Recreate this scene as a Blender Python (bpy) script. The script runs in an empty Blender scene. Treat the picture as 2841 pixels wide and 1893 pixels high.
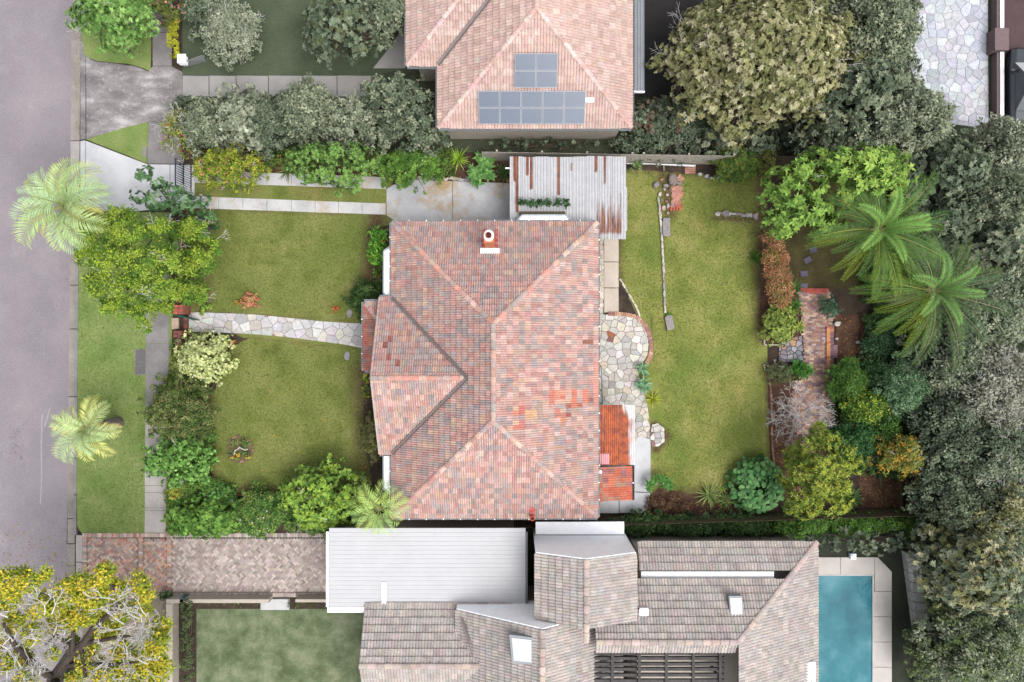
import bpy, math, random
import numpy as np
from mathutils import Vector

sc = bpy.context.scene
C = sc.collection
R = math.radians
H = 37.88          # drone height above the lawn, metres
S = 50.0           # photograph pixels per metre at lawn level

# ---------------------------------------------------------------- camera, sky, sun, exposure
cam_d = bpy.data.cameras.new('camera'); cam = bpy.data.objects.new('camera', cam_d); C.objects.link(cam)
cam.location = (0, 0, H); cam.rotation_euler = (0, 0, 0)
cam_d.sensor_width = 36; cam_d.lens = 24; cam_d.clip_end = 2000
sc.camera = cam

SUN_EL, SUN_AZ = R(62), R(128)     # azimuth clockwise from +Y (photo up): light comes from lower right
w = bpy.data.worlds.new('World'); sc.world = w; w.use_nodes = True
nt = w.node_tree; bg = nt.nodes['Background']
sky = nt.nodes.new('ShaderNodeTexSky'); sky.sky_type = 'NISHITA'; sky.sun_disc = False
sky.sun_elevation = SUN_EL; sky.sun_rotation = SUN_AZ; sky.air_density = 1.0; sky.dust_density = 4.0
hs = nt.nodes.new('ShaderNodeHueSaturation'); hs.inputs['Saturation'].default_value = 0.22
nt.links.new(sky.outputs[0], hs.inputs['Color']); nt.links.new(hs.outputs[0], bg.inputs['Color'])
bg.inputs['Strength'].default_value = 0.15
sl = bpy.data.lights.new('sun', 'SUN'); sl.energy = 0.85; sl.angle = R(45); sl.color = (1, 0.965, 0.92)
so = bpy.data.objects.new('sun', sl); C.objects.link(so)
sd = Vector((math.sin(SUN_AZ)*math.cos(SUN_EL), math.cos(SUN_AZ)*math.cos(SUN_EL), math.sin(SUN_EL)))
so.rotation_euler = sd.to_track_quat('Z', 'Y').to_euler(); so.location = sd*60
sc.view_settings.view_transform = 'Standard'; sc.view_settings.look = 'None'
sc.view_settings.gamma = 1; sc.view_settings.use_curve_mapping = False
sc.view_settings.exposure = 1.26

# ---------------------------------------------------------------- helpers
rng = np.random.default_rng(7); rnd = random.Random(7)
def W(px, py, z=0.0):
    k = (1 - z/H)/S
    return ((px-1420.5)*k, (946.5-py)*k, z)
def lin1(c):
    c /= 255.0
    return c/12.92 if c <= .04045 else ((c+.055)/1.055)**2.4
def L(c, k=0.5): return (lin1(c[0])*k, lin1(c[1])*k, lin1(c[2])*k)
def L4(c, k=0.5): return (*L(c, k), 1.0)

WL = {}
def tag(o, label=None, cat=None, group=None, kind=None):
    if label: o['label'] = label
    if cat: o['category'] = cat
    if group: o['group'] = group
    if kind: o['kind'] = kind
    return o
def thing(name, label, cat, loc, group=None):
    o = bpy.data.objects.new(name, None); o.empty_display_size = .2
    C.objects.link(o); o.location = loc; WL[o.name] = np.array(loc, float)
    return tag(o, label, cat, group)
def newmesh(name, V, F, mat, col=None, smooth=False, attrs=None):
    me = bpy.data.meshes.new(name)
    V = np.asarray(V, dtype=np.float32)
    if isinstance(F, np.ndarray):
        n, k = F.shape
        me.vertices.add(len(V)); me.vertices.foreach_set('co', V.ravel())
        me.loops.add(n*k); me.loops.foreach_set('vertex_index', F.astype(np.int32).ravel())
        me.polygons.add(n); me.polygons.foreach_set('loop_start', np.arange(0, n*k, k, dtype=np.int32))
        me.update(calc_edges=True); me.validate()
    else:
        me.from_pydata(V.tolist(), [], F); me.update()
    if col is not None:
        col = np.asarray(col, dtype=np.float32)
        if col.shape[1] == 3: col = np.hstack([col, np.ones((len(col), 1), np.float32)])
        a = me.color_attributes.new('Col', 'FLOAT_COLOR', 'POINT'); a.data.foreach_set('color', col.ravel())
    for k_, v_ in (attrs or {}).items():
        a = me.attributes.new(k_, 'FLOAT', 'POINT'); a.data.foreach_set('value', np.asarray(v_, dtype=np.float32))
    if smooth: me.polygons.foreach_set('use_smooth', [True]*len(me.polygons))
    me.materials.append(mat)
    return me
def part(name, V, F, mat, parent=None, col=None, smooth=False, label=None, kind=None, origin=None, attrs=None):
    """world-space geometry linked as one mesh object, relative to its parent (or to origin)"""
    V = np.asarray(V, dtype=float)
    base = WL[parent.name] if parent is not None else np.array(origin if origin is not None else (V[:,0].mean(), V[:,1].mean(), V[:,2].min()))
    o = bpy.data.objects.new(name, newmesh(name, V-base, F, mat, col, smooth, attrs))
    C.objects.link(o)
    if parent is not None: o.parent = parent; WL[o.name] = base
    else: o.location = base; WL[o.name] = base
    return tag(o, label=label, kind=kind)
def piece(name, me, parent, loc, rot=(0,0,0), color=None, scale=None):
    """a repeated piece that shares its mesh"""
    o = bpy.data.objects.new(name, me); C.objects.link(o)
    base = WL[parent.name] if parent is not None else np.zeros(3)
    if parent is not None: o.parent = parent
    o.location = np.asarray(loc, float)-base; o.rotation_euler = rot
    if color is not None: o.color = (*color[:3], 1)
    if scale is not None: o.scale = scale
    return o
class MB:
    def __init__(s): s.V = []; s.F = []; s.c = []
    def add(s, V, F, col=None):
        b = len(s.V); s.V += [tuple(v) for v in V]; s.F += [tuple(i+b for i in f) for f in F]
        if col is not None: s.c += [tuple(col)]*len(V)
    def part(s, name, mat, parent=None, **k):
        return part(name, s.V, s.F, mat, parent, col=(s.c if s.c else None), **k)
def box(x0, x1, y0, y1, z0, z1):
    V = [(x0,y0,z0),(x1,y0,z0),(x1,y1,z0),(x0,y1,z0),(x0,y0,z1),(x1,y0,z1),(x1,y1,z1),(x0,y1,z1)]
    return V, [(3,2,1,0),(4,5,6,7),(0,1,5,4),(1,2,6,5),(2,3,7,6),(3,0,4,7)]
def rbox(cx, cy, z0, z1, lx, ly, a=0.0):
    V, F = box(-lx/2, lx/2, -ly/2, ly/2, z0, z1); c, s_ = math.cos(a), math.sin(a)
    return [(cx+x*c-y*s_, cy+x*s_+y*c, z) for x, y, z in V], F
def area2(p): return sum(p[i][0]*p[(i+1)%len(p)][1]-p[(i+1)%len(p)][0]*p[i][1] for i in range(len(p)))/2
def prism(P, z0, z1, inset=0.0):
    P = [tuple(p[:2]) for p in P]
    if area2(P) < 0: P = P[::-1]
    n = len(P); cx = sum(p[0] for p in P)/n; cy = sum(p[1] for p in P)/n
    V = [(x, y, z0) for x, y in P]
    if inset:
        V += [(x, y, z1-inset*.7) for x, y in P]
        for x, y in P:
            d = math.hypot(x-cx, y-cy) or 1; f = max(0.3, 1-inset/d); V.append((cx+(x-cx)*f, cy+(y-cy)*f, z1))
        F = [tuple(range(2*n, 3*n))]
        for r in (0, n): F += [(r+i, r+(i+1)%n, r+n+(i+1)%n, r+n+i) for i in range(n)]
    else:
        V += [(x, y, z1) for x, y in P]
        F = [tuple(range(n, 2*n))] + [(i, (i+1)%n, n+(i+1)%n, n+i) for i in range(n)]
    return V, F
def pxp(pts, z=0.0): return [W(a, b, z) for a, b in pts]
def wob(pts, amp=3.0, step=11.0, seed=0, closed=True):
    """natural, slightly wandering edge for turf and beds"""
    g = random.Random(seed+int(pts[0][0])); out = []; n = len(pts)
    for i in range(n):
        (x0, y0), (x1, y1) = pts[i], pts[(i+1)%n]; l = math.hypot(x1-x0, y1-y0) or 1; k = max(1, int(l/step)) if l < 900 else 1; nx, ny = -(y1-y0)/l, (x1-x0)/l; off = 0
        for j in range(k):
            t = j/k
            if j: off = off*.5+g.uniform(-amp, amp)
            out.append((x0+(x1-x0)*t+nx*off, y0+(y1-y0)*t+ny*off))
    return out
def sheet(name, pts, z, mat, label=None):
    P = pxp(pts)
    if area2(P) < 0: P = P[::-1]
    o = part(name, [(x, y, z) for x, y, _ in P], [tuple(range(len(P)))], mat)
    return tag(o, kind='structure', label=label)
def seg_d(p, a, b):
    ax, ay = a; bx, by = b; dx, dy = bx-ax, by-ay; t = max(0, min(1, ((p[0]-ax)*dx+(p[1]-ay)*dy)/(dx*dx+dy*dy or 1))); return math.hypot(p[0]-ax-t*dx, p[1]-ay-t*dy)
def turf(name, pts, z, mat, worn, cell=7.0):
    """lawn as a fine grid; `worn` polylines (px) with a reach are where the grass has thinned to soil"""
    xs = [p[0] for p in pts]; ys = [p[1] for p in pts]; idx = {}; V = []; F = []; A = []
    def vert(i, j):
        if (i, j) not in idx:
            p = (min(xs)+i*cell, min(ys)+j*cell); idx[i, j] = len(V); V.append(W(*p)[:2]+(z,))
            A.append(max([0]+[k*(1-min(seg_d(p, a, b) for a, b in zip(l[:-1], l[1:]))/r_) for l, r_, k in worn]))
        return idx[i, j]
    for i in range(int((max(xs)-min(xs))/cell)):
        for j in range(int((max(ys)-min(ys))/cell)):
            if inside((min(xs)+(i+.5)*cell, min(ys)+(j+.5)*cell), pts): F.append((vert(i,j+1), vert(i+1,j+1), vert(i+1,j), vert(i,j)))
    o = part(name, V, F, mat, attrs={'bare': A}); return tag(o, kind='structure')
def slab(name, pts, z0, z1, mat, parent=None, inset=.012, zr=0.0):
    V, F = prism(pxp(pts, zr), z0, z1, inset)
    return part(name, V, F, mat, parent)
def tube(segs, sides=5):
    """segs: (p0,p1,r0,r1)"""
    V = []; F = []
    for p0, p1, r0, r1 in segs:
        p0 = np.asarray(p0, float); p1 = np.asarray(p1, float); d = p1-p0; l = np.linalg.norm(d)
        if l < 1e-6: continue
        d /= l; a = np.cross(d, (0,0,1) if abs(d[2]) < .9 else (1,0,0)); a /= np.linalg.norm(a); b_ = np.cross(d, a)
        b0 = len(V)
        for p, r in ((p0, r0), (p1, r1)):
            for i in range(sides):
                t = 2*math.pi*i/sides; V.append(tuple(p+r*(math.cos(t)*a+math.sin(t)*b_)))
        F += [(b0+i, b0+(i+1)%sides, b0+sides+(i+1)%sides, b0+sides+i) for i in range(sides)]
        F += [tuple(b0+sides+i for i in range(sides)), tuple(b0+i for i in range(sides))[::-1]]
    return V, F
def grow(p, d, l, r, depth, g, out, spread=.6, shrink=.7, kids=(2,3), up=.1, steps=2, rmin=.006):
    p = np.asarray(p, float); d = np.asarray(d, float); d = d/np.linalg.norm(d)
    for s_ in range(steps):
        q = p+d*l/steps; r1 = max(rmin, r*(1-.25/steps*(1 if depth else 2.5)))
        out.append((p, q, r, r1)); p = q; r = r1
        d = d+g.normal(0, .18, 3)+np.array((0,0,up*.3)); d /= np.linalg.norm(d)
        if depth and s_ < steps-1 and g.random() < .6:
            e = d+g.normal(0, spread, 3); grow(p, e, l*shrink*.8, max(rmin, r*.55), depth-1, g, out, spread, shrink, kids, up, steps, rmin)
    if depth:
        for k in range(g.integers(kids[0], kids[1]+1)):
            e = d+g.normal(0, spread, 3)+np.array((0,0,up)); grow(p, e, l*shrink*g.uniform(.8,1.15), max(rmin, r*.65), depth-1, g, out, spread, shrink, kids, up, steps, rmin)
# 2-D polygon tools (crazy paving, clipped roof tiles)
def clip(poly, a, b, c):
    """keep a*x+b*y<=c"""
    out = []
    for i in range(len(poly)):
        p, q = poly[i], poly[(i+1)%len(poly)]; dp = a*p[0]+b*p[1]-c; dq = a*q[0]+b*q[1]-c
        if dp <= 0: out.append(p)
        if dp*dq < 0: t = dp/(dp-dq); out.append((p[0]+t*(q[0]-p[0]), p[1]+t*(q[1]-p[1])))
    return out
def inside(pt, poly):
    x, y = pt; r = False
    for i in range(len(poly)):
        (x0, y0), (x1, y1) = poly[i][:2], poly[(i+1)%len(poly)][:2]
        if (y0 > y) != (y1 > y) and x < (x1-x0)*(y-y0)/(y1-y0)+x0: r = not r
    return r
def crazy(poly, sp, joint, seed, relax=.33):
    g = random.Random(seed); poly = [tuple(p[:2]) for p in poly]
    xs = [p[0] for p in poly]; ys = [p[1] for p in poly]; pts = []; row = 0; y = min(ys)-sp
    while y < max(ys)+sp:
        x = min(xs)-sp+(sp/2 if row % 2 else 0)
        while x < max(xs)+sp:
            pts.append((x+g.uniform(-relax, relax)*sp*1.2, y+g.uniform(-relax, relax)*sp)); x += sp*g.uniform(.8, 1.35)
        y += sp*.88; row += 1
    cells = []
    for i, (x, y) in enumerate(pts):
        cell = list(poly)
        for j, (u, v) in enumerate(pts):
            if j == i or abs(u-x) > 3*sp or abs(v-y) > 3*sp: continue
            a, b = u-x, v-y; d = math.hypot(a, b)
            cell = clip(cell, a/d, b/d, (a*(x+u)/2+b*(y+v)/2)/d-joint/2)
            if len(cell) < 3: break
        if len(cell) >= 3 and abs(area2(cell)) > .012: cells.append(cell)
    return cells

# ---------------------------------------------------------------- materials
def mk(name):
    m = bpy.data.materials.new(name); m.use_nodes = True; n = m.node_tree
    b = n.nodes['Principled BSDF']; b.inputs['Specular IOR Level'].default_value = .25
    return m, n, b
def noise(n, scale, detail=5, rough=.6, map_=None, rot=None):
    g = n.nodes.new('ShaderNodeNewGeometry'); t = n.nodes.new('ShaderNodeTexNoise')
    t.inputs['Scale'].default_value = scale; t.inputs['Detail'].default_value = detail; t.inputs['Roughness'].default_value = rough
    src = g.outputs['Position']
    if map_:
        mp = n.nodes.new('ShaderNodeMapping'); mp.inputs['Scale'].default_value = map_
        if rot: mp.inputs['Rotation'].default_value = rot
        n.links.new(src, mp.inputs['Vector']); src = mp.outputs[0]
    n.links.new(src, t.inputs['Vector'])
    return t.outputs['Fac']
def ramp(n, fac, stops):
    r = n.nodes.new('ShaderNodeValToRGB'); e = r.color_ramp.elements
    while len(e) < len(stops): e.new(.5)
    for i, (p, c) in enumerate(stops): e[i].position = p; e[i].color = (*c[:3], 1)
    n.links.new(fac, r.inputs[0]); return r.outputs[0]
def mapr(n, fac, a, b, c, d):
    r = n.nodes.new('ShaderNodeMapRange'); n.links.new(fac, r.inputs[0])
    for i, v in zip((1,2,3,4), (a,b,c,d)): r.inputs[i].default_value = v
    return r.outputs[0]
def mix(n, mode, fac, a, b):
    m = n.nodes.new('ShaderNodeMix'); m.data_type = 'RGBA'; m.blend_type = mode
    if isinstance(fac, (int, float)): m.inputs[0].default_value = fac
    else: n.links.new(fac, m.inputs[0])
    for k, v in ((6, a), (7, b)):
        if isinstance(v, tuple): m.inputs[k].default_value = (*v[:3], 1)
        else: n.links.new(v, m.inputs[k])
    return m.outputs[2]
def bump(n, b, h, strength=.4, dist=.02):
    k = n.nodes.new('ShaderNodeBump'); k.inputs['Strength'].default_value = strength; k.inputs['Distance'].default_value = dist
    n.links.new(h, k.inputs['Height']); n.links.new(k.outputs[0], b.inputs['Normal'])
def ground_mat(name, stops, s1, fine, amt, rough=.95, map_=None, bstr=.4, det=6, patch=None, bare=False, crack=False):
    """stops in photo colours; fine/amt add grain; patch=(scale,lo,hi,colour) adds worn patches"""
    m, n, b = mk(name)
    c = ramp(n, noise(n, s1, det, .62, map_), [(p, L(k)) for p, k in stops])
    if patch:
        for ps, lo, hi, pc in patch:
            c = mix(n, 'MIX', mapr(n, noise(n, ps, 5, .65), lo, hi, 0, 1), c, L(pc))
    f = noise(n, fine*.42 if fine > 15 else fine, 4, .8)
    c = mix(n, 'MULTIPLY', 1.0, c, ramp(n, f, [(.3, (1-amt,)*3), (.7, (1+amt,)*3)]))
    if crack:
        q = n.nodes.new('ShaderNodeMath'); q.operation = 'SUBTRACT'; n.links.new(noise(n, .33, 9, .62, (1,.6,1)), q.inputs[0]); q.inputs[1].default_value = .5
        q2 = n.nodes.new('ShaderNodeMath'); q2.operation = 'ABSOLUTE'; n.links.new(q.outputs[0], q2.inputs[0]); q3 = n.nodes.new('ShaderNodeMath'); q3.operation = 'MULTIPLY'
        n.links.new(mapr(n, q2.outputs[0], .0, .0035, .75, 0), q3.inputs[0]); n.links.new(mapr(n, noise(n, .21, 2), .52, .58, 0, 1), q3.inputs[1]); c = mix(n, 'MIX', q3.outputs[0], c, L((86,80,82)))
    if bare:
        at = n.nodes.new('ShaderNodeAttribute'); at.attribute_name = 'bare'; nb_ = noise(n, 2.4, 8, .75); sm = n.nodes.new('ShaderNodeMath'); sm.operation = 'MULTIPLY_ADD'
        n.links.new(nb_, sm.inputs[0]); sm.inputs[1].default_value = .9; n.links.new(at.outputs['Fac'], sm.inputs[2])
        c = mix(n, 'MIX', mapr(n, sm.outputs[0], .62, 1.25, 0, 1), c, mix(n, 'MULTIPLY', 1.0, ramp(n, noise(n, 3, 6, .7), [(.35, L((84,66,48))), (.65, L((112,92,68)))]), ramp(n, f, [(.3,(.7,)*3),(.7,(1.3,)*3)])))
    n.links.new(c, b.inputs['Base Color']); b.inputs['Roughness'].default_value = rough
    bump(n, b, f, bstr, .03)
    return m
def attr_mat(name, src, rough=.85, fine=14, amt=.2, fine2=90, amt2=.15, trans=0.0, spec=.2, bstr=.25, lichen=0):
    """base colour from the mesh attribute Col ('attr'), the object colour ('obj') or both"""
    m, n, b = mk(name)
    if src == 'obj': a = n.nodes.new('ShaderNodeObjectInfo'); c = a.outputs['Color']
    else: a = n.nodes.new('ShaderNodeAttribute'); a.attribute_name = 'Col'; c = a.outputs['Color']
    if src == 'both':
        a2 = n.nodes.new('ShaderNodeObjectInfo'); c = mix(n, 'MULTIPLY', 1.0, c, a2.outputs['Color'])
    if lichen: c = mix(n, 'MIX', mapr(n, noise(n, 5, 8, .8), .5, .74, 0, lichen), c, L((196,184,174)))
    if amt:
        f = noise(n, fine, 4, .65); c = mix(n, 'MULTIPLY', 1.0, c, ramp(n, f, [(.28, (1-amt,)*3), (.72, (1+amt,)*3)]))
        f2 = noise(n, fine2, 2, .6); c = mix(n, 'MULTIPLY', 1.0, c, ramp(n, f2, [(.28, (1-amt2,)*3), (.72, (1+amt2,)*3)]))
        if bstr: bump(n, b, f2, bstr, .012)
    n.links.new(c, b.inputs['Base Color']); b.inputs['Roughness'].default_value = rough; b.inputs['Specular IOR Level'].default_value = spec
    if trans:
        t = n.nodes.new('ShaderNodeBsdfTranslucent'); n.links.new(c, t.inputs['Color'])
        x = n.nodes.new('ShaderNodeMixShader'); x.inputs[0].default_value = trans
        n.links.new(b.outputs[0], x.inputs[1]); n.links.new(t.outputs[0], x.inputs[2])
        n.links.new(x.outputs[0], n.nodes['Material Output'].inputs['Surface'])
    return m
def flat_mat(name, c, rough=.6, amt=.12, fine=8, spec=.3, metal=0, k=.5):
    m, n, b = mk(name)
    f = noise(n, fine, 5, .65)
    n.links.new(mix(n, 'MULTIPLY', 1.0, L(c, k), ramp(n, f, [(.3, (1-amt,)*3), (.7, (1+amt,)*3)])), b.inputs['Base Color'])
    b.inputs['Roughness'].default_value = rough; b.inputs['Specular IOR Level'].default_value = spec; b.inputs['Metallic'].default_value = metal
    return m
LEAF = attr_mat('leaf', 'attr', .7, amt=0, trans=.28, spec=.12)
FROND = attr_mat('frond_leaf', 'both', .62, amt=0, trans=.2, spec=.14)
LEAFO = attr_mat('single_leaf', 'obj', .6, amt=.12, fine=20, trans=.22, spec=.18)
BARK = flat_mat('bark', (105,92,80), .95, .3, 9)
BARKD = flat_mat('dark_bark', (82,72,64), .95, .35, 7)
BARKW = flat_mat('pale_twig_bark', (222,218,214), .9, .2, 9)
TILE = attr_mat('roof_tile', 'attr', .9, 3.5, .16, 24, .3, lichen=.55)
TILEO = attr_mat('roof_tile_single', 'obj', .9, 3.5, .16, 24, .3, lichen=.55)
STONE = attr_mat('paving_stone', 'attr', .9, 4, .16, 22, .2)
STONEO = attr_mat('loose_stone', 'obj', .9, 5, .15, 40, .15)
BRICK = attr_mat('brick', 'attr', .92, 9, .15, 60, .18)
BRICKO = attr_mat('brick_single', 'obj', .92, 9, .15, 60, .18)
LAWN = ground_mat('lawn', [(.28,(90,102,42)),(.43,(114,126,58)),(.56,(138,142,78)),(.72,(162,157,102))], .6, 11, .42, det=9,
                  patch=[(.3,.5,.7,(98,120,48)),(.2,.58,.75,(140,130,76)),(1.3,.64,.72,(88,116,44))], bare=True)
LAWNR = ground_mat('rear_lawn', [(.3,(104,116,48)),(.45,(128,138,64)),(.58,(150,152,82)),(.72,(171,166,106))], .5, 11, .4, det=9,
                  patch=[(.3,.5,.72,(108,132,54)),(.22,.58,.75,(164,156,92)),(1.3,.65,.72,(96,122,48))], bare=True)
VERGE = ground_mat('verge_grass', [(.3,(106,130,62)),(.45,(124,146,78)),(.6,(140,156,92)),(.75,(158,160,108))], .7, 11, .36, det=9)
LAWND = ground_mat('muted_lawn', [(.3,(70,82,62)),(.5,(84,96,74)),(.7,(96,104,82))], .5, 24, .25)  # even dull grey-green turf of the upper neighbour
LAWNP = ground_mat('pale_lawn', [(.34,(88,102,70)),(.46,(108,122,88)),(.56,(126,136,104)),(.68,(144,150,120))], 1.0, 12, .3, det=4)
SOIL = ground_mat('soil', [(.3,(52,44,38)),(.5,(72,60,50)),(.7,(92,78,64))], 1.2, 30, .4)
MULCH = ground_mat('mulch', [(.3,(66,46,36)),(.5,(92,66,52)),(.7,(116,88,70))], 1.6, 34, .5)
MOSS = ground_mat('bare_earth_grass', [(.3,(92,84,52)),(.5,(112,104,68)),(.7,(126,128,78))], 1.8, 28, .35)
ROAD = ground_mat('asphalt', [(.3,(138,131,137)),(.5,(152,144,150)),(.7,(164,157,161))], .16, 46, .26, det=7,
                  patch=[(.5,.56,.8,(168,162,164)),(.09,.58,.75,(140,132,140)),(9,.72,.78,(186,180,178))], crack=True)
CONC = ground_mat('concrete', [(.3,(190,190,190)),(.5,(212,212,212)),(.7,(224,223,222))], .9, 34, .09,
                  patch=[(.8,.52,.72,(204,184,160)),(3,.66,.85,(176,174,172))])
CONCN = ground_mat('new_concrete', [(.3,(206,207,212)),(.5,(222,223,227)),(.7,(232,233,236))], .8, 30, .07)
CONCO = ground_mat('old_concrete', [(.3,(116,110,112)),(.44,(136,130,131)),(.55,(158,152,153)),(.68,(204,200,200))], .62, 34, .2, map_=(1,1.8,1),
                  patch=[(5,.56,.72,(188,184,184))])
CONCP = ground_mat('footpath_concrete', [(.3,(128,124,125)),(.5,(146,142,142)),(.7,(164,160,158))], .7, 36, .16)
CONCL = ground_mat('pale_footpath', [(.3,(168,162,160)),(.5,(188,182,178)),(.7,(200,195,190))], .8, 36, .13)
GUTT = ground_mat('gutter_concrete', [(.3,(140,132,126)),(.5,(158,150,144)),(.7,(176,168,162))], .7, 32, .16)
ASPHD = ground_mat('dark_asphalt', [(.3,(44,42,44)),(.6,(58,55,56)),(.8,(68,64,62))], .5, 30, .2)
MORT = ground_mat('mortar', [(.3,(126,114,98)),(.6,(166,154,138))], 3, 40, .25)
WHITE = flat_mat('white_paint', (236,237,240), .5, .05, 3, k=.92)
WHITEW = flat_mat('weathered_white', (222,222,224), .6, .08, 2.5, k=.7)
GREYM = flat_mat('grey_steel', (150,156,160), .45, .1, 4)
GUTM = flat_mat('gutter_paint', (176,186,192), .5, .1, 4)
DARKM = flat_mat('dark_steel', (52,58,66), .5, .1, 6)
FENCE = flat_mat('weathered_timber', (204,196,184), .9, .35, 6)
FENCED = flat_mat('mossy_timber', (98,88,66), .9, .35, 6)
RENDERW = flat_mat('render_wall', (198,188,174), .85, .1, 3)
def vary(c, a=.1, g=rnd): 
    f = g.uniform(1-a, 1+a); return tuple(max(0, min(255, x*f+g.uniform(-4, 4))) for x in c)
# ---------------------------------------------------------------- the ground, road, paving
YARD = ground_mat('muted_yard', [(.3,(60,66,52)),(.5,(76,82,64)),(.7,(92,96,76))], 1.4, 12, .5)  # even dark grey-green ground of the neighbouring yards
def setting(name, loc=(0,0,0)):
    o = bpy.data.objects.new(name, None); o.empty_display_size = .2; C.objects.link(o); o.location = loc
    WL[o.name] = np.array(loc, float); o['kind'] = 'structure'; return o
part('ground', [(-250,-250,-.2),(250,-250,-.2),(250,250,-.2),(-250,250,-.2)], [(0,1,2,3)], SOIL, origin=(0,0,-.2))['kind'] = 'structure'
sheet('road', [(-420,-900),(196,-900),(195,0),(189,870),(186,1260),(181,1480),(179,1893),(178,2800),(-420,2800)], -.14, ROAD)
sheet('garden_soil', [(238.5,-1000),(3400,-1000),(3400,2900),(229,2900),(229,1484),(214,1470),(212,1300),(218,800),(219.5,592),(238.5,588)], -.012, SOIL)
# gutter and kerb
gk = setting('gutter')
for i, (y0, y1, m) in enumerate([(-300,110,GUTT),(110,388,GUTT),(390,560,CONCL),(562,790,GUTT),(792,912,GUTT),(914,1100,GUTT),(1102,1270,GUTT),(1272,1440,GUTT),(1442,1510,GUTT)]):
    x0 = lambda y: 195-(y/1893)*15.5
    slab('gutter_slab', [(x0(y0),y0),(x0(y0)+25-(5 if y0>590 else 0),y0),(x0(y1)+25-(5 if y0>590 else 0),y1),(x0(y1),y1)], -.16, -.125, m, gk)
for y0, y1 in ((1512,1572),(1573,1640),(1641,1900)):
    slab('gutter_slab', [(181,y0),(204,y0),(203,y1),(180,y1)], -.16, -.12, GUTT, gk)
kb = setting('kerb')
for y0, y1 in ((590,790),(792,912),(914,1100),(1102,1270),(1272,1372),(1374,1484)):
    f = lambda y: 219.5-(y-590)/878*7.5
    slab('kerb_stone', [(f(y0)-8.5,y0),(f(y0),y0),(f(y1),y1),(f(y1)-8.5,y1)], -.16, .03, CONCP, kb, .03)
for y0, y1, m in ((-300,110,CONCO),(111,386,CONCO),(390,588,CONCN),(1486,1560,CONCL),(1562,1640,CONCL),(1641,1900,CONCL)):
    xs = (219.5,237) if y0 < 600 else (207,228.5)
    V, F = prism(pxp([(xs[0],y0),(xs[1],y0),(xs[1],y1),(xs[0],y1)]), -.16, -.05)
    V = [(x, y, (z if z < -.1 else (-.11 if x < W(sum(xs)/2,0)[0] else 0.0))) for x, y, z in V]
    part('layback_kerb', V, F, m, kb)
# grass verges
sheet('verge', [(221,-300),(222,60),(224,84),(234,153),(252,163),(271,169),(300,172),(322,175),(352,177),(376,182),(400,191),(414,197),(418,190),(420,120),(422,-300)], 0, VERGE)
sheet('verge', [(239,387),(300,368),(350,353),(412,338),(410,400),(408,455),(360,434),(300,411)], 0, VERGE)
sheet('verge', [(219,588),(360,588),(470,590),(480,860),(470,1100),(470,1480),(400,1482),(300,1485),(228,1482),(214,1460),(212,1300),(218,800)], 0, VERGE)
# old neighbour crossing and the new driveway crossing
slab('old_driveway_apron', [(238.5,153),(252,166),(271,171),(322,177),(376,184),(412,199),(424,184),(476,184),(506,200),(507,280),(500,338),(412,338),(350,353),(240,386)], -.02, .008, CONCO)['kind'] = 'structure'
da = setting('driveway_apron')
slab('slab', [(238.5,391),(408,456),(471,457),(471,556),(440,580),(360,588),(290,590),(238.5,586)], -.02, .012, CONCN, da)
slab('slab', [(472.5,457),(540,459),(540,578),(472.5,576)], -.02, .012, CONCN, da)
slab('slab', [(238.5,391-200),(238.5,391-199),(239,391-199)], -.03, -.02, CONCN, da) if False else None
fp = setting('footpath')
for pts, m in (([(424,-300),(478,-300),(478,90),(423,90)],CONCP),([(423,91),(478,91),(476,183),(424,183)],CONCP),
               ([(412.5,339),(500,339),(506,455),(409,454)],CONCP),
               ([(407,700),(470,700),(469,779),(406.5,779)],CONCP),([(406.5,780),(469,780),(469,865),(406,865)],CONCP),([(406,866),(469,866),(469,953),(405,953)],CONCP),
               ([(405,954),(472,954),(467,1040),(404.5,1040)],CONCP),([(404.5,1041),(467,1041),(465,1128),(403.5,1128)],CONCP),([(403.5,1129),(465,1129),(463,1215),(403,1215)],CONCL),
               ([(403,1216),(463,1216),(462,1347),(402,1347)],CONCL),([(402,1348),(462,1348),(462,1366),(402,1366)],CONCL),([(402,1367),(462,1367),(461,1409),(402,1409)],CONCL),
               ([(402,1410),(461,1410),(461,1416),(402,1416)],CONCL),([(402,1417),(461,1417),(461,1478),(401.5,1478)],CONCL),([(462,1474),(480,1474),(480,1498),(462,1498)],CONCL)):
    slab('slab', pts, -.02, .014, m, fp)
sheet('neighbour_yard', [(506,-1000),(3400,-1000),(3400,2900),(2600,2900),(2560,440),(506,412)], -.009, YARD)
sheet('neighbour_yard', [(2600,1432),(2600,2900),(470,2900),(470,1500),(1085,1455)], -.0085, YARD)
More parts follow.
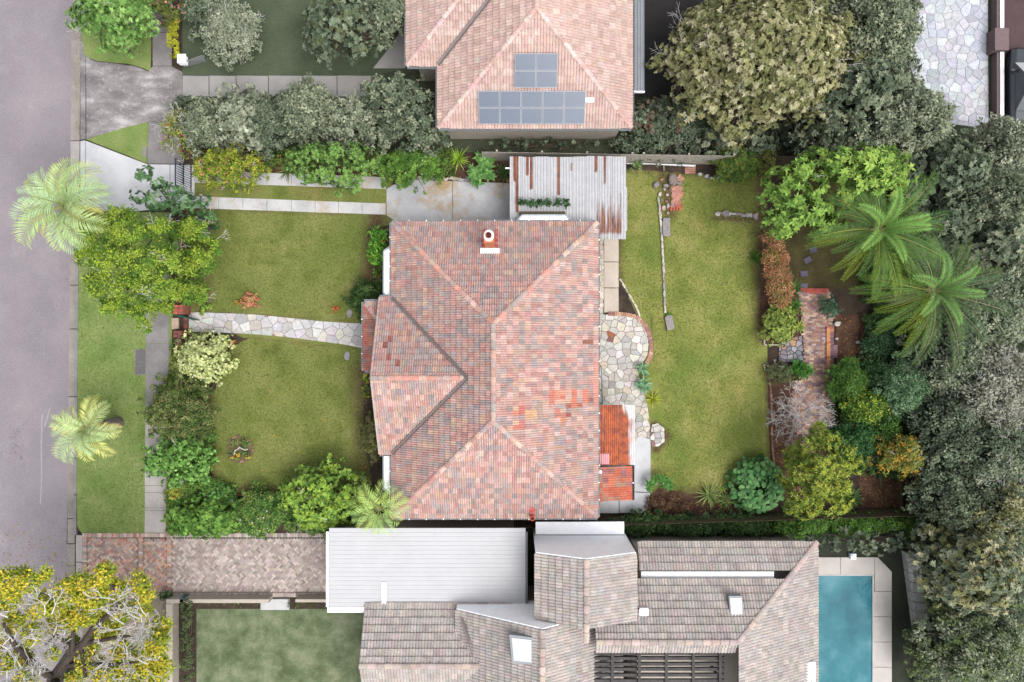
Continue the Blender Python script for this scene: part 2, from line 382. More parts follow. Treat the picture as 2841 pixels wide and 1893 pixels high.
# lot lawns and beds
turf('front_lawn', [(515,455),(1090,455),(1090,900),(1080,1000),(1080,1440),(560,1440),(540,1100),(520,870)], -.002, LAWN,
     [([(1045,605),(1040,720),(1020,800),(1016,850)],58,.9),([(1012,1030),(1022,1150),(1035,1300),(1040,1400)],75,.85),([(560,1376),(800,1376),(1040,1372)],48,.9),([(566,1070),(578,1330)],34,.9),([(545,560),(552,700),(560,870)],48,.7),([(560,935),(640,930)],40,.8),([(665,1246),(666,1247)],60,.75),([(600,866),(1010,893)],9,.5),([(600,928),(1010,970)],9,.5),([(540,582),(1075,600)],10,.5)])
turf('rear_lawn', [(1716,455),(1760,462),(1990,462),(2130,470),(2130,700),(2130,845),(2130,1000),(2145,1290),(2100,1345),(1900,1395),(1800,1390),(1790,1200),(1716,860)], -.002, LAWNR,
     [([(2122,500),(2118,850),(2122,930)],46,1.0),([(2134,1010),(2146,1300)],28,.9),([(1800,1392),(1960,1384),(2060,1376),(2120,1330)],52,1.0),([(1735,452),(2000,470),(2110,478)],42,1.0),([(1718,470),(1718,870)],20,.7),([(1815,1180),(1850,1210),(1820,1245)],26,.9),([(1838,470),(1860,590)],40,.8),([(1984,604),(2105,612)],18,.8),([(1838,620),(1846,920)],8,.6),([(1806,880),(1812,1000)],10,.6)])
sheet('back_garden_lawn', [(2180,470),(2420,470),(2420,800),(2215,806),(2180,760)], -.002, ground_mat('thin_brown_grass', [(.3,(58,52,32)),(.55,(84,78,44)),(.75,(100,94,56))], .9, 26, .35))  # thin grass in dull browns
BEDN = [0]
def bed(name, pts, m=MULCH, z=.004):
    BEDN[0] += 1; return sheet(name, wob(pts, 3.2, 10, BEDN[0]), z+.0007*BEDN[0], m)
bed('garden_bed', [(515,415),(1420,432),(1415,506),(1300,503),(1160,498),(1080,492),(724,480),(540,471)])
bed('garden_bed', [(1735,440),(2100,450),(2085,500),(1990,500),(1940,480),(1870,478),(1740,470)], SOIL)
bed('garden_bed', [(1016,640),(1090,618),(1090,840),(1010,850),(1000,815),(1030,780),(1045,720)], SOIL)
bed('garden_bed', [(1016,1040),(1075,1040),(1085,1440),(1040,1440),(1025,1300),(1012,1250),(1008,1150)], SOIL)
bed('garden_bed', [(520,925),(640,926),(690,938),(640,960),(600,1080),(570,1090),(580,1290),(600,1360),(660,1372),(800,1370),(1040,1370),(1085,1400),(1085,1480),(480,1490),(490,1000)], SOIL)
bed('garden_bed', [(1716,775),(1730,800),(1752,840),(1776,880),(1750,872),(1716,868)], SOIL, .006)
bed('garden_bed', [(1795,1380),(1840,1340),(1880,1368),(1960,1380),(2040,1372),(2100,1380),(2190,1440),(1790,1432)], MULCH, .006)
bed('garden_bed', [(2110,640),(2150,640),(2215,800),(2215,930),(2225,945),(2118,955),(2108,845),(2122,760)], MULCH, .006)
bed('garden_bed', [(2128,1015),(2220,1010),(2240,1200),(2300,1215),(2330,1300),(2200,1440),(2138,1300)], MULCH, .006)
bed('garden_bed', [(2316,870),(2480,870),(2540,1000),(2540,1320),(2380,1320),(2310,1200),(2320,1000)], MULCH, .006)
bed('garden_bed', [(2380,1318),(2500,1318),(2505,1412),(2385,1412)], MULCH, .01)
# wheel strips and parking pad
ws = setting('driveway')
def edge(a, b, x): return a[1]+(b[1]-a[1])*(x-a[0])/(b[0]-a[0])
js = [540,607,674,741,809,875,940,1005,1071]
for a, b in zip(js[:-1], js[1:]):
    t = lambda x: edge((540,473),(1073,492),x); u = lambda x: edge((540,507),(1073,525),x)
    slab('slab', [(a,t(a)),(b-.9,t(b)),(b-.9,u(b)),(a,u(a))], -.02, .02+rnd.uniform(-.003,.003), CONC, ws)
    t2 = lambda x: edge((540,545),(1073,565),x); u2 = lambda x: edge((540,578),(1073,596),x)
    slab('slab', [(a,t2(a)),(b-.9,t2(b)),(b-.9,u2(b)),(a,u2(a))], -.02, .02+rnd.uniform(-.003,.003), CONC, ws)
PADM = ground_mat('parking_pad_concrete', [(.3,(186,187,190)),(.5,(208,209,212)),(.7,(222,222,224))], .7, 34, .08, patch=[(.42,.5,.64,(190,166,128)),(2.5,.68,.85,(170,170,174))])
slab('slab', [(1072.5,525),(1090,514),(1142,499),(1255,503),(1255,640),(1110,640),(1097,613),(1072.5,598)], -.02, .02, PADM, ws)
slab('slab', [(1256,503),(1420,509),(1740,520),(1740,640),(1256,640)], -.02, .02, PADM, ws)
# crazy paving: front path and rear patio
STC = [(212,210,210),(204,202,203),(216,213,210),(196,193,192),(212,205,196),(220,218,216),(206,206,209)]
def paving(name, poly_px, sp, joint, seed, pal, z=.035, odd=(), bedm=MORT):
    st = setting(name); P = [w_[:2] for w_ in pxp(poly_px)]
    part('bedding', [(x, y, .012) for x, y in (P if area2(P) > 0 else P[::-1])], [tuple(range(len(P)))], bedm, st)
    g = random.Random(seed)
    for cell in crazy(P, sp, joint*.7, seed):
        V, F = prism(cell, .01, z+g.uniform(-.006,.008), .014)
        c = vary(g.choice(pal), .07, g)
        for (ox, oy, oc) in odd:
            if inside(W(ox, oy)[:2], cell): c = oc
        part('stone', V, F, STONE, st, col=[L(c)]*len(V))
    return st
paving('front_path', [(525,867),(560,867),(600,868.5),(650,870),(712,873),(800,882),(896,892),(955,896),(1012,898),(1012,967),(960,957),(871,945),(800,936),(747,931),(680,926),(600,923),(525,920)], .52, .028, 11, STC)
STP = [(216,213,206),(206,202,196),(220,216,208),(196,193,188),(218,206,188),(226,222,214),(210,202,190)]
patio = [(1674,873),(1705,873),(1740,876),(1765,882),(1785,900),(1797,925),(1799,955),(1796,985),(1780,1010),(1765,1015),(1788,1090),(1795,1120),(1803,1180),(1806,1218),(1775,1212),(1764,1225),(1662,1225),(1662,873)]
paving('patio', patio, .4, .03, 23, STP, odd=[(1687,922,(176,112,84)),(1686,939,(150,112,104))])
paving('stone_step', [(1808,1178),(1824,1174),(1842,1188),(1843,1225),(1826,1238),(1808,1240),(1803,1210)], .38, .026, 5, STP+[(160,122,114)], .09)
paving('wall_flagging', [(1662,664),(1674.5,664),(1675.5,780),(1674,873),(1662,873)], .34, .026, 9, [(214,204,186),(202,190,168),(220,212,198)], .03)
rp = setting('rear_path')
for y0, y1 in ((655,727),(728,799),(800,868)):
    slab('slab', [(1676,y0),(1716,y0),(1716.5,y1-.8),(1676,y1-.8)], -.02, .022, ground_mat('warm_concrete', [(.3,(206,192,176)),(.6,(220,208,194)),(.8,(228,220,208))], .8, 30, .1) if y0 == 655 else bpy.data.materials['warm_concrete'], rp)
slab('slab', [(1763,1223),(1774,1211),(1805,1219),(1805,1330),(1804,1366),(1760,1364),(1760,1225)], -.02, .02, CONCN, rp)
slab('slab', [(1760,1366),(1804,1368),(1799,1400),(1792,1416),(1780,1424),(1719,1423),(1718,1388),(1760,1388)], -.02, .02, CONCN, rp)
slab('slab', [(1655,1388),(1716.5,1388),(1717.5,1424),(1655,1424)], -.02, .02, CONCN, rp)
# bricks -----------------------------------------------------------------
def brick_mesh(lx, ly, lz, m, b=.006):
    V = [(x*lx/2, y*ly/2, 0) for x, y in ((-1,-1),(1,-1),(1,1),(-1,1))] + [(x*lx/2, y*ly/2, lz-b) for x, y in ((-1,-1),(1,-1),(1,1),(-1,1))] \
      + [(x*(lx/2-b), y*(ly/2-b), lz) for x, y in ((-1,-1),(1,-1),(1,1),(-1,1))]
    F = [(8,9,10,11)]+[(r+i, r+(i+1)%4, r+4+(i+1)%4, r+4+i) for r in (0,4) for i in range(4)]
    return newmesh('brick', V, F, m)
BM = brick_mesh(.228, .108, .05, BRICKO); BMA = brick_mesh(.228, .108, .05, BRICK)
def lay(name, parent, spots, pal, cap=300, z=0.0):
    """spots: (x,y,angle[,colour]) ; the cap nearest the picture's middle as single bricks, the rest as one part"""
    spots = sorted(spots, key=lambda s_: s_[0]**2+s_[1]**2); mb = MB()
    bv = [tuple(v.co) for v in BM.vertices]; bf = [tuple(p.vertices) for p in BM.polygons]
    for i, s_ in enumerate(spots):
        c = L(s_[3] if len(s_) > 3 else vary(rnd.choice(pal), .1)); dz = z+rnd.uniform(-.004,.004)
        if i < cap: piece('brick', BM, parent, (s_[0], s_[1], dz), (rnd.uniform(-.015,.015), rnd.uniform(-.015,.015), s_[2]+rnd.uniform(-.03,.03)), c)
        else:
            ca, sa = math.cos(s_[2]), math.sin(s_[2]); mb.add([(s_[0]+x*ca-y*sa, s_[1]+x*sa+y*ca, zz+dz) for x, y, zz in bv], bf, c)
    if mb.V: mb.part('paver', BRICK, parent, kind='stuff')
HB = [(210,180,168),(184,158,148),(208,178,164),(170,148,142),(216,166,144),(198,146,126),(180,166,162),(212,196,184)]
bd = setting('brick_driveway', W(350,1560))
sheet('brick_bedding', [(229,1481),(478,1500),(915,1500),(915,1656),(478,1656),(475,1893),(229,1893)], -.004, MORT)
spots = []; wv, ln = .116, .236; c45 = math.sqrt(.5)
x0, y0 = W(229,1484)[0], W(229,1656)[1]; x1, y1 = W(915,1484)[0], W(229,1484)[1]
for i in range(-140, 300):
    for j in range(-220, 220):
        m_ = (i+j) % 4
        if m_ == 0: u, v, a = i*wv+ln/2-wv/2, j*wv, 0.0
        elif m_ == 3: u, v, a = i*wv, j*wv-wv/2, math.pi/2
        else: continue
        x = x0+(u-v)*c45; y = y0+(u+v)*c45
        xa = W(242,0)[0]
        if x0+.35 < x < x1-.1 and y0+.28 < y < y1-.25 and not (abs(x-W(391,0)[0]) < .2) and not (abs(x-W(470,0)[0]) < .16):
            spots.append((x, y, a+math.pi/4))
for k in range(int((y1-y0)/.116)):
    y = y1-.06-k*.116
    for dx, a in ((x0+.13,0),(W(391,0)[0],0)): spots.append((dx, y, a))
    spots.append((W(470,0)[0], y, 0))
for k in range(int((x1-x0)/.116)): spots.append((x0+.06+k*.116, y1-.02, math.pi/2)); spots.append((x0+.06+k*.116, y0+.1, math.pi/2))
nb = [(192,178,172),(182,168,162),(202,188,181),(172,158,152),(208,192,184)]
spots = [(x, y, a, vary(rnd.choice(HB if x < W(485,0)[0] else nb), .1)) for x, y, a in spots]
lay('brick', bd, [s_ for s_ in spots if s_[0] < W(478,0)[0]], HB, 300, -.012)
nd = setting('neighbour_driveway', W(700,1580)); lay('brick', nd, [s_ for s_ in spots if s_[0] >= W(478,0)[0]], nb, 300, -.012)
# rear brick path
RB = [(182,144,128),(196,164,146),(164,130,122),(150,126,130),(206,178,158),(176,136,116),(142,118,124),(192,172,162)]
bp = setting('brick_path', W(2260,1000)); spots = []
pl = [(2215,806),(2300,806),(2316,870),(2290,960),(2318,1020),(2316,1210),(2270,1215),(2205,1200),(2190,1110),(2205,1055),(2232,1000),(2226,900)]
PW = [p[:2] for p in pxp(pl)]
sheet('path_bedding', pl, .008, MORT)
y = W(0,808)[1]; r_ = 0
while y > W(0,1214)[1]:
    x = W(2186,0)[0]+(.118 if r_ % 2 else 0)+.02*math.sin(r_)
    while x < W(2320,0)[0]:
        if inside((x, y), PW): spots.append((x, y, 0 if rnd.random() < .94 else .15))
        x += .236
    y -= .114; r_ += 1
lay('brick', bp, spots, RB, 300, .0)

SEAM = ground_mat('road_seal', [(.3,(166,160,164)),(.6,(178,172,174))], 2, 30, .2)
for pts in ([(110,1150),(114,1150),(112,1240),(113,1330),(109,1400),(106,1400),(109,1330),(108,1240)],[(118,1180),(134,1130),(136,1133),(121,1186)]): sheet('road_seam', pts, -.134, SEAM)
sheet('road_patch', wob([(60,1330),(150,1310),(165,1400),(150,1460),(70,1440)], 6, 16, 3), -.1365, ground_mat('patched_asphalt', [(.3,(140,133,139)),(.6,(155,147,153))], .3, 40, .24))
sheet('road_patch', wob([(120,905),(140,960),(142,990),(122,985),(112,940)], 4, 12, 4), -.136, bpy.data.materials['patched_asphalt'])
# ---------------------------------------------------------------- roofs of individual tiles
PROF = [(0,0),(.14,.036),(.34,.036),(.5,.0),(.64,.036),(.84,.036),(1,0)]
def tile_cell(u0, v0, gu, gv, poly=None):
    """one tile in (u,v,h): pan strips, then the butt end"""
    out = []
    for (a, ha), (b, hb) in zip(PROF[:-1], PROF[1:]):
        q = [(u0+a*gu, v0-.03), (u0+b*gu, v0-.03), (u0+b*gu, v0+gv), (u0+a*gu, v0+gv)]
        hf = lambda u, v: ha+(hb-ha)*(u-(u0+a*gu))/((b-a)*gu) + .066-.058*(v-v0+.03)/(gv+.03)
        p = q if poly is None else q
        if poly is not None:
            for (A, B, Cc) in poly:
                p = clip(p, A, B, Cc)
                if len(p) < 3: break
        if len(p) >= 3: out.append([(u, v, hf(u, v)) for u, v in p])
        if poly is None or (len(p) >= 3 and min(v for u, v in p) < v0-.029):
            us = sorted(u for u, v in p if v < v0-.029)
            if len(us) >= 2: out.append([(us[0], v0-.03, .0), (us[-1], v0-.03, .0), (us[-1], v0-.03, hf(us[-1], v0-.03)), (us[0], v0-.03, hf(us[0], v0-.03))])
    return out
class Roof:
    """collects the planes of one roof; splits them into single tiles (parts) and the rest"""
    def __init__(s, gu=.226, gv=.33): s.gu, s.gv = gu, gv; s.full = []; s.cut = MB(); s.under = MB()
    def plane(s, pts, eave, pal, pieces=None, tint=None, zone=None):
        """pts: 3-D corners; eave: (p,q) two 3-D points along the eave, interior to the left of p->q"""
        p, q = np.array(eave[0], float), np.array(eave[1], float); u = q-p; u[2] = 0; u /= np.linalg.norm(u)
        P3 = np.array(pts, float); n = None
        h = np.array((-u[1], u[0], 0.0))
        far = max(P3, key=lambda a: (a-p)@h); d = (far-p)@h; v = h*d+np.array((0,0,far[2]-p[2])); v /= np.linalg.norm(v)
        n = np.cross(u, v)
        uv = lambda a: ((a-p)@u, (a-p)@v)
        s.under.add([tuple(a+n*-.03) for a in P3], [tuple(range(len(P3)))])
        for poly3 in (pieces or [pts]):
            poly = [uv(np.array(a, float)) for a in poly3]
            if area2(poly) < 0: poly = poly[::-1]
            hp = []
            for i in range(len(poly)):
                (x0, y0), (x1, y1) = poly[i], poly[(i+1)%len(poly)]; dx, dy = x1-x0, y1-y0; l = math.hypot(dx, dy)
                if l > 1e-6: hp.append((dy/l, -dx/l, (dy*x0-dx*y0)/l+.004))
            us = [a[0] for a in poly]; vs = [a[1] for a in poly]; r = math.floor(min(vs)/s.gv+1e-6)
            while r*s.gv < max(vs):
                k = math.floor(min(us)/s.gu)
                while k*s.gu < max(us):
                    u0, v0 = k*s.gu, r*s.gv; cn = [(u0, v0+.01), (u0+s.gu, v0+.01), (u0+s.gu, v0+s.gv), (u0, v0+s.gv)]
                    st = [all(A*x+B*y <= Cc for x, y in cn) for A, B, Cc in hp]
                    hit = all(any(A*x+B*y <= Cc for x, y in cn) for A, B, Cc in hp)
                    if hit:
                        key = (k*7349+r*9151) & 0xffff; g = random.Random(key+len(s.full)*0)
                        ctr = p+u*(u0+s.gu/2)+v*(v0+s.gv/2)
                        c = zone(ctr, g) if zone else None
                        if c is None:
                            c = vary(g.choice(pal), .08, g); av = [sum(q[i] for q in pal)/len(pal) for i in range(3)]; c = tuple(x*.66+m_*.34 for x, m_ in zip(c, av))
                        c = L(c)
                        if all(st): s.full.append((p+u*u0+v*v0, u, v, n, c))
                        else:
                            for f in tile_cell(u0, v0, s.gu, s.gv, hp):
                                s.cut.add([tuple(p+u*a+v*b+n*hh) for a, b, hh in f], [tuple(range(len(f)))], c)
                    k += 1
                r += 1
    def build(s, parent, cap=300, single=True):
        roof = s.under.part('roof', flat_mat('roof_batten', (92,70,62), .95), parent)
        cells = tile_cell(0, 0, s.gu, s.gv)
        V = []; F = []
        for f in cells: F.append(tuple(range(len(V), len(V)+len(f)))); V += f
        if not single: cap = 0
        full = sorted(s.full, key=lambda t: (t[0][0]**2+t[0][1]**2+(H-t[0][2])**2))
        me = newmesh('tile', V, F, TILEO); mb = s.cut
        from mathutils import Matrix
        for i, (o, u, v, n, c) in enumerate(full):
            j = rnd.uniform(-.004, .004); sk = rnd.uniform(-.006, .006); v2 = v+u*sk
            if i < cap:
                rot = Matrix((u, v, n)).transposed().to_euler(); piece('tile', me, roof, o+n*j, rot, c)
            else: mb.add([tuple(o+u*a+v2*b+n*(hh+j)) for a, b, hh in V], F, c)
        if mb.V: mb.part('tiling', TILE, roof, kind='stuff')
        return roof
def capmesh(m, l=.40, r=.14, steep=.5):
    V = []; F = []; n = 6
    for x, k in ((0,1.0),(l+.03,.86)):
        for i in range(n+1):
            a = math.pi*i/n; V.append((x, -math.cos(a)*r*k, (math.sin(a)**.8)*r*.62*k-.035+(.02 if x == 0 else 0)))
    F = [(i, i+1, n+1+i+1, n+1+i)[::-1] for i in range(n)]
    F.append(tuple(range(n+1)))
    return newmesh('ridge_cap', V, F, m)
CAPM = capmesh(TILEO)
def caps(roof, a, b, pal, l=.40, sc_=1.0, name='ridge_cap'):
    from mathutils import Matrix
    a = np.array(a, float); b = np.array(b, float); d = b-a; ln = np.linalg.norm(d); d /= ln
    y = np.cross((0,0,1), d); y /= np.linalg.norm(y); z = np.cross(d, y); rot = Matrix((d, y, z)).transposed().to_euler()
    k = max(1, round(ln/l))
    for i in range(k):
        o = piece(name, CAPM, roof, a+d*(ln*i/k)+z*.04, rot, L(vary(rnd.choice(pal), .08)))
        o.scale = (ln/k/.4, sc_, sc_)
def strip3(a, b, w_, t=.01, lift=.05):
    a = np.array(a, float); b = np.array(b, float); d = b-a; d /= np.linalg.norm(d); s_ = np.cross(d, (0,0,1)); s_ /= np.linalg.norm(s_)
    return [tuple(a+s_*w_/2+(0,0,lift+.09)), tuple(b+s_*w_/2+(0,0,lift+.09)), tuple(b-s_*w_/2+(0,0,lift+.09)), tuple(a-s_*w_/2+(0,0,lift+.09)), tuple(a+(0,0,lift+.03)), tuple(b+(0,0,lift+.03))], [(0,4,5,1),(4,3,2,5)]
def gutter(parent, pts, out, m=GUTM, w_=.13, h=.1, br=.92, name='gutter'):
    """U-shaped gutter along pts, `out` = unit outward direction for each run"""
    for (a, b), o in zip(zip(pts[:-1], pts[1:]), out):
        a = np.array(a, float); b = np.array(b, float); o = np.array((*o, 0.0)); d = b-a; ln = np.linalg.norm(d); d /= ln
        sec = [(0,.0),(0,-h),(w_,-h),(w_,.01),(w_-.015,.01),(w_-.015,-h+.015),(.015,-h+.015),(.015,0)]
        V = [tuple(e+o*x+(0,0,z)) for e in (a, b) for x, z in sec]; n = len(sec)
        part(name, V, [(i, (i+1)%n, n+(i+1)%n, n+i) for i in range(n)]+[tuple(range(n)), tuple(range(n, 2*n))[::-1]], m, parent)
        k = int(ln/br); V = []; F = []
        for i in range(1, k+1):
            c = a+d*(ln*i/(k+1)); mb = MB()
            q = [c-d*.02, c+d*.02]; vv = [tuple(e+o*x+(0,0,z)) for e in q for x, z in ((-.02,.025),(w_+.01,.025),(w_+.01,.012),(-.02,.012))]
            b0 = len(V); V += vv; F += [tuple(b0+t for t in f) for f in ((0,1,5,4),(1,2,6,5),(2,3,7,6),(3,0,4,7),(0,3,2,1),(4,5,6,7))]
        if V: part('gutter_bracket', V, F, WHITE, parent)

# ---------------------------------------------------------------- the house in the middle
ZE, TAN = 3.1, .53
hx0, hx1, hy1, hy0 = W(1088,0,ZE)[0], W(1657,0,ZE)[0], W(0,618,ZE)[1], W(0,1435,ZE)[1]
hw = (hx1-hx0)/2; xc = (hx0+hx1)/2; zr = ZE+hw*TAN
house = thing('house', 'long brick house with hipped terracotta tile roof in the middle of the garden', 'house', (xc, (hy0+hy1)/2, 0))
NW, NE, SE, SW = (hx0,hy1,ZE), (hx1,hy1,ZE), (hx1,hy0,ZE), (hx0,hy0,ZE)
RN, RS = (xc,hy1-hw,zr), (xc,hy0+hw,zr)
wy1, wy0 = W(0,826,ZE)[1], W(0,1259,ZE)[1]; wm = (wy0+wy1)/2; wh = (wy1-wy0)/2; wz = ZE+wh*TAN; wx = W(1053,0,ZE)[0]
VP = (hx0+wh, wm, wz)
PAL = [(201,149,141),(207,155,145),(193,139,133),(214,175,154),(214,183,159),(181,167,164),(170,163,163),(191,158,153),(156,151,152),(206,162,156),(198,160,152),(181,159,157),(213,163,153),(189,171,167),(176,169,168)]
PAL_LIT = PAL+[(232,198,182),(228,184,174),(222,190,174),(228,188,180),(220,194,186),(226,180,170)]  # paler tiles put the sunlit brightness of east and south slopes into the colour
def zoneE(c, g):
    px = 1420.5+c[0]*S/(1-c[2]/H); py = 946.5-c[1]*S/(1-c[2]/H)
    if 1640 < px < 1660 and 1000 < py < 1130: return vary(g.choice([(224,160,146),(228,174,154)]), .06, g)
    for (ax, ay, bx, by, pal) in ((1526,1085,1560,1125,[(240,190,170),(226,120,100),(238,150,120)]),(1560,1083,1582,1130,[(232,224,206),(206,150,130)]),(1578,1085,1600,1135,[(234,110,76),(226,120,90)]),
            (1608,1085,1628,1118,[(242,128,96)]),(1626,1088,1642,1110,[(128,70,58)]),(1512,1095,1536,1175,[(214,206,190),(196,190,178),(222,140,118)]),(1528,1128,1562,1176,[(230,112,80),(210,120,110),(236,150,110)]),
            (1422,1130,1442,1196,[(230,120,100),(240,214,176),(240,222,196)]),(1442,1130,1460,1194,[(216,104,96),(200,110,110)]),(1460,1134,1478,1160,[(240,200,140)]),(1474,1110,1494,1180,[(204,196,182),(176,170,160)]),(1608,938,1636,955,[(118,62,48),(150,80,60)]),(1562,1120,1610,1156,[(226,120,96),(250,200,200),(150,60,50)])):
        if ax < px < bx and ay < py < by and g.random() < .72: return tuple(x*.52+y_*.48 for x, y_ in zip(vary(g.choice(pal), .08, g), (212,164,148)))
    return None
def zoneW(c, g):
    px = 1420.5+c[0]*S/(1-c[2]/H); py = 946.5-c[1]*S/(1-c[2]/H)
    if 1064 < px < 1108 and 938 < py < 1012 and g.random() < .22: return vary((160,98,88), .14, g)
    return None
rf = Roof()
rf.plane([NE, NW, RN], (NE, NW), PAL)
rf.plane([SW, SE, RS], (SW, SE), PAL_LIT)
rf.plane([SE, NE, RN, RS], (SE, NE), PAL_LIT, zone=zoneE)
t = wh
A = [NW, RN, (xc,wm,zr), VP, (hx0,wy1,ZE)]; B = [SW, (hx0,wy0,ZE), VP, (xc,wm,zr), RS]
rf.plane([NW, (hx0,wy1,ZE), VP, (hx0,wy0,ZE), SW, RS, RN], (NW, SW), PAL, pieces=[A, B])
GA = (wx,wm,wz)
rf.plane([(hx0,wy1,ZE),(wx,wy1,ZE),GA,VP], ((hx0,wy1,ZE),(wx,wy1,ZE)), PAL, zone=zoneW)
rf.plane([(wx,wy0,ZE),(hx0,wy0,ZE),VP,GA], ((wx,wy0,ZE),(hx0,wy0,ZE)), PAL_LIT)
# porch skillion in front of the gable
pz = 2.62; pxw = W(1010,0,pz)[0]; py1, py0 = W(0,838,pz)[1], W(0,1029,pz)[1]; run = wx+.25-pxw; pr = pz+run*.34
rf.plane([(pxw,py1,pz),(pxw,py0,pz),(wx+.25,py0,pr),(wx+.25,py1-run,pr)], ((pxw,py1,pz),(pxw,py0,pz)), [(176,120,112),(196,110,100),(170,140,132),(200,140,116)])
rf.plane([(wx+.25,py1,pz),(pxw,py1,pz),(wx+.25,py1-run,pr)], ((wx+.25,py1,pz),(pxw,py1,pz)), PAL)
roof = rf.build(house)
CAP = [(208,166,154),(190,168,160),(214,154,138),(176,162,158),(220,184,170),(200,156,146)]
for a, b in ((NW,RN),(NE,RN),(SE,RS),(SW,RS),(RN,RS),(GA,VP),((pxw+.1,py1-.1,pz),(wx+.1,py1-run,pr))): caps(roof, a, b, CAP)
VAL = flat_mat('valley_metal', (134,122,120), .6, .15, 5)
for p in ((hx0,wy1,ZE),(hx0,wy0,ZE)):
    V, F = strip3(p, VP, .15, lift=.1); part('valley_flashing', V, F, VAL, roof)
# barge mortar along the gable verge
VERG = flat_mat('verge_mortar', (206,188,176), .9, .2, 6)
for p in ((wx,wy1,ZE),(wx,wy0,ZE)):
    a = np.array(p); b = np.array(GA); V, F = tube([(a+(0,0,.03), b+(0,0,.03), .06, .06)], 6); part('barge_capping', V, F, VERG, roof)
# walls
WALL = ground_mat('brick_wall', [(.3,(150,92,76)),(.6,(172,110,92))], 3, 30, .2)
for nm, (x0, x1, y0, y1) in {'wall':(hx0+.5,hx1-.5,hy0+.5,hy1-.5)}.items():
    V, F = box(x0,x1,y0,y1,0,ZE-.02); part('wall', V, F, WALL, house)
V, F = box(wx+.35,hx0+.48,wy0+.4,wy1-.4,0,ZE-.03); part('wall', V, F, WALL, house)
V = [(wx+.3,wy0+.4,ZE-.03),(wx+.3,wy1-.4,ZE-.03),(wx+.3,wm,wz-.25)]; V += [(x+.06,y,z) for x,y,z in V]
part('gable', V, [(2,1,0),(3,4,5),(0,1,4,3),(1,2,5,4),(2,0,3,5)], WHITEW, house)
V, F = box(hx0+.02,hx1-.02,hy0+.02,hy1-.02,ZE-.12,ZE-.06); part('soffit', V, F, WHITEW, house)
for yy in (py1-.1, py0+.15):
    V, F = tube([((pxw+.12,yy,0),(pxw+.12,yy,pz-.08),.07,.07)], 8); part('porch_post', V, F, WHITE, house)
# gutters
gutter(house, [NW, NE], [(0,1)]); gutter(house, [NE, SE], [(1,0)]); gutter(house, [SE, SW], [(0,-1)])
gutter(house, [NW, (hx0,wy1+.12,ZE)], [(-1,0)]); gutter(house, [(hx0,wy0-.12,ZE), SW], [(-1,0)]); gutter(house, [(hx0,wy1,ZE), (wx,wy1,ZE)], [(0,1)]); gutter(house, [(wx,wy0,ZE),(hx0,wy0,ZE)], [(0,-1)])
gutter(house, [(pxw,py1,pz),(pxw,py0,pz)], [(-1,0)]); gutter(house, [(pxw,py1,pz),(wx,py1,pz)], [(0,1)]); gutter(house, [(pxw,py0,pz),(wx,py0,pz)], [(0,-1)], h=.14)
# bay windows: flat white hood, gutter round it, glazed walls below
GLASS = flat_mat('window_glass', (70,80,86), .12, .05, 2, .6)
def bay(pts, z, wallp, name='bay_window'):
    """pts px outline of the hood (first and last against the house)"""
    P = [p[:2] for p in pxp(pts, z)]; V, F = prism(P, z-.12, z); hood = part(name, V, F, WHITE, house)
    c = np.mean(P, axis=0); Q = [tuple(c+(np.array(p)-c)*.8) for p in P]
    V, F = prism(Q, .5, z-.12); w_ = part('window_frame', V, F, WHITEW, hood)
    segs = [((*P[i], z+.02), (*P[i+1], z+.02), .045, .045) for i in range(len(P)-1)]
    V, F = tube(segs, 6); part('gutter', V, F, GUTM, hood)
    for i in range(len(Q)-1):
        a, b = np.array(Q[i]), np.array(Q[i+1]); d = b-a; ln = np.linalg.norm(d)
        if ln < .3: continue
        d /= ln; o = np.array((d[1], -d[0])); o = o if (a+b)/2@o > c@o else -o
        V = []; F = []
        for k in range(max(1, int(ln/.7))):
            s0 = a+d*(ln*(k+.12)/max(1, int(ln/.7)))+o*.012; s1 = a+d*(ln*(k+.88)/max(1, int(ln/.7)))+o*.012; b0 = len(V)
            V += [(*s0,.9),(*s1,.9),(*s1,z-.35),(*s0,z-.35)]; F.append((b0,b0+1,b0+2,b0+3))
        part('pane', V, F, GLASS, hood)
bay([(1083,684),(1065,697),(1064,812),(1068,822),(1083,824)], 2.82, 0)
bay([(1083,1262),(1064,1262),(1064,1355),(1083,1372)], 2.82, 0)
bay([(1433,613.5),(1449,597),(1570,597),(1585,613.5)], 2.95, 0)
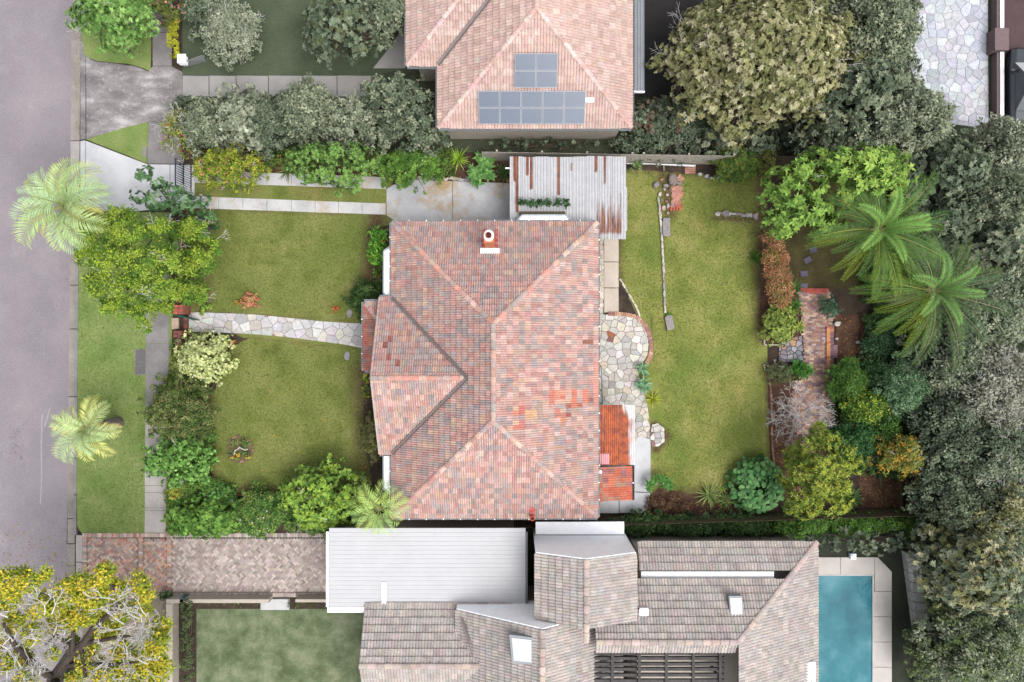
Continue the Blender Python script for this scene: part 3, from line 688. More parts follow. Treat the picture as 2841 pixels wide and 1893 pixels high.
# chimney
def chim():
    x0, y0, _ = W(1356,688,4.4); x0 = W(1356,0,5.7)[0]
    top = 5.75; yt = W(0,657,top)[1]
    zb = ZE+(hy1-yt)*TAN-.3
    V, F = box(x0-.24,x0+.24,yt-.26,yt+.26,zb,top-.1); st = part('chimney', V, F, ground_mat('chimney_brick', [(.3,(214,120,84)),(.6,(232,150,108))], 6, 40, .2), house)
    V, F = prism([(x0+.24*math.cos(a), yt+.06+.27*math.sin(a)) for a in np.linspace(0, 2*math.pi, 15)[:-1]], top-.14, top, .04); part('chimney_cap', V, F, WHITE, st)
    V = []; n = 14
    for r, z in ((.15,top),(.15,top+.22),(.115,top+.22),(.115,top-.2)): V += [(x0+r*math.cos(2*math.pi*i/n), yt+.05+r*math.sin(2*math.pi*i/n), z) for i in range(n)]
    F = [(k*n+i, k*n+(i+1)%n, (k+1)*n+(i+1)%n, (k+1)*n+i) for k in range(3) for i in range(n)]+[tuple(range(3*n, 4*n))]
    part('chimney_pot', V, F, flat_mat('pot_clay', (150,84,66), .9), st); V, F = tube([((x0,yt+.05,top+.1),(x0,yt+.05,top+.16),.113,.113)], 12); part('flue_opening', V, F, flat_mat('flue_shade', (96,50,42), .95), st)  # dark disc inside the pot paints the shade of its hollow
    # flashing apron lying on the slope, below and beside the stack
    sl_ = lambda x, y, l: (x, y, ZE+(hy1-y)*TAN+l)
    P = [(x0-.47,yt-.29),(x0+.47,yt-.29),(x0+.47,yt-.58),(x0-.47,yt-.58)]
    V = [sl_(x, y, l) for l in (.04,.105) for x, y in P]; part('flashing', V, [(4,7,6,5),(0,1,5,4),(1,2,6,5),(2,3,7,6),(3,0,4,7)], WHITE, st)
    for sx in (-1, 1):
        P = [(x0+sx*.25,yt-.28),(x0+sx*.42,yt-.28),(x0+sx*.38,yt+.7),(x0+sx*.25,yt+.8)]
        V = [sl_(x, y, l) for l in (.02,.1) for x, y in P]; part('flashing', V, [(4,5,6,7),(0,1,5,4),(1,2,6,5),(2,3,7,6),(3,0,4,7)], flat_mat('red_lead', (196,96,92), .8, .3, 9), st, label='red stained side flashing of the chimney')
chim()
# terracotta vent pipe at the south eave
TC = flat_mat('terracotta_pipe', (206,86,60), .8, .2, 8)
vx, vy, _ = W(1477,1436,3.5); V, F = tube([((vx,vy,2.4),(vx,vy,3.62),.075,.075),((vx,vy,3.62),(vx,vy,3.72),.13,.13)], 10); vp = part('vent_pipe', V, F, TC, house)
V, F = tube([((vx,vy,3.721),(vx,vy,3.73),.08,.08)], 10); part('vent_opening', V, F, flat_mat('vent_shade', (60,34,30), .95), vp)  # dark disc on the solid pipe paints the shade of an open end
P = [W(1468,1409,3.6),W(1487,1409,3.6),W(1484,1434,3.3),W(1470,1434,3.3)]; sl_ = lambda x, y, l: (x, y, ZE+(y-hy0)*TAN+l)
V = [sl_(x, y, l) for l in (.03,.1) for x, y, _ in P]; part('vent_flashing', V, [(4,5,6,7),(0,1,5,4),(1,2,6,5),(2,3,7,6),(3,0,4,7)], flat_mat('red_flashing', (206,96,88), .8, .35, 7), house)

# ---------------------------------------------------------------- corrugated iron: carport and rear lean-to
def iron_mat(name, sheet_c, rust_c, dark_c, smap, lo):
    m, n, b = mk(name)
    at = n.nodes.new('ShaderNodeAttribute'); at.attribute_name = 'rust'
    n1 = noise(n, 1.0, 6, .7, smap); n2 = noise(n, 3.0, 5, .7); n3 = noise(n, 40, 3, .6)
    s_ = n.nodes.new('ShaderNodeMath'); s_.operation = 'ADD'; n.links.new(n1, s_.inputs[0]); n.links.new(at.outputs['Fac'], s_.inputs[1])
    base = mix(n, 'MIX', mapr(n, n2, .35, .65, 0, 1), L(sheet_c), L(tuple(x*.93 for x in sheet_c)))
    rust = mix(n, 'MIX', mapr(n, n2, .38, .62, 0, 1), L(rust_c), L(dark_c))
    c = mix(n, 'MIX', mapr(n, s_.outputs[0], lo, lo+.2, 0, 1), base, rust)
    c = mix(n, 'MULTIPLY', 1.0, c, ramp(n, n3, [(.3,(.86,)*3),(.7,(1.14,)*3)]))
    n.links.new(c, b.inputs['Base Color']); b.inputs['Roughness'].default_value = .55; b.inputs['Specular IOR Level'].default_value = .35
    return m
def corr(name, parent, x0, x1, y0, y1, z0, z1, mat, rustf, pitch=.152, amp=.018, ny=16, along='y', label=None):
    """corrugated sheet with the ribs along y; rustf(x,y)->0..1"""
    nx = max(4, round((x1-x0)/pitch*6)); V = []; A = []
    for j in range(ny+1):
        for i in range(nx+1):
            x = x0+(x1-x0)*i/nx; y = y0+(y1-y0)*j/ny; V.append((x, y, z0+(z1-z0)*j/ny+amp*math.cos(2*math.pi*(x-x0)/pitch))); A.append(rustf(x, y))
    F = [(j*(nx+1)+i, j*(nx+1)+i+1, (j+1)*(nx+1)+i+1, (j+1)*(nx+1)+i) for j in range(ny) for i in range(nx)]
    return part(name, V, F, mat, parent, smooth=True, attrs={'rust': A}, label=label)
cp = thing('carport', 'rust streaked corrugated iron carport roof beside the house at the end of the driveway', 'carport', W(1575,520))
IRON = iron_mat('zinc_iron', (202,202,205), (150,96,70), (108,64,52), (5.5,.35,1), .64)
CZ = 2.45
streak = [(1428,434,500,.5),(1434,434,590,.6),(1463,434,490,.5),(1474,434,520,.5),(1549,434,540,.5),(1586,455,480,.3),(1653,440,480,.42),(1678,434,510,.3)]
def rustc(x, y):
    k = 1-CZ/H; px = 1420.5+x*S/k; py = 946.5-y*S/k; r = 0.0
    for sx, a, b_, s_ in streak:
        if abs(px-sx) < 4.2 and a-8 < py < b_: r = max(r, s_)
    if 1655 < px < 1725 and py > 520: r = max(r, min(.34, (py-515)/300)*(1 if py < 648 else .4))
    return r
xs = np.linspace(1414.5, 1735, 10)
for a, b in zip(xs[:-1], xs[1:]):
    top = rnd.uniform(432.5, 436); split = []
    xa, xb = W(a,0,CZ)[0], W(b+1.5,0,CZ)[0]
    bot = 664 if (a+b)/2 > 1665 else 640
    dz = rnd.uniform(-.006,.006)
    corr('roof_sheet', cp, xa, xb, W(0,bot,CZ)[1], W(0,top,CZ)[1], CZ+dz, CZ+dz, IRON, rustc, ny=22)
for a, b in ((1418,440),(1418,590),(1570,440),(1726,440),(1726,590)):
    V, F = tube([((*W(a,b)[:2],0),(*W(a,b,CZ)[:2],CZ-.12),.045,.045)], 8); part('post', V, F, DARKM, cp)
for y in (442, 520, 590):
    V, F = box(W(1417,0,CZ)[0],W(1733,0,CZ)[0],W(0,y,CZ)[1]-.03,W(0,y,CZ)[1]+.03,CZ-.13,CZ-.03); part('beam', V, F, FENCE, cp)
V, F = tube([(W(1402,467,CZ-.1),W(1420,467,CZ-.1),.04,.04)], 8); part('drain_pipe', V, F, WHITE, cp)
# planter and clipped shrubs in front of the side bay window
pz2 = CZ+.03
pt = thing('planter_trough', 'long narrow planter trough under the white side bay window, holding clipped shrubs', 'planter', W(1505,592,pz2))
V, F = box(W(1440,0,2.5)[0],W(1568,0,2.5)[0],W(0,596,2.5)[1],W(0,588,2.5)[1],pz2,pz2+.12); part('trough', V, F, FENCED, pt)
# rear lean-to: rusty iron awning and little tiled roof
la = thing('lean_to_awning', 'rusty orange corrugated awning with flaking white paint against the rear wall', 'awning', W(1712,1207))
AZ = 2.5
IRON2 = iron_mat('rusty_painted_iron', (236,236,236), (212,108,56), (140,66,46), (3.5,.6,1), .5)
def rusta(x, y):
    k = 1-AZ/H; px = 1420.5+x*S/k; py = 946.5-y*S/k
    e = (px-1728)/40 + max(0, (1170-py)/90)*max(0,(px-1690)/40)
    r = .45-.62*max(0, e)
    if 1170 < py < 1250 and 1668 < px < 1714: r += .1
    return r
for a, b in ((1664,1673),(1674,1716),(1717,1762)):
    corr('roof_sheet', la, W(a,0,AZ)[0], W(b,0,AZ)[0], W(0,1291,AZ)[1], W(0,1124,AZ)[1], AZ-(a-1664)*.0012, AZ-(a-1664)*.0012, IRON2, rusta, pitch=.1, amp=.016, ny=24)
PINK = flat_mat('pink_paint', (236,170,178), .6, .08, 5)
corr('painted_patch', la, W(1665,0,AZ)[0], W(1690,0,AZ)[0], W(0,1289,AZ)[1], W(0,1259,AZ)[1], AZ+.012, AZ+.012, PINK, lambda x, y: 0, pitch=.1, amp=.016, ny=2)
for p in ((1758,1128),(1758,1287)):
    V, F = tube([((*W(*p)[:2],0),(*W(*p,AZ)[:2],AZ-.04),.035,.035)], 8); part('post', V, F, WHITE, la)
lt = thing('lean_to_shed', 'small lean-to shed with bright orange tiles at the rear corner of the house', 'shed', W(1706,1340))
r2 = Roof(.24,.33); z1, z0 = 2.75, 2.35; lx0, lx1 = W(1661,0,z1)[0], W(1751,0,z0)[0]; ly0, ly1 = W(0,1388,2.4)[1], W(0,1293,2.4)[1]
r2.plane([(lx1,ly0,z0),(lx1,ly1,z0),(lx0,ly1,z1),(lx0,ly0,z1)], ((lx1,ly0,z0),(lx1,ly1,z0)), [(220,108,78),(222,128,98),(202,100,82),(190,118,112),(166,116,122),(206,150,126),(226,118,82),(184,158,136)])
r2.build(lt)
V, F = box(lx0,lx1-.15,ly0+.1,ly1-.1,0,z0-.05); part('wall', V, F, WHITEW, lt)
gutter(lt, [(lx1,ly1,z0),(lx1,ly0,z0)], [(1,0)], DARKM)
V, F = tube([(W(1665,1310,2.9),W(1665,1310,3.05),.1,.1)], 10); part('vent_cap', V, F, WHITE, lt)
V, F = tube([((*W(1668,1015,0.9)[:2],.9),(*W(1671,1122,.9)[:2],.9),.03,.03)]+[((*W(1668+3*t_,1015+107*t_,.9)[:2],0),(*W(1668+3*t_,1015+107*t_,.9)[:2],.9),.02,.02) for t_ in (0,.33,.66,1)], 6)
hr = part('handrail', V, F, flat_mat('green_rail', (116,138,130), .5), None); tag(hr, 'thin green handrail beside the rear wall of the house', 'handrail')

# ---------------------------------------------------------------- neighbours' houses
def simple_tiles(parent, planes, pal, gu=.3, gv=.36, cap=300):
    r = Roof(gu, gv)
    for pts, ev in planes: r.plane(pts, ev, pal)
    return r.build(parent, cap)
n1 = thing('house', 'neighbouring house with faded pink tile roof and solar panels above the garden', 'house', W(1500,100))
z0 = 3.1; a0 = W(1129,183,z0); b0 = W(1216,183,z0); m0 = W(1216,355,z0); m1 = W(1752,355,z0); hwp = (m1[0]-m0[0])/2; T = .5
apx = (m0[0]+hwp, m0[1]+hwp, z0+hwp*T); yT = 24.0; t6 = 6.5
PP = [(210,177,167),(214,183,173),(206,173,163),(218,189,179),(212,180,170),(220,193,183),(208,175,165),(213,182,171),(224,203,193)]
S1 = lambda p, t: (p[0]+t, p[1]+t, z0+t*T)
rfN = simple_tiles(n1, [
  ([m0, m1, apx], (m0, m1)),
  ([m1, (m1[0],yT,z0), (apx[0],yT,apx[2]), apx], (m1, (m1[0],yT,z0))),
  ([b0, m0, apx, S1(b0, hwp)], (b0, m0)),
  ([a0, b0, S1(b0, t6-.01) if t6 < hwp else S1(b0, hwp), S1(a0, t6)], (a0, b0)),
  ([(a0[0],yT,z0), a0, S1(a0, t6), (a0[0]+t6,yT,z0+t6*T)], ((a0[0],yT,z0), a0))], PP)
PC = [(222,188,180),(228,200,192),(216,176,168),(230,206,198)]
for a, b in ((m0,apx),(m1,apx),(apx,(apx[0],yT,apx[2])),(a0,S1(a0,t6))): caps(rfN, a, b, PC, .42, .9)
V, F = strip3(b0, S1(b0,hwp), .2, lift=.1); part('valley_flashing', V, F, VAL, rfN)
V, F = box(m0[0]+.35,m1[0]-.4,m0[1]+.35,yT,0,z0-.05); part('wall', V, F, RENDERW, n1)
V, F = box(a0[0]+.4,m0[0]+.3,a0[1]+.4,yT,0,z0-.06); part('wall', V, F, RENDERW, n1)
for p, q, o in ((m0,m1,(0,-1)),(b0,m0,(-1,0)),(a0,b0,(0,-1)),(m1,(m1[0],yT,z0),(1,0)),((a0[0],yT,z0),a0,(-1,0))): gutter(n1, [p, q], [o], GREYM, br=99)
# solar panels, each a thing's part in its array
SOL = flat_mat('solar_cell', (104,116,134), .25, .05, 3, .5); SOLF = flat_mat('solar_frame', (176,180,188), .4, .05, 4, .5)
def panel_mesh(w_, h_):
    V, F = box(0,w_,0,h_,0,.035); return newmesh('solar_panel', V, F, SOLF), newmesh('cell_face', [(.025,.025,.038),(w_-.025,.025,.038),(w_-.025,h_-.025,.038),(.025,h_-.025,.038)], [(0,1,2,3)], SOL)
from mathutils import Matrix
k_ = math.hypot(1,T); v_ = np.array((0,1/k_,T/k_)); n_ = np.array((0,-T/k_,1/k_)); rotp = Matrix((Vector((1,0,0)), Vector(v_), Vector(n_))).transposed().to_euler()
def roofpt(px, py):
    z = 4.0
    for _ in range(12): x, y, _z = W(px, py, z); z = z0+(y-m0[1])*T+.16
    return np.array((x, y, z))
def array(label, px0, px1, py0, py1, nx, ny):
    a = roofpt(px0, py1); b = roofpt(px1, py1); c = roofpt(px0, py0); wx_ = (b[0]-a[0])/nx; hy_ = np.linalg.norm(c-a)/ny
    for sp in (0,):
        arr = thing('solar_array', label, 'solar panels', a)
    mf, mc = panel_mesh(wx_-.02, hy_-.02)
    for i in range(nx):
        for j in range(ny):
            o = piece('solar_panel', mf, arr, a+np.array((1,0,0))*(i*wx_+.01)+v_*(j*hy_+.01), rotp); WL[o.name] = WL[arr.name]
            c_ = bpy.data.objects.new('cell_face', mc); C.objects.link(c_); c_.parent = o
    mb = MB()
    for j in range(ny):
        p = a+v_*(j*hy_+hy_/2)-n_*.06; q = p+np.array((b[0]-a[0],0,0)); vv, ff = tube([(p, q, .025, .025)], 4); mb.add(vv, ff)
    mb.part('mounting_rail', SOLF, arr)
array('two by two block of grey solar panels, upper group on the pink roof', 1427, 1546, 148, 244, 2, 2)
array('ten solar panels in two rows of five, lower group on the pink roof', 1328, 1622, 252, 345, 5, 2)
p = roofpt(1636,278); V, F = rbox(p[0],p[1],p[2]-.1,p[2]+.05,.42,.2); part('roof_vent', V, F, WHITE, n1)
sa = thing('side_awning', 'grey corrugated side awning along the right edge of the pink roofed house', 'awning', W(1772,120))
corr('roof_sheet', sa, W(1755,0,2.6)[0], W(1788,0,2.6)[0], W(0,252,2.6)[1], 19.0, 2.55, 2.55, flat_mat('grey_iron', (150,155,162), .6, .08, 4), lambda x, y: 0, pitch=.15, amp=.02, ny=4)
V, F = box(W(1755,0,2.6)[0],W(1789,0,2.6)[0],W(0,256,2.6)[1],W(0,253,2.6)[1],2.45,2.62); part('end_gutter', V, F, WHITE, sa)
for yy in (250, 60):
    V, F = tube([((*W(1785,yy)[:2],0),(*W(1785,yy,2.5)[:2],2.5),.04,.04)], 8); part('post', V, F, GREYM, sa)
# downpipe standing off the eave
# lower neighbour: white garage and grey-brown tiled house
gar = thing('garage', 'broad white ribbed metal garage roof just below the garden fence', 'garage', W(1180,1580))
gz = 3.0; gx0, gx1 = W(914,0,gz)[0], W(1458,0,gz)[0]; gy0, gy1 = W(0,1684,gz)[1], W(0,1476,gz)[1]
ny = int((gy1-gy0)/.09); V = []; 
GW = flat_mat('white_metal_roof', (208,208,211), .5, .04, 1.2)
prof = []
yy = gy0
while yy < gy1: prof += [(yy,.0),(yy+.16,.0),(yy+.175,.012),(yy+.205,.012),(yy+.22,0)]; yy += .225
for x in (gx0, gx1): V += [(x, y, gz+z+(y-gy0)*.012) for y, z in prof]
n = len(prof); part('roof_sheet', V, [(i, n+i, n+i+1, i+1) for i in range(n-1)], GW, gar)
V, F = box(gx0+.15,gx1-.15,gy0+.15,gy1-.15,0,gz-.06); part('wall', V, F, RENDERW, gar)
gutter(gar, [(gx0-.02,gy1,gz+.04),(gx0-.02,gy0,gz+.04)], [(-1,0)], WHITE, .14, br=99); gutter(gar, [(gx1+.02,gy1,gz+.06),(gx1+.02,gy0,gz+.06)], [(1,0)], GREYM, .08, br=99)
V, F = box(gx0-.1,W(1290,0,gz)[0],gy0-.28,gy0-.01,gz-.1,gz+.03); part('fascia', V, F, WHITE, gar)
ridge = gz+.1
V, F = box(W(1060,0,gz)[0],W(1072,0,gz)[0],gy0+.02,W(0,1615,gz)[1],gz+.045,gz+.075); part('flashing', V, F, WHITE, gar)
n2 = thing('house', 'grey brown tiled house with white gables below the garden, beside the pool', 'house', W(1700,1720))
GP = [(191,182,176),(183,176,172),(197,187,180),(177,172,169),(200,184,178),(190,176,170),(206,194,187),(185,181,178)]
GL_ = [(196,178,170),(188,174,168),(204,184,174)]
YB = W(0,1893,4)[1]-3
pl_ = []
# west block
zA = 3.0; wA = W(1013,1674,zA); wB = W(1420,1674,zA); zr_ = 4.35; yr = W(0,1848,zr_)[1]
pl_ += [([wB, wA, (wA[0],yr,zr_), (wB[0],yr,zr_)], (wB, wA)), ([(wA[0],YB,zr_-(yr-YB)*.45), (wB[0],YB,zr_-(yr-YB)*.45), (wB[0],yr,zr_), (wA[0],yr,zr_)], ((wA[0],YB,zr_-(yr-YB)*.45), (wB[0],YB,zr_-(yr-YB)*.45)))]
# gable 1
gy = -13.46; zg = 6.0; ze = 3.65; gx = 1.42; gl = -2.78; gr = 5.5
pl_ += [([(gl,gy,ze),(gl,YB,ze),(gx,YB,zg),(gx,gy,zg)], ((gl,gy,ze),(gl,YB,ze))), ([(gr,YB,ze),(gr,gy,ze),(gx,gy,zg),(gx,YB,zg)], ((gr,YB,ze),(gr,gy,ze)))]
# gable 2
g2y = -10.2; z2 = 6.0; e2 = 5.05; x2 = W(1627,0,z2)[0]; l2 = W(1486,0,e2)[0]; r2_ = W(1764,0,e2)[0]; yb2 = gy+.02
pl_ += [([(l2,g2y,e2),(l2,yb2,e2),(x2,yb2,z2),(x2,g2y,z2)], ((l2,g2y,e2),(l2,yb2,e2))), ([(r2_,yb2,e2),(r2_,g2y,e2),(x2,g2y,z2),(x2,yb2,z2)], ((r2_,yb2,e2),(r2_,g2y,e2)))]
# east block
e0 = 3.0; xr = W(2266,0,e0)[0]; xl = W(1768,0,e0)[0]; yn = W(0,1504,e0)[1]; xi = 4.0
p1 = W(0,1582,3.65)[1]; pu = W(0,1606,3.85)[1]; zt = 5.4; yt_ = W(0,1782,zt)[1]; xh = W(2048,0,zt)[0]; xm_ = W(2148,0,3.85)[0]
hipf = lambda f: (xr+(xh-xr)*f, yn+(yt_-yn)*f, e0+(zt-e0)*f)
f1 = (yn-p1)/(yn-yt_); f2 = (yn-pu)/(yn-yt_); h1, h2 = hipf(f1), hipf(f2)
pl_ += [([(xr,yn,e0),(xl,yn,e0),(xl,p1,h1[2]),h1], ((xr,yn,e0),(xl,yn,e0))), ([h2,(xi,pu,h2[2]),(xi,yt_,zt),(xh,yt_,zt)], (h2,(xi,pu,h2[2]))),
        ([(xr,YB,e0),(xr,yn,e0),(xh,yt_,zt),(xh,YB,zt)], ((xr,YB,e0),(xr,yn,e0)))]
ysl = yt_-.55
pl_ += [([(xi,ysl,zt-.3),(xh,ysl,zt-.3),(xh,yt_,zt),(xi,yt_,zt)], ((xi,ysl,zt-.3),(xh,ysl,zt-.3)))]
rf2 = simple_tiles(n2, pl_, GP)
for a, b in (((wA[0],yr,zr_),(gl+1.2,yr,zr_)),((gx,gy,zg),(gx,YB,zg)),((x2,g2y,z2),(x2,yb2-.6,z2)),((xr,yn,e0),(xh,yt_,zt)),((xi,yt_,zt),(xh,yt_,zt))): caps(rf2, a, b, GL_, .42, 1.1)
def wallpoly(P, y, name, m=WHITE, th=.14):
    V = [(x, y, z) for x, z in P]+[(x, y-th, z) for x, z in P]; n = len(P)
    return part(name, V, [tuple(range(n))[::-1], tuple(range(n, 2*n))]+[(i,(i+1)%n,n+(i+1)%n,n+i) for i in range(n)], m, n2)
wallpoly([(gl,2.6),(gr,2.6),(gr,ze),(gx,zg+.02),(gl,ze)], gy+.05, 'gable')
wallpoly([(l2,0.3),(r2_,0.3),(r2_,e2),(x2,z2+.02),(l2,e2)], g2y+.05, 'gable')
for (x0, x1, y0, y1, z1_) in ((wA[0]+.4,gl,YB,wA[1]-.4,2.95),(gl+.3,gr,YB,gy-.1,ze-.05),(l2+.25,r2_-.2,gy,g2y-.1,e2-.05),(xl,xr-.5,YB,yn-.45,2.95)):
    V, F = box(x0,x1,y0,y1,0,z1_); part('wall', V, F, RENDERW, n2)
V, F = box(l2+.1,r2_-.1,g2y+.1,g2y+.75,2.1,2.22); bl = part('balcony', V, F, WHITE, n2)
for k in range(2):
    V, F = box(l2+.9+k*2.1,l2+1.8+k*2.1,g2y+.1,g2y+.13,.6,1.9); part('window', V, F, GLASS, n2)
V, F = box(xl+.05,xm_,pu+.02,p1-.02,3.55,3.82); part('parapet', V, F, WHITEW, n2)
for p in (((r2_-.05,W(0,1600,4.6)[1],4.6),(x2+.1,yb2+.3,5.5)),((gl+.3,gy-.3,3.9),(gl+2.4,YB,4.2))):
    V, F = strip3(*p, .16, lift=.12); part('valley_flashing', V, F, VAL, rf2)
def skylight(pts, z, tilt=0):
    P = pxp(pts, z); V, F = prism([p[:2] for p in P], z-.25, z+.05); s_ = part('skylight', V, F, GREYM, rf2)
    c = np.mean([p[:2] for p in P], axis=0); Q = [tuple(c+(np.array(p[:2])-c)*.82) for p in P]; V, F = prism(Q, z+.03, z+.07); part('pane', V, F, flat_mat('skylight_glass', (196,200,208), .15, .03, 2, .6) if 'skylight_glass' not in bpy.data.materials else bpy.data.materials['skylight_glass'], n2)
skylight([(1413,1760),(1480,1768),(1480,1844),(1420,1838)], 5.78)
skylight([(2021,1653),(2058,1653),(2062,1716),(2026,1716)], 4.75)
V, F = box(*(sorted((W(1774,0,4.8)[0],W(1799,0,4.8)[0]))),*(sorted((W(0,1688,4.8)[1],W(0,1710,4.8)[1]))),4.3,4.85); part('roof_vent', V, F, WHITE, n2)
pg = thing('pergola', 'dark weathered timber pergola in the courtyard of the grey brown house', 'pergola', W(1800,1850))
PB = flat_mat('burnt_timber', (86,82,82), .9, .3, 4)
for k, y in enumerate((1812,1826,1842,1856,1872,1888)):
    V, F = box(W(1590,0,4.6)[0],W(2010,0,4.6)[0],W(0,y+5,4.6)[1],W(0,y-3,4.6)[1],4.5,4.62); part('beam', V, F, PB, pg)
for k in range(9):
    x = 1575+k*12 if k < 4 else 1700+(k-4)*75
    V, F = box(W(x-4,0,4.8)[0],W(x+4,0,4.8)[0],W(0,1900,4.8)[1],W(0,1795 if k < 4 else 1806,4.8)[1],4.64,4.74); part('rafter', V, F, PB, pg)
for x in (1600, 2000):
    for y in (1815, 1890):
        V, F = tube([((*W(x,y,4.5)[:2],0),(*W(x,y,4.5)[:2],4.5),.07,.07)], 6); part('post', V, F, PB, pg)
wr = thing('flat_roof', 'small flat white roof at the bottom edge beside the pool deck', 'roof', W(2205,1870))
V, F = box(W(2160,0,3.4)[0],W(2262,0,3.4)[0],W(0,2000,3.4)[1],W(0,1838,3.4)[1],3.25,3.4); part('roof_sheet', V, F, WHITE, wr)
# pool
deck = setting('pool_deck')
DK = ground_mat('pool_paving', [(.3,(206,198,192)),(.6,(218,212,206)),(.8,(226,220,216))], .8, 26, .06)
for pts in ([(2250,1546),(2330,1546),(2330,1595),(2250,1595)],[(2331,1546),(2425,1546),(2425,1595),(2331,1595)],[(2426,1546),(2434,1546),(2473,1586),(2473,1640),(2426,1640)]): slab('slab', pts, -.05, .05, DK, deck)
for y in range(1641, 2000, 70): slab('slab', [(2422,y),(2473,y),(2473,y+69),(2422,y+69)], -.05, .05, DK, deck)
slab('slab', [(2250,1596),(2266,1596),(2266,2000),(2250,2000)], -.05, .045, DK, deck)
m, n, b = mk('pool_water')
c = ramp(n, noise(n, .5, 6, .55), [(.36,L((20,106,122))),(.5,L((44,128,142))),(.64,L((88,152,164)))])
n.links.new(c, b.inputs['Base Color']); b.inputs['Roughness'].default_value = .06; b.inputs['Specular IOR Level'].default_value = .06; bump(n, b, noise(n, 3, 4), .35, .08)
sheet('pool_water', [(2266,1595),(2422,1595),(2422,2000),(2266,2000)], .004, m)
cop = part('pool_coping', *(lambda m_: (m_.V, m_.F))((lambda m_: ([m_.add(*prism(pxp(q), -.03, .058, .01)) for q in ([(2266,1592),(2424,1592),(2424,1597),(2266,1597)],[(2419,1597.5),(2424,1597.5),(2424,2000),(2419,2000)],[(2264,1592),(2268,1592),(2268,2000),(2264,2000)])], m_)[1])(MB())), CONC, deck)
pf = thing('pool_skimmer', 'small white and blue pool skimmer box at the top edge of the pool deck', 'pool fitting', W(2362,1540))
V, F = rbox(*W(2362,1541)[:2],0,.25,.3,.3); part('box', V, F, WHITE, pf)
V, F = rbox(*W(2357,1536)[:2],.25,.28,.16,.16,.3); part('lid', V, F, flat_mat('pale_blue', (150,196,214), .4), pf)
rw = thing('retaining_wall', 'weathered grey timber retaining wall to the right of the pool', 'wall', W(2527,1640))
for i in range(8):
    y0 = 1526+i*27; x = 2500+i*3.6
    V, F = prism(pxp([(x,y0),(x+36,y0+4),(x+40,y0+30),(x+4,y0+26)]), 0, .5+.03*(i%2), .03); part('sleeper', V, F, flat_mat('grey_timber', (196,194,192), .9, .3, 5) if 'grey_timber' not in bpy.data.materials else bpy.data.materials['grey_timber'], rw)
sheet('neighbour_lawn', [(2266,1440),(2520,1440),(2540,1900),(2474,1900),(2474,1586),(2433,1546),(2266,1546)], -.004, ground_mat('dark_lawn', [(.3,(44,50,40)),(.6,(60,66,52))], .6, 22, .25))
# upper neighbours: lawns, paths, white court, brown drive
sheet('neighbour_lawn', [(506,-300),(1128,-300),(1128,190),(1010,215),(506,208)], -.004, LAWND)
npth = setting('neighbour_path')
for a, b in ((507,580),(581,655),(656,745),(746,840),(841,935),(936,1030)): slab('slab', [(a,210),(b-1,211),(b-1,268),(a,268)], -.02, .01, ground_mat('grey_path', [(.3,(160,158,156)),(.6,(178,175,172))], .7, 30, .08) if 'grey_path' not in bpy.data.materials else bpy.data.materials['grey_path'], npth)
slab('slab', [(1035,190),(1090,120),(1125,60),(1125,190)], -.02, .008, bpy.data.materials['grey_path'], npth)
sheet('neighbour_drive', [(1756,-300),(1975,-300),(1965,270),(1756,270)], -.003, ASPHD)
crt = setting('courtyard')
CRT = [(2528,-60),(2740,-60),(2742,340),(2700,352),(2640,345),(2560,290),(2520,170),(2522,60)]
g = random.Random(3); P = [p_[:2] for p_ in pxp(CRT)]
part('bedding', [(x, y, .0) for x, y in (P if area2(P) > 0 else P[::-1])], [tuple(range(len(P)))], flat_mat('pale_joint', (176,178,184), .9), crt)
for cell in crazy(P, .5, .02, 31):
    V, F = prism(cell, 0, .02+g.uniform(-.003,.003), .01); part('stone', V, F, STONE, crt, col=[L(vary(g.choice([(210,212,220),(200,203,212),(216,218,224),(192,194,204)]), .05, g))]*len(V))
sheet('brown_driveway', [(2752,-60),(2900,-60),(2900,334),(2752,334)], .0, ground_mat('brown_paving', [(.3,(84,66,68)),(.6,(98,78,80))], .8, 24, .14))
sw = thing('low_wall', 'low white capped wall between pale courtyard and brown driveway', 'wall', W(2755,150))
for a, b in ((-60,92),(156,335)):
    V, F = box(W(2748,0)[0],W(2768,0)[0],W(0,b)[1],W(0,a)[1],0,.5); part('wall_panel', V, F, flat_mat('dull_wall', (120,104,104), .9) if 'dull_wall' not in bpy.data.materials else bpy.data.materials['dull_wall'], sw)
    V, F = box(W(2755,0)[0],W(2766,0)[0],W(0,b)[1],W(0,a)[1],.502,.56); part('coping', V, F, WHITEW, sw)
V, F = box(W(2736,0)[0],W(2774,0)[0],W(0,154)[1],W(0,94)[1],0,.7); part('gate_pier', V, F, flat_mat('brown_pier', (128,108,110), .9), sw)
# lower-left neighbour
sheet('neighbour_lawn', [(545,1690),(1012,1690),(1012,2000),(545,2000)], -.003, LAWNP)
sheet('planting_strip', [(495,1660),(915,1660),(915,1690),(545,1690),(545,2000),(500,2000)], -.002, SOIL)
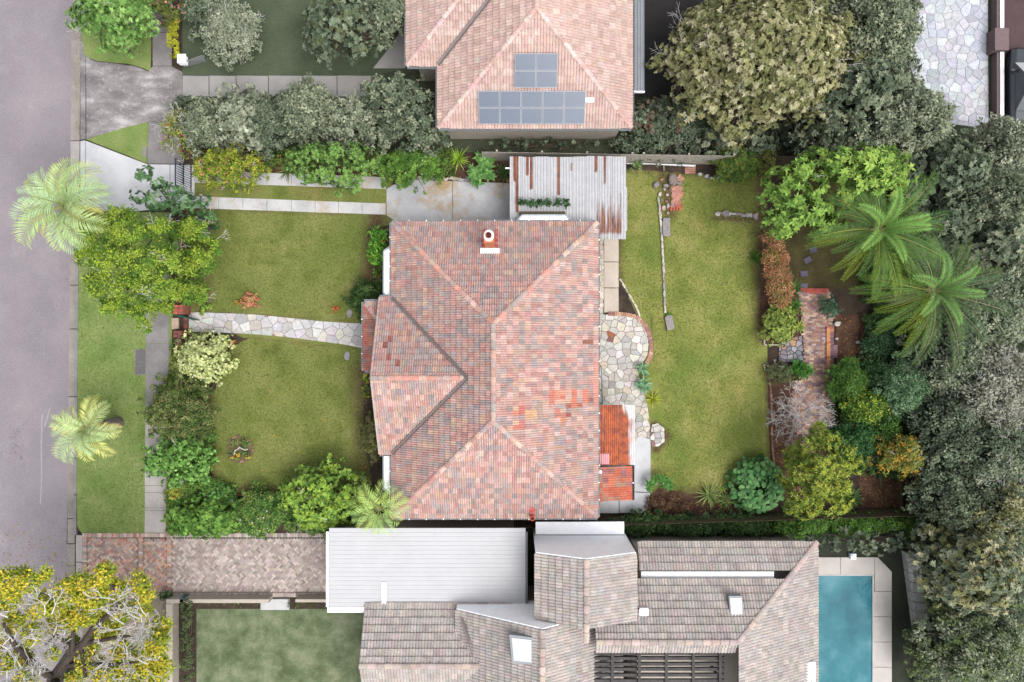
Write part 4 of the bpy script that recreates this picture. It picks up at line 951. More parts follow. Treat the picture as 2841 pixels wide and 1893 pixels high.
# ---------------------------------------------------------------- foliage
def leaves(P, N, D, Ln, Wd, cols, g, fold=.25):
    """leaf blades: positions, normals, axes -> two folded quads-worth of geometry each (4 verts, 1 quad)"""
    n = len(P); Sx = np.cross(D, N); Sx /= np.linalg.norm(Sx, axis=1, keepdims=True)+1e-9
    Ln = Ln[:,None]; Wd = Wd[:,None]
    v0 = P; v2 = P+D*Ln-N*Ln*.12; mid = P+D*Ln*.48
    v1 = mid+Sx*Wd*.5+N*Wd*fold; v3 = mid-Sx*Wd*.5+N*Wd*fold
    V = np.stack([v0, v1, v2, v3], 1).reshape(-1, 3); F = np.arange(4*n).reshape(n, 4)
    return V, F, np.repeat(cols, 4, axis=0)
def nrm(a): return a/(np.linalg.norm(a, axis=-1, keepdims=True)+1e-9)
FB = .92      # foliage colours are photo colours of the lit crown; leaves shade each other
def pal_arr(p):
    a = np.array([L(c, FB) for c in p]); return a*.93+.07*(a@np.array((.3,.6,.1)))[:,None]
def crown_arrays(lobes, g, pal, leaf, cover, mode='leaf', clump=14, tip=None, flat=.75, jit=.16, up=.5, spike=.26):
    """lobes: (x,y,z,rx,ry,rz). returns V,F,col"""
    PP, NN, DD, CC, LL, WW = [], [], [], [], [], []
    pa = pal_arr(pal); tp = pal_arr(tip) if tip else None
    for (x, y, z, rx, ry, rz) in lobes:
        area = math.pi*rx*ry; n = int(.9*cover*area/(leaf[0]*leaf[1]*.55))
        if n < 4: continue
        m = max(4, int(clump*area/1.6)+3)
        cd = nrm(g.normal(size=(m, 3))*np.array((1,1,.8))+np.array((0,0,.35))); cr = g.uniform(.72, 1.08, m)
        ccol = pa[g.integers(0, len(pa), m)]*g.uniform(1-jit, 1+jit, (m,1))
        k = g.integers(0, m, n); sig = spike
        if mode == 'rosette':
            # leaves radiate from shoot tips on the lobe surface
            per = 8; q = max(3, n//per); kk = g.integers(0, m, q)
            d = nrm(cd[kk]+g.normal(size=(q,3))*.33); r = cr[kk]*g.uniform(.7, 1.04, q)*np.where(g.random(q) < .22, g.uniform(1.0, 1.35, q), 1.0)
            ctr = d*r[:,None]*np.array((rx,ry,rz)); ctr[:,2] = np.maximum(ctr[:,2], -.75*rz)
            ctr = np.repeat(ctr, per, 0); od = np.repeat(nrm(d+np.array((0,0,up))), per, 0)
            a = nrm(np.cross(od, (0.3,.2,.9)));  b = np.cross(od, a); th = np.tile(np.arange(per)*2*math.pi/per, q)+np.repeat(g.uniform(0,6.3,q), per)+g.normal(0,.25,q*per)
            rad = a*np.cos(th)[:,None]+b*np.sin(th)[:,None]
            D = nrm(rad+od*g.uniform(.05,.75,(q*per,1))); N = nrm(od-D*np.sum(od*D,1,keepdims=True)+g.normal(size=D.shape)*.12)
            P = ctr; kc = np.repeat(kk, per); col = ccol[kc]*np.repeat(g.uniform(.86,1.14,(q,1)), per, 0); n = q*per; hgt = np.repeat(d[:,2], per)
        else:
            d = nrm(cd[k]+g.normal(size=(n,3))*sig); rr = cr[k]*(1-.42*g.random(n)**2.2)*(1-.22*np.linalg.norm(d-cd[k],axis=1)/max(sig,.1)*.5)*np.where(g.random(n) < .2, g.uniform(1.0, 1.4, n), 1.0)
            P = d*rr[:,None]*np.array((rx,ry,rz)); P[:,2] = np.maximum(P[:,2], -.8*rz)
            N = nrm(d*.55+np.array((0,0,up))+g.normal(size=(n,3))*.38); D = nrm(np.cross(N, g.normal(size=(n,3)))+d*.55+np.array((0,0,-.1)))
            col = ccol[k]; hgt = d[:,2]*rr
        col = col*g.uniform(.84, 1.16, (n,1))*np.array((1,1,1))+0
        if tp is not None:
            t = (g.random(n) < np.clip((hgt-.25)*.9, 0, .75)); col = np.where(t[:,None], tp[g.integers(0,len(tp),n)]*g.uniform(.88,1.12,(n,1)), col)
        PP.append(P+np.array((x,y,z))); NN.append(N); DD.append(D); CC.append(col); LL.append(leaf[0]*g.uniform(.7,1.2,n)); WW.append(leaf[1]*g.uniform(.85,1.4,n))
    P, N, D, Cc, Ln, Wd = map(np.concatenate, (PP, NN, DD, CC, LL, WW))
    return leaves(P, N, D, Ln, Wd, np.clip(Cc, 0.002, .9), g)
def flowers(parent, name, lobes, g, pal, n, size, top=.1, k=.5):
    V = []; F = []; col = []
    w_ = np.array([l[3]*l[4] for l in lobes]); w_ = w_/w_.sum()
    for i in range(n):
        x, y, z, rx, ry, rz = lobes[g.choice(len(lobes), p=w_)]
        d = nrm(g.normal(size=3)+np.array((0,0,.5))); d[2] = max(d[2], top); d = nrm(d)
        c = np.array((x,y,z))+d*np.array((rx,ry,rz))*1.04; s_ = size*g.uniform(.6,1.2); a = nrm(np.cross(d, g.normal(size=3))); b = np.cross(d, a)
        b0 = len(V); m = 6
        V += [tuple(c+d*s_*.1)]+[tuple(c+(a*math.cos(t)+b*math.sin(t))*s_*(.5 if j % 2 else .36)+d*s_*.3) for j, t in enumerate(np.linspace(0, 2*math.pi, m+1)[:-1])]
        F += [(b0, b0+1+j, b0+1+(j+1) % m) for j in range(m)]; cc = L(vary(pal[g.integers(len(pal))], .1), k); col += [cc]*(m+1)
    return part(name, V, F, LEAF, parent, col=col, kind='stuff')
def auto_lobes(px, py, rx, ry, h, g, n, z0=.0, lr=.42, dome=.5, droop=0):
    """dome of lobes filling the crown outline seen in the photograph (px, py, rx, ry in photo pixels)"""
    zc = h*.7; x, y, _ = W(px, py, zc); k = (1-zc/H)/S*1.12; RX, RY = rx*k, ry*k; out = []
    r_ = lr*min(RX, RY)
    if n == 1: return [(x, y, max(h*.5, h-RX*.9)+0, RX, RY, h*.5)]
    for i in range(n):
        rho = math.sqrt((i+.35)/n); th = i*2.39996+g.uniform(-.35,.35)
        ox, oy = (RX-r_*.9)*rho*math.cos(th)*1.02, (RY-r_*.9)*rho*math.sin(th)*1.02
        zz = z0+(h-z0-r_*.7)*(1-dome*rho**2.2)*g.uniform(.86, 1.04); s_ = g.uniform(.8, 1.2)
        out.append((x+ox, y+oy, max(zz, r_*.5), r_*s_, r_*s_*g.uniform(.85,1.15), r_*s_*.82))
    for i in range(int(n*.45)):      # loose shoots that break the outline
        th = g.uniform(0,6.283); q = g.uniform(.86,1.12); s_ = r_*g.uniform(.28,.5); out.append((x+RX*q*math.cos(th), y+RY*q*math.sin(th), max(s_, z0+(h-z0)*g.uniform(.35,.6)), s_, s_, s_*.8))
    return out
count_tri = [0]
def plant(name, label, cat, px, py, rx, ry, h, pal, leaf=(.13,.06), n=9, cover=3.0, mode='leaf', tip=None, group=None, lobes=None,
          twigs=0, twig_mat=None, flower=None, base=None, seed=None, clump=34, z0=0.0, lr=.42, dome=.5, up=.5, crown='foliage', stem='stem', jit=.27, spike=.27, trunk_r=None, zb=0.0):
    g = np.random.default_rng(seed if seed is not None else int(px*7+py*13) & 0xffff)
    if lobes: lb = [(*W(a, b, z)[:2], z, r*(1-z/H)/S, r2*(1-z/H)/S, min(r, r2)*(1-z/H)/S*.8) for a, b, z, r, r2 in lobes]
    else: lb = auto_lobes(px, py, rx, ry, h, g, int(n*1.7) if n > 4 else n, z0, lr*.86, dome); cover = cover*.86
    bx, by = (W(*base)[:2]) if base else (np.mean([l[0] for l in lb]), np.mean([l[1] for l in lb]))
    t = thing(name, label, cat, (bx, by, zb), group)
    V, F, col = crown_arrays(lb, g, pal, leaf, cover, mode, clump, tip, up=up, jit=jit, spike=spike)
    if zb: V[:,2] += zb
    part(crown, V, F, LEAF, t, col=col); count_tri[0] += 2*len(F)
    # stems / trunk with limbs reaching every lobe
    segs = []; r0 = trunk_r or max(.02, .035*h)
    top = np.array((bx, by, h*.35+zb)); segs.append(((bx,by,-.02+zb), tuple(top), r0, r0*.75))
    for l in lb:
        e = np.array(l[:3])+np.array((0,0,zb)); mid = (top+e)/2+g.normal(0,.08,3); segs += [(tuple(top), tuple(mid), r0*.5, r0*.32), (tuple(mid), tuple(e), r0*.32, .008)]
    V, F = tube(segs, 5); part(stem, V, F, BARK, t)
    if twigs:
        segs = []
        for i in range(twigs):
            l = lb[g.integers(len(lb))]; d = nrm(g.normal(size=3)+np.array((0,0,.6))); p = np.array(l[:3])+d*np.array(l[3:])*.55+np.array((0,0,zb))
            grow(p, d, min(l[3],l[4])*.55, .014, 2, g, segs, .55, .75, (2,3), .05)
        V, F = tube(segs, 3); part('bare_twig', V, F, twig_mat or BARKW, t, kind='stuff')
    if flower:
        flowers(t, 'flower', lb, g, flower[0], flower[1], flower[2])
    return t
def rosette(name, label, cat, cx, cy, z, spec, pal, group=None, n=26, Ln=.5, Wd=.06, el=(.2,1.2), droop=.5, leafname='leaf', seed=1, heads=None, stem_h=0):
    """strappy or succulent rosette of arching blades; heads: list of offsets"""
    g = np.random.default_rng(seed); t = thing(name, label, cat, (cx, cy, z), group); V = []; F = []; col = []
    pa = pal_arr(pal)
    for (ox, oy, oz, sc_) in (heads or [(0,0,0,1)]):
        for i in range(n):
            th = i*2.39996+g.normal(0,.2); e = el[0]+(el[1]-el[0])*(i/n)+g.normal(0,.08); l = Ln*sc_*(1-.35*i/n)*g.uniform(.8,1.15); p = np.array((cx+ox,cy+oy,z+oz+.03)); d = np.array((math.cos(th)*math.cos(e), math.sin(th)*math.cos(e), math.sin(e)))
            s_ = np.array((-math.sin(th), math.cos(th), 0)); b0 = len(V); m = 4; c = pa[g.integers(len(pa))]*g.uniform(.82,1.18)
            for j in range(m+1):
                f = j/m; w_ = Wd*sc_*(.55+.9*f if f < .5 else 1.0-(f-.5)*1.9)*.5; w_ = max(w_, .004)
                V += [tuple(p+s_*w_+(0,0,w_*.35)), tuple(p), tuple(p-s_*w_+(0,0,w_*.35))]; col += [tuple(np.clip(c*(.92+.1*f),0,1))]*3
                p = p+d*l/m; d = nrm(d+np.array((0,0,-droop/m)))
            for j in range(m):
                a = b0+3*j; F += [(a,a+1,a+4,a+3),(a+1,a+2,a+5,a+4)]
    part(leafname, V, F, LEAF, t, col=col)
    if stem_h:
        segs = [((cx,cy,z),(cx+ox*.5,cy+oy*.5,z+stem_h*.4),.04,.035) for ox, oy, oz, s_ in heads]+[((cx+ox*.5,cy+oy*.5,z+stem_h*.4),(cx+ox,cy+oy,z+oz+.03),.035,.03) for ox, oy, oz, s_ in heads]
        vv, ff = tube(segs, 6); part('stem', vv, ff, flat_mat('pale_stem', (190,176,150), .85, .15, 9) if 'pale_stem' not in bpy.data.materials else bpy.data.materials['pale_stem'], t)
    return t
# palms ------------------------------------------------------------------
def frond_mesh(Lf, e0, curve, nl, ll, lw, vee, col, seed, side=0.0, droop=.25, yellow=0):
    g = np.random.default_rng(seed); V = []; F = []; cl = []
    m = 16; p = np.array((0.,0,0)); e = e0; pts = []; az = 0.0
    for i in range(m+1):
        pts.append((p.copy(), np.array((math.cos(e)*math.cos(az), math.cos(e)*math.sin(az), math.sin(e)))))
        p = p+pts[-1][1]*Lf/m; e -= curve/m*(.5+i/m); az += side/m
    ra, rb = .028, .006
    for i in range(m):
        (a, da), (b, db) = pts[i], pts[i+1]; r0 = ra+(rb-ra)*i/m; r1 = ra+(rb-ra)*(i+1)/m; s_ = nrm(np.cross(da, (0,0,1))); u = np.cross(s_, da); b0 = len(V)
        V += [tuple(a+s_*r0), tuple(a-s_*r0), tuple(a+u*r0), tuple(b+s_*r1), tuple(b-s_*r1), tuple(b+u*r1)]; F += [(b0,b0+2,b0+5,b0+3),(b0+2,b0+1,b0+4,b0+5)]; cl += [L((138,146,88),FB)]*6
    for i in range(nl):
        f = .13+.87*(i+.5)/nl; q = f*m; k = min(m-1, int(q)); a, da = pts[k]; b, db = pts[k+1]; c0 = a+(b-a)*(q-k); d = nrm(da+(db-da)*(q-k)); s_ = nrm(np.cross(d, (0,0,1))); u = np.cross(s_, d)
        l = ll*(math.sin(math.pi*(.12+.80*f))**.6)*g.uniform(.88,1.08); fw = .45+.55*f
        for sg in (1, -1):
            dr = nrm(d*fw+s_*sg+u*vee+g.normal(0,.06,3)); wd = lw*g.uniform(.8,1.1); b0 = len(V)
            e1 = c0+dr*l*.5; e2 = e1+nrm(dr+np.array((0,0,-droop)))*l*.5; nn = nrm(np.cross(dr, u)); cc = np.array(col)*g.uniform(.85,1.15)
            V += [tuple(c0), tuple(e1+d*wd*.5), tuple(e1-d*wd*.5), tuple(e2)]; F += [(b0,b0+2,b0+3,b0+1)]
            tc = cc*np.array((1.12,1.06,.85)); cl += [tuple(cc), tuple(cc), tuple(cc), tuple(np.clip(tc,0,1))]
    return newmesh('frond', V, F, FROND, cl)
def palm(name, label, base, hub, h, meshes, spots, trunk_r, group=None, bend=0):
    """base, hub: photo pixels; spots: (azimuth, elevation tilt, scale, mesh index, tint)"""
    b = np.array(W(*base)); t = np.array(W(*hub, h)); o = thing(name, label, 'palm tree', b, group)
    segs = []; N_ = 9; P_ = [b+(t-b)*(i/N_)+np.array((0,0,0)) for i in range(N_+1)]
    for i in range(N_): segs.append((P_[i], P_[i+1], trunk_r*(1.25-.35*i/N_)*(1.06 if i % 2 else 1), trunk_r*(1.25-.35*(i+1)/N_)))
    V, F = tube(segs, 10); part('trunk', V, F, flat_mat('palm_trunk', (140,132,124), .95, .35, 8) if 'palm_trunk' not in bpy.data.materials else bpy.data.materials['palm_trunk'], o)
    for az, ti, sc_, mi, tint in spots:
        f = piece('frond', meshes[mi], o, t+np.array((math.cos(az)*.08, math.sin(az)*.08, 0)), (0, -ti, az), tint); f.scale = (sc_,)*3
    return o
G1 = [(92,128,52),(104,140,58),(82,116,48),(116,148,64)]
# ---- street palms
BUT = L((156,178,130), FB); BUTY = L((184,194,124), FB)
bm = [frond_mesh(2.3, .85, 2.3, 27, .62, .05, .35, BUT, 1, .5), frond_mesh(2.2, .55, 2.2, 27, .60, .05, .3, BUTY, 2, -.5), frond_mesh(2.0, 1.15, 2.5, 25, .56, .05, .4, BUT, 3, .7),
      frond_mesh(2.2, .2, 1.9, 26, .58, .05, .2, BUTY, 4, .3)]
g = random.Random(5)
def fan(n, mi, el=(0,0), sc_=(.85,1.05), tints=((1,1,1),), skip=None, g=g):
    out = []
    for i in range(n):
        az = i*2.39996+g.uniform(-.25,.25)
        if skip and skip(az % (2*math.pi)): continue
        out.append((az, g.uniform(*el), g.uniform(*sc_), mi[i % len(mi)], g.choice(tints)))
    return out
T1 = ((1,1,1),(.9,1,.9),(1.1,1.05,.85),(.95,1.0,1.1))
palm('street_palm', 'larger pale green feather palm leaning over the road near the white driveway', (297,598), (176,572), 3.9, bm, fan(26,(0,1,3,0,2), (-.1,.2), (1.1,1.4), T1)+[(-.35,-.5,.95,3,(1.2,.8,.45)),(1.35,-.3,.7,3,(1.3,.9,.5)),(-1.2,-.45,.9,3,(1.35,.85,.45)),(0.1,-.4,.9,3,(.8,.6,.45))], .2)
palm('street_palm', 'smaller silvery feather palm on the grass verge, its stump like trunk showing', (328,1173), (238,1192), 3.1, bm, fan(24,(0,1,2,3), (-.1,.15), (.75,1.0), ((1.05,1.03,1.1),(.95,1,1),(1.15,1.08,1.0),(1.1,1.0,.9))), .28)
dpm = [frond_mesh(1.9, .9, 2.4, 20, .62, .045, .3, L((166,190,120),FB), 11, .3), frond_mesh(1.8, .5, 2.2, 20, .6, .045, .25, L((150,178,110),FB), 12, -.4)]
palm('feather_palm', 'pale feather palm arching over the lower left corner of the tiled roof', (1058,1398), (1052,1412), 3.9, dpm, fan(13,(0,1), (-.05,.2), (.7,1.0), T1), .12)
# ---- date palms in the back garden
DG = L((72,102,54), FB); DY = L((150,160,62), FB)
dm = [frond_mesh(4.2, .75, 1.5, 48, .58, .045, .45, DG, 21, .2, .35), frond_mesh(4.3, .5, 1.35, 48, .58, .045, .4, L((84,114,54),FB), 22, -.25, .35), frond_mesh(4.2, .25, 1.1, 46, .56, .045, .3, L((96,122,50),FB), 23, .15, .3), frond_mesh(3.0, 1.15, 1.8, 56, .52, .05, .5, L((100,134,70),FB), 24, .4, .35)]
T2 = ((1,1,1),(.9,.95,.95),(1.1,1.08,.95),(.85,.92,1))
def gold(az): return (1.25,1.05,.55) if math.pi*.9 < az % (2*math.pi) < math.pi*1.42 and g.random() < .4 else g.choice(T2)
sp = [(az, ti, s_, mi, gold(az)) for az, ti, s_, mi, _ in fan(40, (0,1,2,1,0,2), (-.2,.16), (.62,.92))]+[(k*1.2, .15, .8, 3, (1.1,1.15,1.0)) for k in range(6)]
palm('date_palm', 'big dark green date palm crown below the bright feathery tree in the back garden', (2320,640), (2437,636), 4.3, dm, sp, .32)
def dull(c, az): return c if math.pi*.75 < az % (2*math.pi) < math.pi*1.4 else (c[0]*1.15, c[1]*.95, c[2]*1.5)
sp = [(az, ti, s_, mi, dull(gold(az), az)) for az, ti, s_, mi, _ in fan(36, (1,0,2,1,2), (-.2,.16), (.68,1.0))]+[(k*1.1+.4, .15, .8, 3, (.95,1.0,1.0)) for k in range(6)]
palm('date_palm', 'date palm at the right boundary whose crown hangs over the fence', (2460,830), (2588,806), 3.3, dm, sp, .34)
# ---- street and front boundary
plant('street_tree', 'bright green leafy tree with pale bare twigs at the top of the grass verge', 'tree', 300, 20, 112, 100, 4.2, [(118,158,78),(104,144,68),(136,172,92),(92,130,60)], (.17,.06), 12, 2.6, twigs=16, base=(330,70), mode='rosette')
plant('camellia_bush', 'pink flowering bush beside the footpath at the top edge', 'bush', 455, 18, 56, 48, 2.2, [(92,104,44),(110,120,56),(78,92,40)], (.10,.06), 6, 3, flower=([(232,140,160),(240,160,176),(206,90,120)], 60, .13))
plant('golden_hedge', 'narrow bright yellow green hedge along the footpath near the letterbox', 'hedge', 480, 108, 17, 58, 1.1, [(176,176,26),(160,164,30),(192,188,40),(140,150,36)], (.09,.05), 6, 3.2, lobes=[(484,62,.6,15,16),(482,84,.65,16,16),(480,106,.65,17,17),(481,128,.6,17,16),(484,150,.55,15,14)])
plant('lichen_bush', 'bush full of bare white twigs with a few red flowers beside the footpath', 'bush', 485, 362, 50, 72, 2.4, [(128,138,54),(110,124,52),(146,150,60)], (.09,.045), 8, .8, twigs=70, flower=([(216,70,80),(232,110,120)], 14, .12), base=(500,370))
plant('glory_bush', 'open dark green bush with purple flowers over the driveway gate', 'bush', 0, 0, 0, 0, 2.6, [(86,120,76),(74,108,66),(102,136,88),(62,94,56)], (.15,.065), 0, 2.7, mode='rosette', flower=([(96,70,190),(110,80,200)], 7, .13), twigs=14,
      lobes=[(400,484,2.6,26,24),(440,512,2.6,26,22),(388,545,2.4,30,24),(425,560,2.5,30,26),(478,530,2.4,28,24),(510,555,2.2,30,26),(470,580,2.2,36,26),(545,580,1.6,30,26),(575,598,1.4,22,20),(590,615,1.2,22,24),(540,610,1.5,26,22),(572,552,1.4,14,16)], base=(500,580))
T1P = [(102,136,40),(120,150,46),(86,122,38),(140,162,56),(76,110,36)]
plant('feathery_tree', 'large olive green feathery tree spreading over the front fence and verge', 'tree', 400, 720, 205, 150, 5.6, T1P, (.17,.04), 34, 4.3, tip=[(168,186,44),(150,172,48)], twigs=24, base=(430,760), lr=.26, dome=.55, clump=20, spike=.2, crown='crown', stem='trunk', trunk_r=.16,
      lobes=[(330,600,4.0,42,34),(270,640,4.0,48,42),(360,650,4.8,54,44),(440,640,4.2,50,40),(530,640,3.0,50,36),(580,685,2.6,36,40),(240,710,3.6,34,44),(300,720,5.0,52,46),(380,720,5.4,56,48),(460,720,5.0,56,46),(545,730,3.4,54,46),(280,790,4.0,54,42),(355,800,5.0,56,46),(430,800,4.8,54,44),(500,810,3.6,46,42),(320,850,3.6,46,34),(395,860,3.8,46,34),(556,806,2.4,28,30),(400,905,2.8,26,18),(460,850,3.2,34,26)])
plant('garden_shrub', 'small lime green shrub at the foot of the feathery tree beside the stone path', 'shrub', 560, 838, 28, 34, .8, [(132,168,56),(116,152,50)], (.10,.06), 5, 1.8)
plant('variegated_shrub', 'large round pale cream and green variegated shrub by the front gate', 'shrub', 558, 996, 76, 74, 2.0, [(176,186,116),(160,172,104),(196,202,136),(140,156,86)], (.10,.05), 26, 2.9, mode='rosette', tip=[(204,208,150),(188,196,130)], twigs=5, lr=.3, dome=.6, base=(545,980))
plant('garden_shrub', 'low mixed green shrub squeezed between footpath and variegated shrub', 'shrub', 492, 1000, 24, 48, 1.1, [(112,124,56),(140,150,70),(98,108,50)], (.09,.045), 6, 2.4)
plant('mottled_bush', 'large dull green and brown mottled bush overhanging the footpath', 'bush', 486, 1140, 94, 86, 2.6, [(92,112,54),(108,120,66),(78,98,46),(126,128,78),(66,88,42)], (.10,.05), 24, 2.8, flower=([(226,190,40)], 22, .06), base=(510,1140), lr=.3)
plant('lime_bush', 'bright fresh green bush below the mottled bush at the front boundary', 'bush', 492, 1278, 98, 74, 2.2, [(112,158,70),(100,144,62),(130,172,84),(86,128,54)], (.11,.055), 24, 2.8, mode='rosette', twigs=7, base=(520,1270), lr=.3)
plant('rose_bush', 'small yellowing shrub with red flowers near the corner of the front garden', 'shrub', 486, 1362, 30, 26, 1.0, [(140,150,50),(170,160,60),(110,130,50)], (.09,.05), 6, 2.2, flower=([(216,70,60)], 12, .09))
plant('hydrangea', 'broad leaved dark green shrub in the corner bed of the front lawn', 'shrub', 600, 1376, 42, 34, 1.0, [(78,118,52),(92,132,60),(66,104,44)], (.22,.15), 9, 2.6)
plant('garden_hedge', 'glossy green hedge mass in the lower left corner of the front garden', 'hedge', 560, 1446, 100, 46, 1.7, [(106,148,58),(90,130,52),(122,162,68),(74,112,46)], (.15,.06), 40, 2.8, mode='rosette', lr=.42, base=(570,1440))
plant('rose_bush', 'leafy bush with clusters of white flowers at the lower edge of the front lawn', 'bush', 715, 1425, 66, 62, 1.8, [(82,120,54),(98,134,60),(130,150,70),(68,104,46)], (.11,.06), 18, 2.6, flower=([(236,222,230),(240,236,230)], 46, .12), base=(715,1420))
plant('oleander_bush', 'big rounded bright green bush at the lower edge of the front lawn', 'bush', 896, 1384, 118, 90, 3.0, [(116,152,62),(102,138,56),(132,166,74),(86,118,50)], (.17,.06), 34, 2.8, mode='rosette', tip=[(140,180,60),(160,180,50)], twigs=8, base=(920,1370), lr=.28, dome=.5)
plant('pruned_twigs', 'tangle of bare pale twigs below the big rounded bush', 'bush', 860, 1470, 70, 16, .9, [(130,150,70)], (.1,.05), 6, .25, twigs=26)
# ---- beside the house, west side
plant('hibiscus_bush', 'glossy green bush with red flowers beside the front bay window', 'bush', 1050, 690, 34, 60, 1.9, [(92,148,40),(78,130,36),(110,164,50)], (.14,.08), 9, 2.8, flower=([(220,40,50)], 8, .14))
plant('dull_shrub', 'dull olive shrub tucked against the front bay window below the red flowered bush', 'shrub', 1052, 766, 20, 30, 1.0, [(92,98,44),(110,112,54)], (.1,.05), 5, 2.4)
plant('round_shrub', 'dark green ball shaped shrub beside the porch roof', 'shrub', 1010, 828, 52, 54, 1.7, [(60,88,40),(70,98,48),(50,78,36),(88,112,60)], (.09,.045), 18, 3, lr=.34)
plant('yellowing_shrub', 'yellow green shrub between the porch roof and the front gable', 'shrub', 1018, 1072, 18, 44, 1.1, [(120,140,40),(160,160,40),(92,130,44)], (.12,.06), 6, 2.4)
plant('clipped_shrub', 'olive brown oval shrub against the gable wall at the lower front lawn', 'shrub', 1034, 1212, 36, 64, 1.8, [(100,104,56),(114,114,66),(86,92,48),(130,124,84)], (.08,.04), 16, 3)
# ---- small lawn plants
plant('azalea', 'small pink and red leaved azalea on the front lawn above the path', 'shrub', 694, 834, 24, 26, .6, [(206,150,110),(190,160,100),(214,120,110)], (.08,.04), 6, 2.0, flower=([(216,50,80),(230,90,110)], 34, .08))
plant('low_plant', 'tiny orange and green plant beside the pink azalea on the lawn', 'plant', 660, 838, 14, 10, .3, [(170,110,40),(150,140,50),(196,130,50)], (.08,.04), 4, 2.0)
plant('low_plant', 'tiny orange red plant on the front lawn near the porch', 'plant', 927, 859, 14, 12, .3, [(196,84,50),(170,110,50),(206,100,60)], (.08,.04), 4, 2.0)
plant('low_plant', 'tiny orange and yellow plant beside the variegated shrub under the path', 'plant', 641, 954, 14, 14, .35, [(206,110,40),(176,150,40),(190,90,40)], (.08,.04), 4, 2.0)
# ---- north bed
plant('camellia_bush', 'yellow green camellia with many pink flowers at the driveway entrance', 'bush', 625, 465, 100, 56, 2.2, [(128,146,44),(110,130,42),(146,158,50),(94,118,40)], (.10,.055), 26, 2.6, flower=([(236,130,140),(240,150,150),(226,110,130)], 90, .12), twigs=8, tip=[(176,176,44)], base=(620,440), lr=.34)
plant('dead_branches', 'fallen grey bare branches in the bed beside the pink camellia', 'branches', 720, 440, 60, 26, 1.2, [(140,150,60)], (.1,.05), 6, .6, twigs=20, twig_mat=BARK)
plant('conifer', 'bright green conifer with tufted sprays hanging over the driveway strip', 'tree', 910, 470, 124, 62, 3.4, [(96,128,60),(84,114,52),(112,142,70),(72,102,46)], (.15,.05), 0, 3.0, mode='rosette', crown='crown', stem='trunk', tip=[(124,164,78),(112,152,66)], base=(905,430), clump=22,
      lobes=[(825,450,2.8,40,38),(870,432,3.2,42,34),(925,430,3.4,44,34),(980,434,3.2,42,34),(1020,446,2.8,34,34),(848,482,2.6,34,30),(895,478,3.0,36,34),(945,482,3.0,38,32),(990,478,2.8,34,32),(864,496,2.2,22,12),(960,506,2.4,30,22),(985,522,2.2,16,20),(938,538,1.6,11,9),(905,500,2.2,22,14)])
plant('flowering_bush', 'green bush dotted with white flowers beside the concrete parking pad', 'bush', 1130, 462, 92, 54, 2.4, [(100,142,52),(86,126,46),(118,156,62),(74,112,42)], (.10,.05), 24, 2.8, flower=([(240,232,236)], 26, .08), base=(1120,440), lr=.34)
for i, (x, y, l, wd, n_, pal, nm, lab) in enumerate([
    (800,470,.75,.06,34,[(110,128,70),(92,112,58)],'strappy_plant','grey green sword leaved plant left of the conifer by the driveway'),
    (1270,440,.7,.06,40,[(140,176,44),(120,156,40)],'grassy_plant','lime green grassy clump in the mulch bed above the parking pad'),
    (1398,480,.62,.07,40,[(64,92,46),(80,108,54)],'clivia','dark strappy clump with orange flowers beside the carport corner'),
    (2097,714,.5,.06,34,[(84,132,44),(70,112,40)],'strappy_plant','green strappy clump at the left edge of the red leaved hedge'),
    (1812,1108,.5,.05,46,[(170,176,44),(140,152,40)],'grassy_plant','yellow green striped strappy plant at the edge of the crazy paved patio'),
    (1858,874,.28,.05,22,[(84,116,44),(98,130,50)],'fern','small green fern at the end of the stone edging on the rear lawn'),
    (1968,1374,.8,.06,36,[(132,152,84),(112,134,70)],'strappy_plant','pale green spiky clump in the mulch at the lower edge of the rear lawn'),
    (2012,1390,.6,.06,26,[(120,140,70),(100,120,60)],'strappy_plant','loose spiky clump with yellowing blades left of the big leaved shrub'),
    (2003,1358,.4,.05,14,[(136,160,70)],'strappy_plant','sparse upright spiky plant just above the loose spiky clump'),
    (2202,800,.55,.07,44,[(70,112,44),(58,96,40)],'clivia','upper dark green strappy clump between red leaved hedge and brick path'),
    (2204,848,.55,.07,44,[(78,124,44),(64,104,40)],'clivia','lower dark green strappy clump between shrub and brick path'),
    (2334,1125,.8,.08,60,[(52,84,34),(66,100,40),(44,74,32)],'clivia','dark strappy clump on the right edge of the brick path by the bare tree'),
    (2220,905,.4,.08,24,[(150,160,60),(120,140,60)],'strappy_plant','pale yellow green clump on the path corner below the lime shrub'),
    (2358,1385,.8,.09,50,[(60,88,46),(74,104,54)],'clivia','dark broad strappy clump left of the bare brown vegetable bed'),
    (2440,1300,.8,.09,50,[(56,84,46),(70,98,54)],'clivia','dark strappy clump along the top of the bare brown vegetable bed')]):
    cx, cy, _ = W(x, y, .2)
    rosette(nm, lab, 'plant', cx, cy, 0, None, pal, n=n_, Ln=l*1.25, Wd=wd, seed=40+i)
flower_pal = [(226,130,40)]
cx, cy, _ = W(1336,468,.5)
rosette('succulent_clump', 'clump of large pale green succulent rosettes in the mulch bed beside the carport', 'plant', cx, cy, 0, None, [(104,152,76),(88,134,66),(122,168,90)], n=15, Ln=.44, Wd=.16, el=(.05,1.1), droop=.3, seed=61,
        heads=[(g.uniform(-.6,.6), g.uniform(-.75,.7), g.uniform(.25,.6), g.uniform(.8,1.1)) for _ in range(20)])
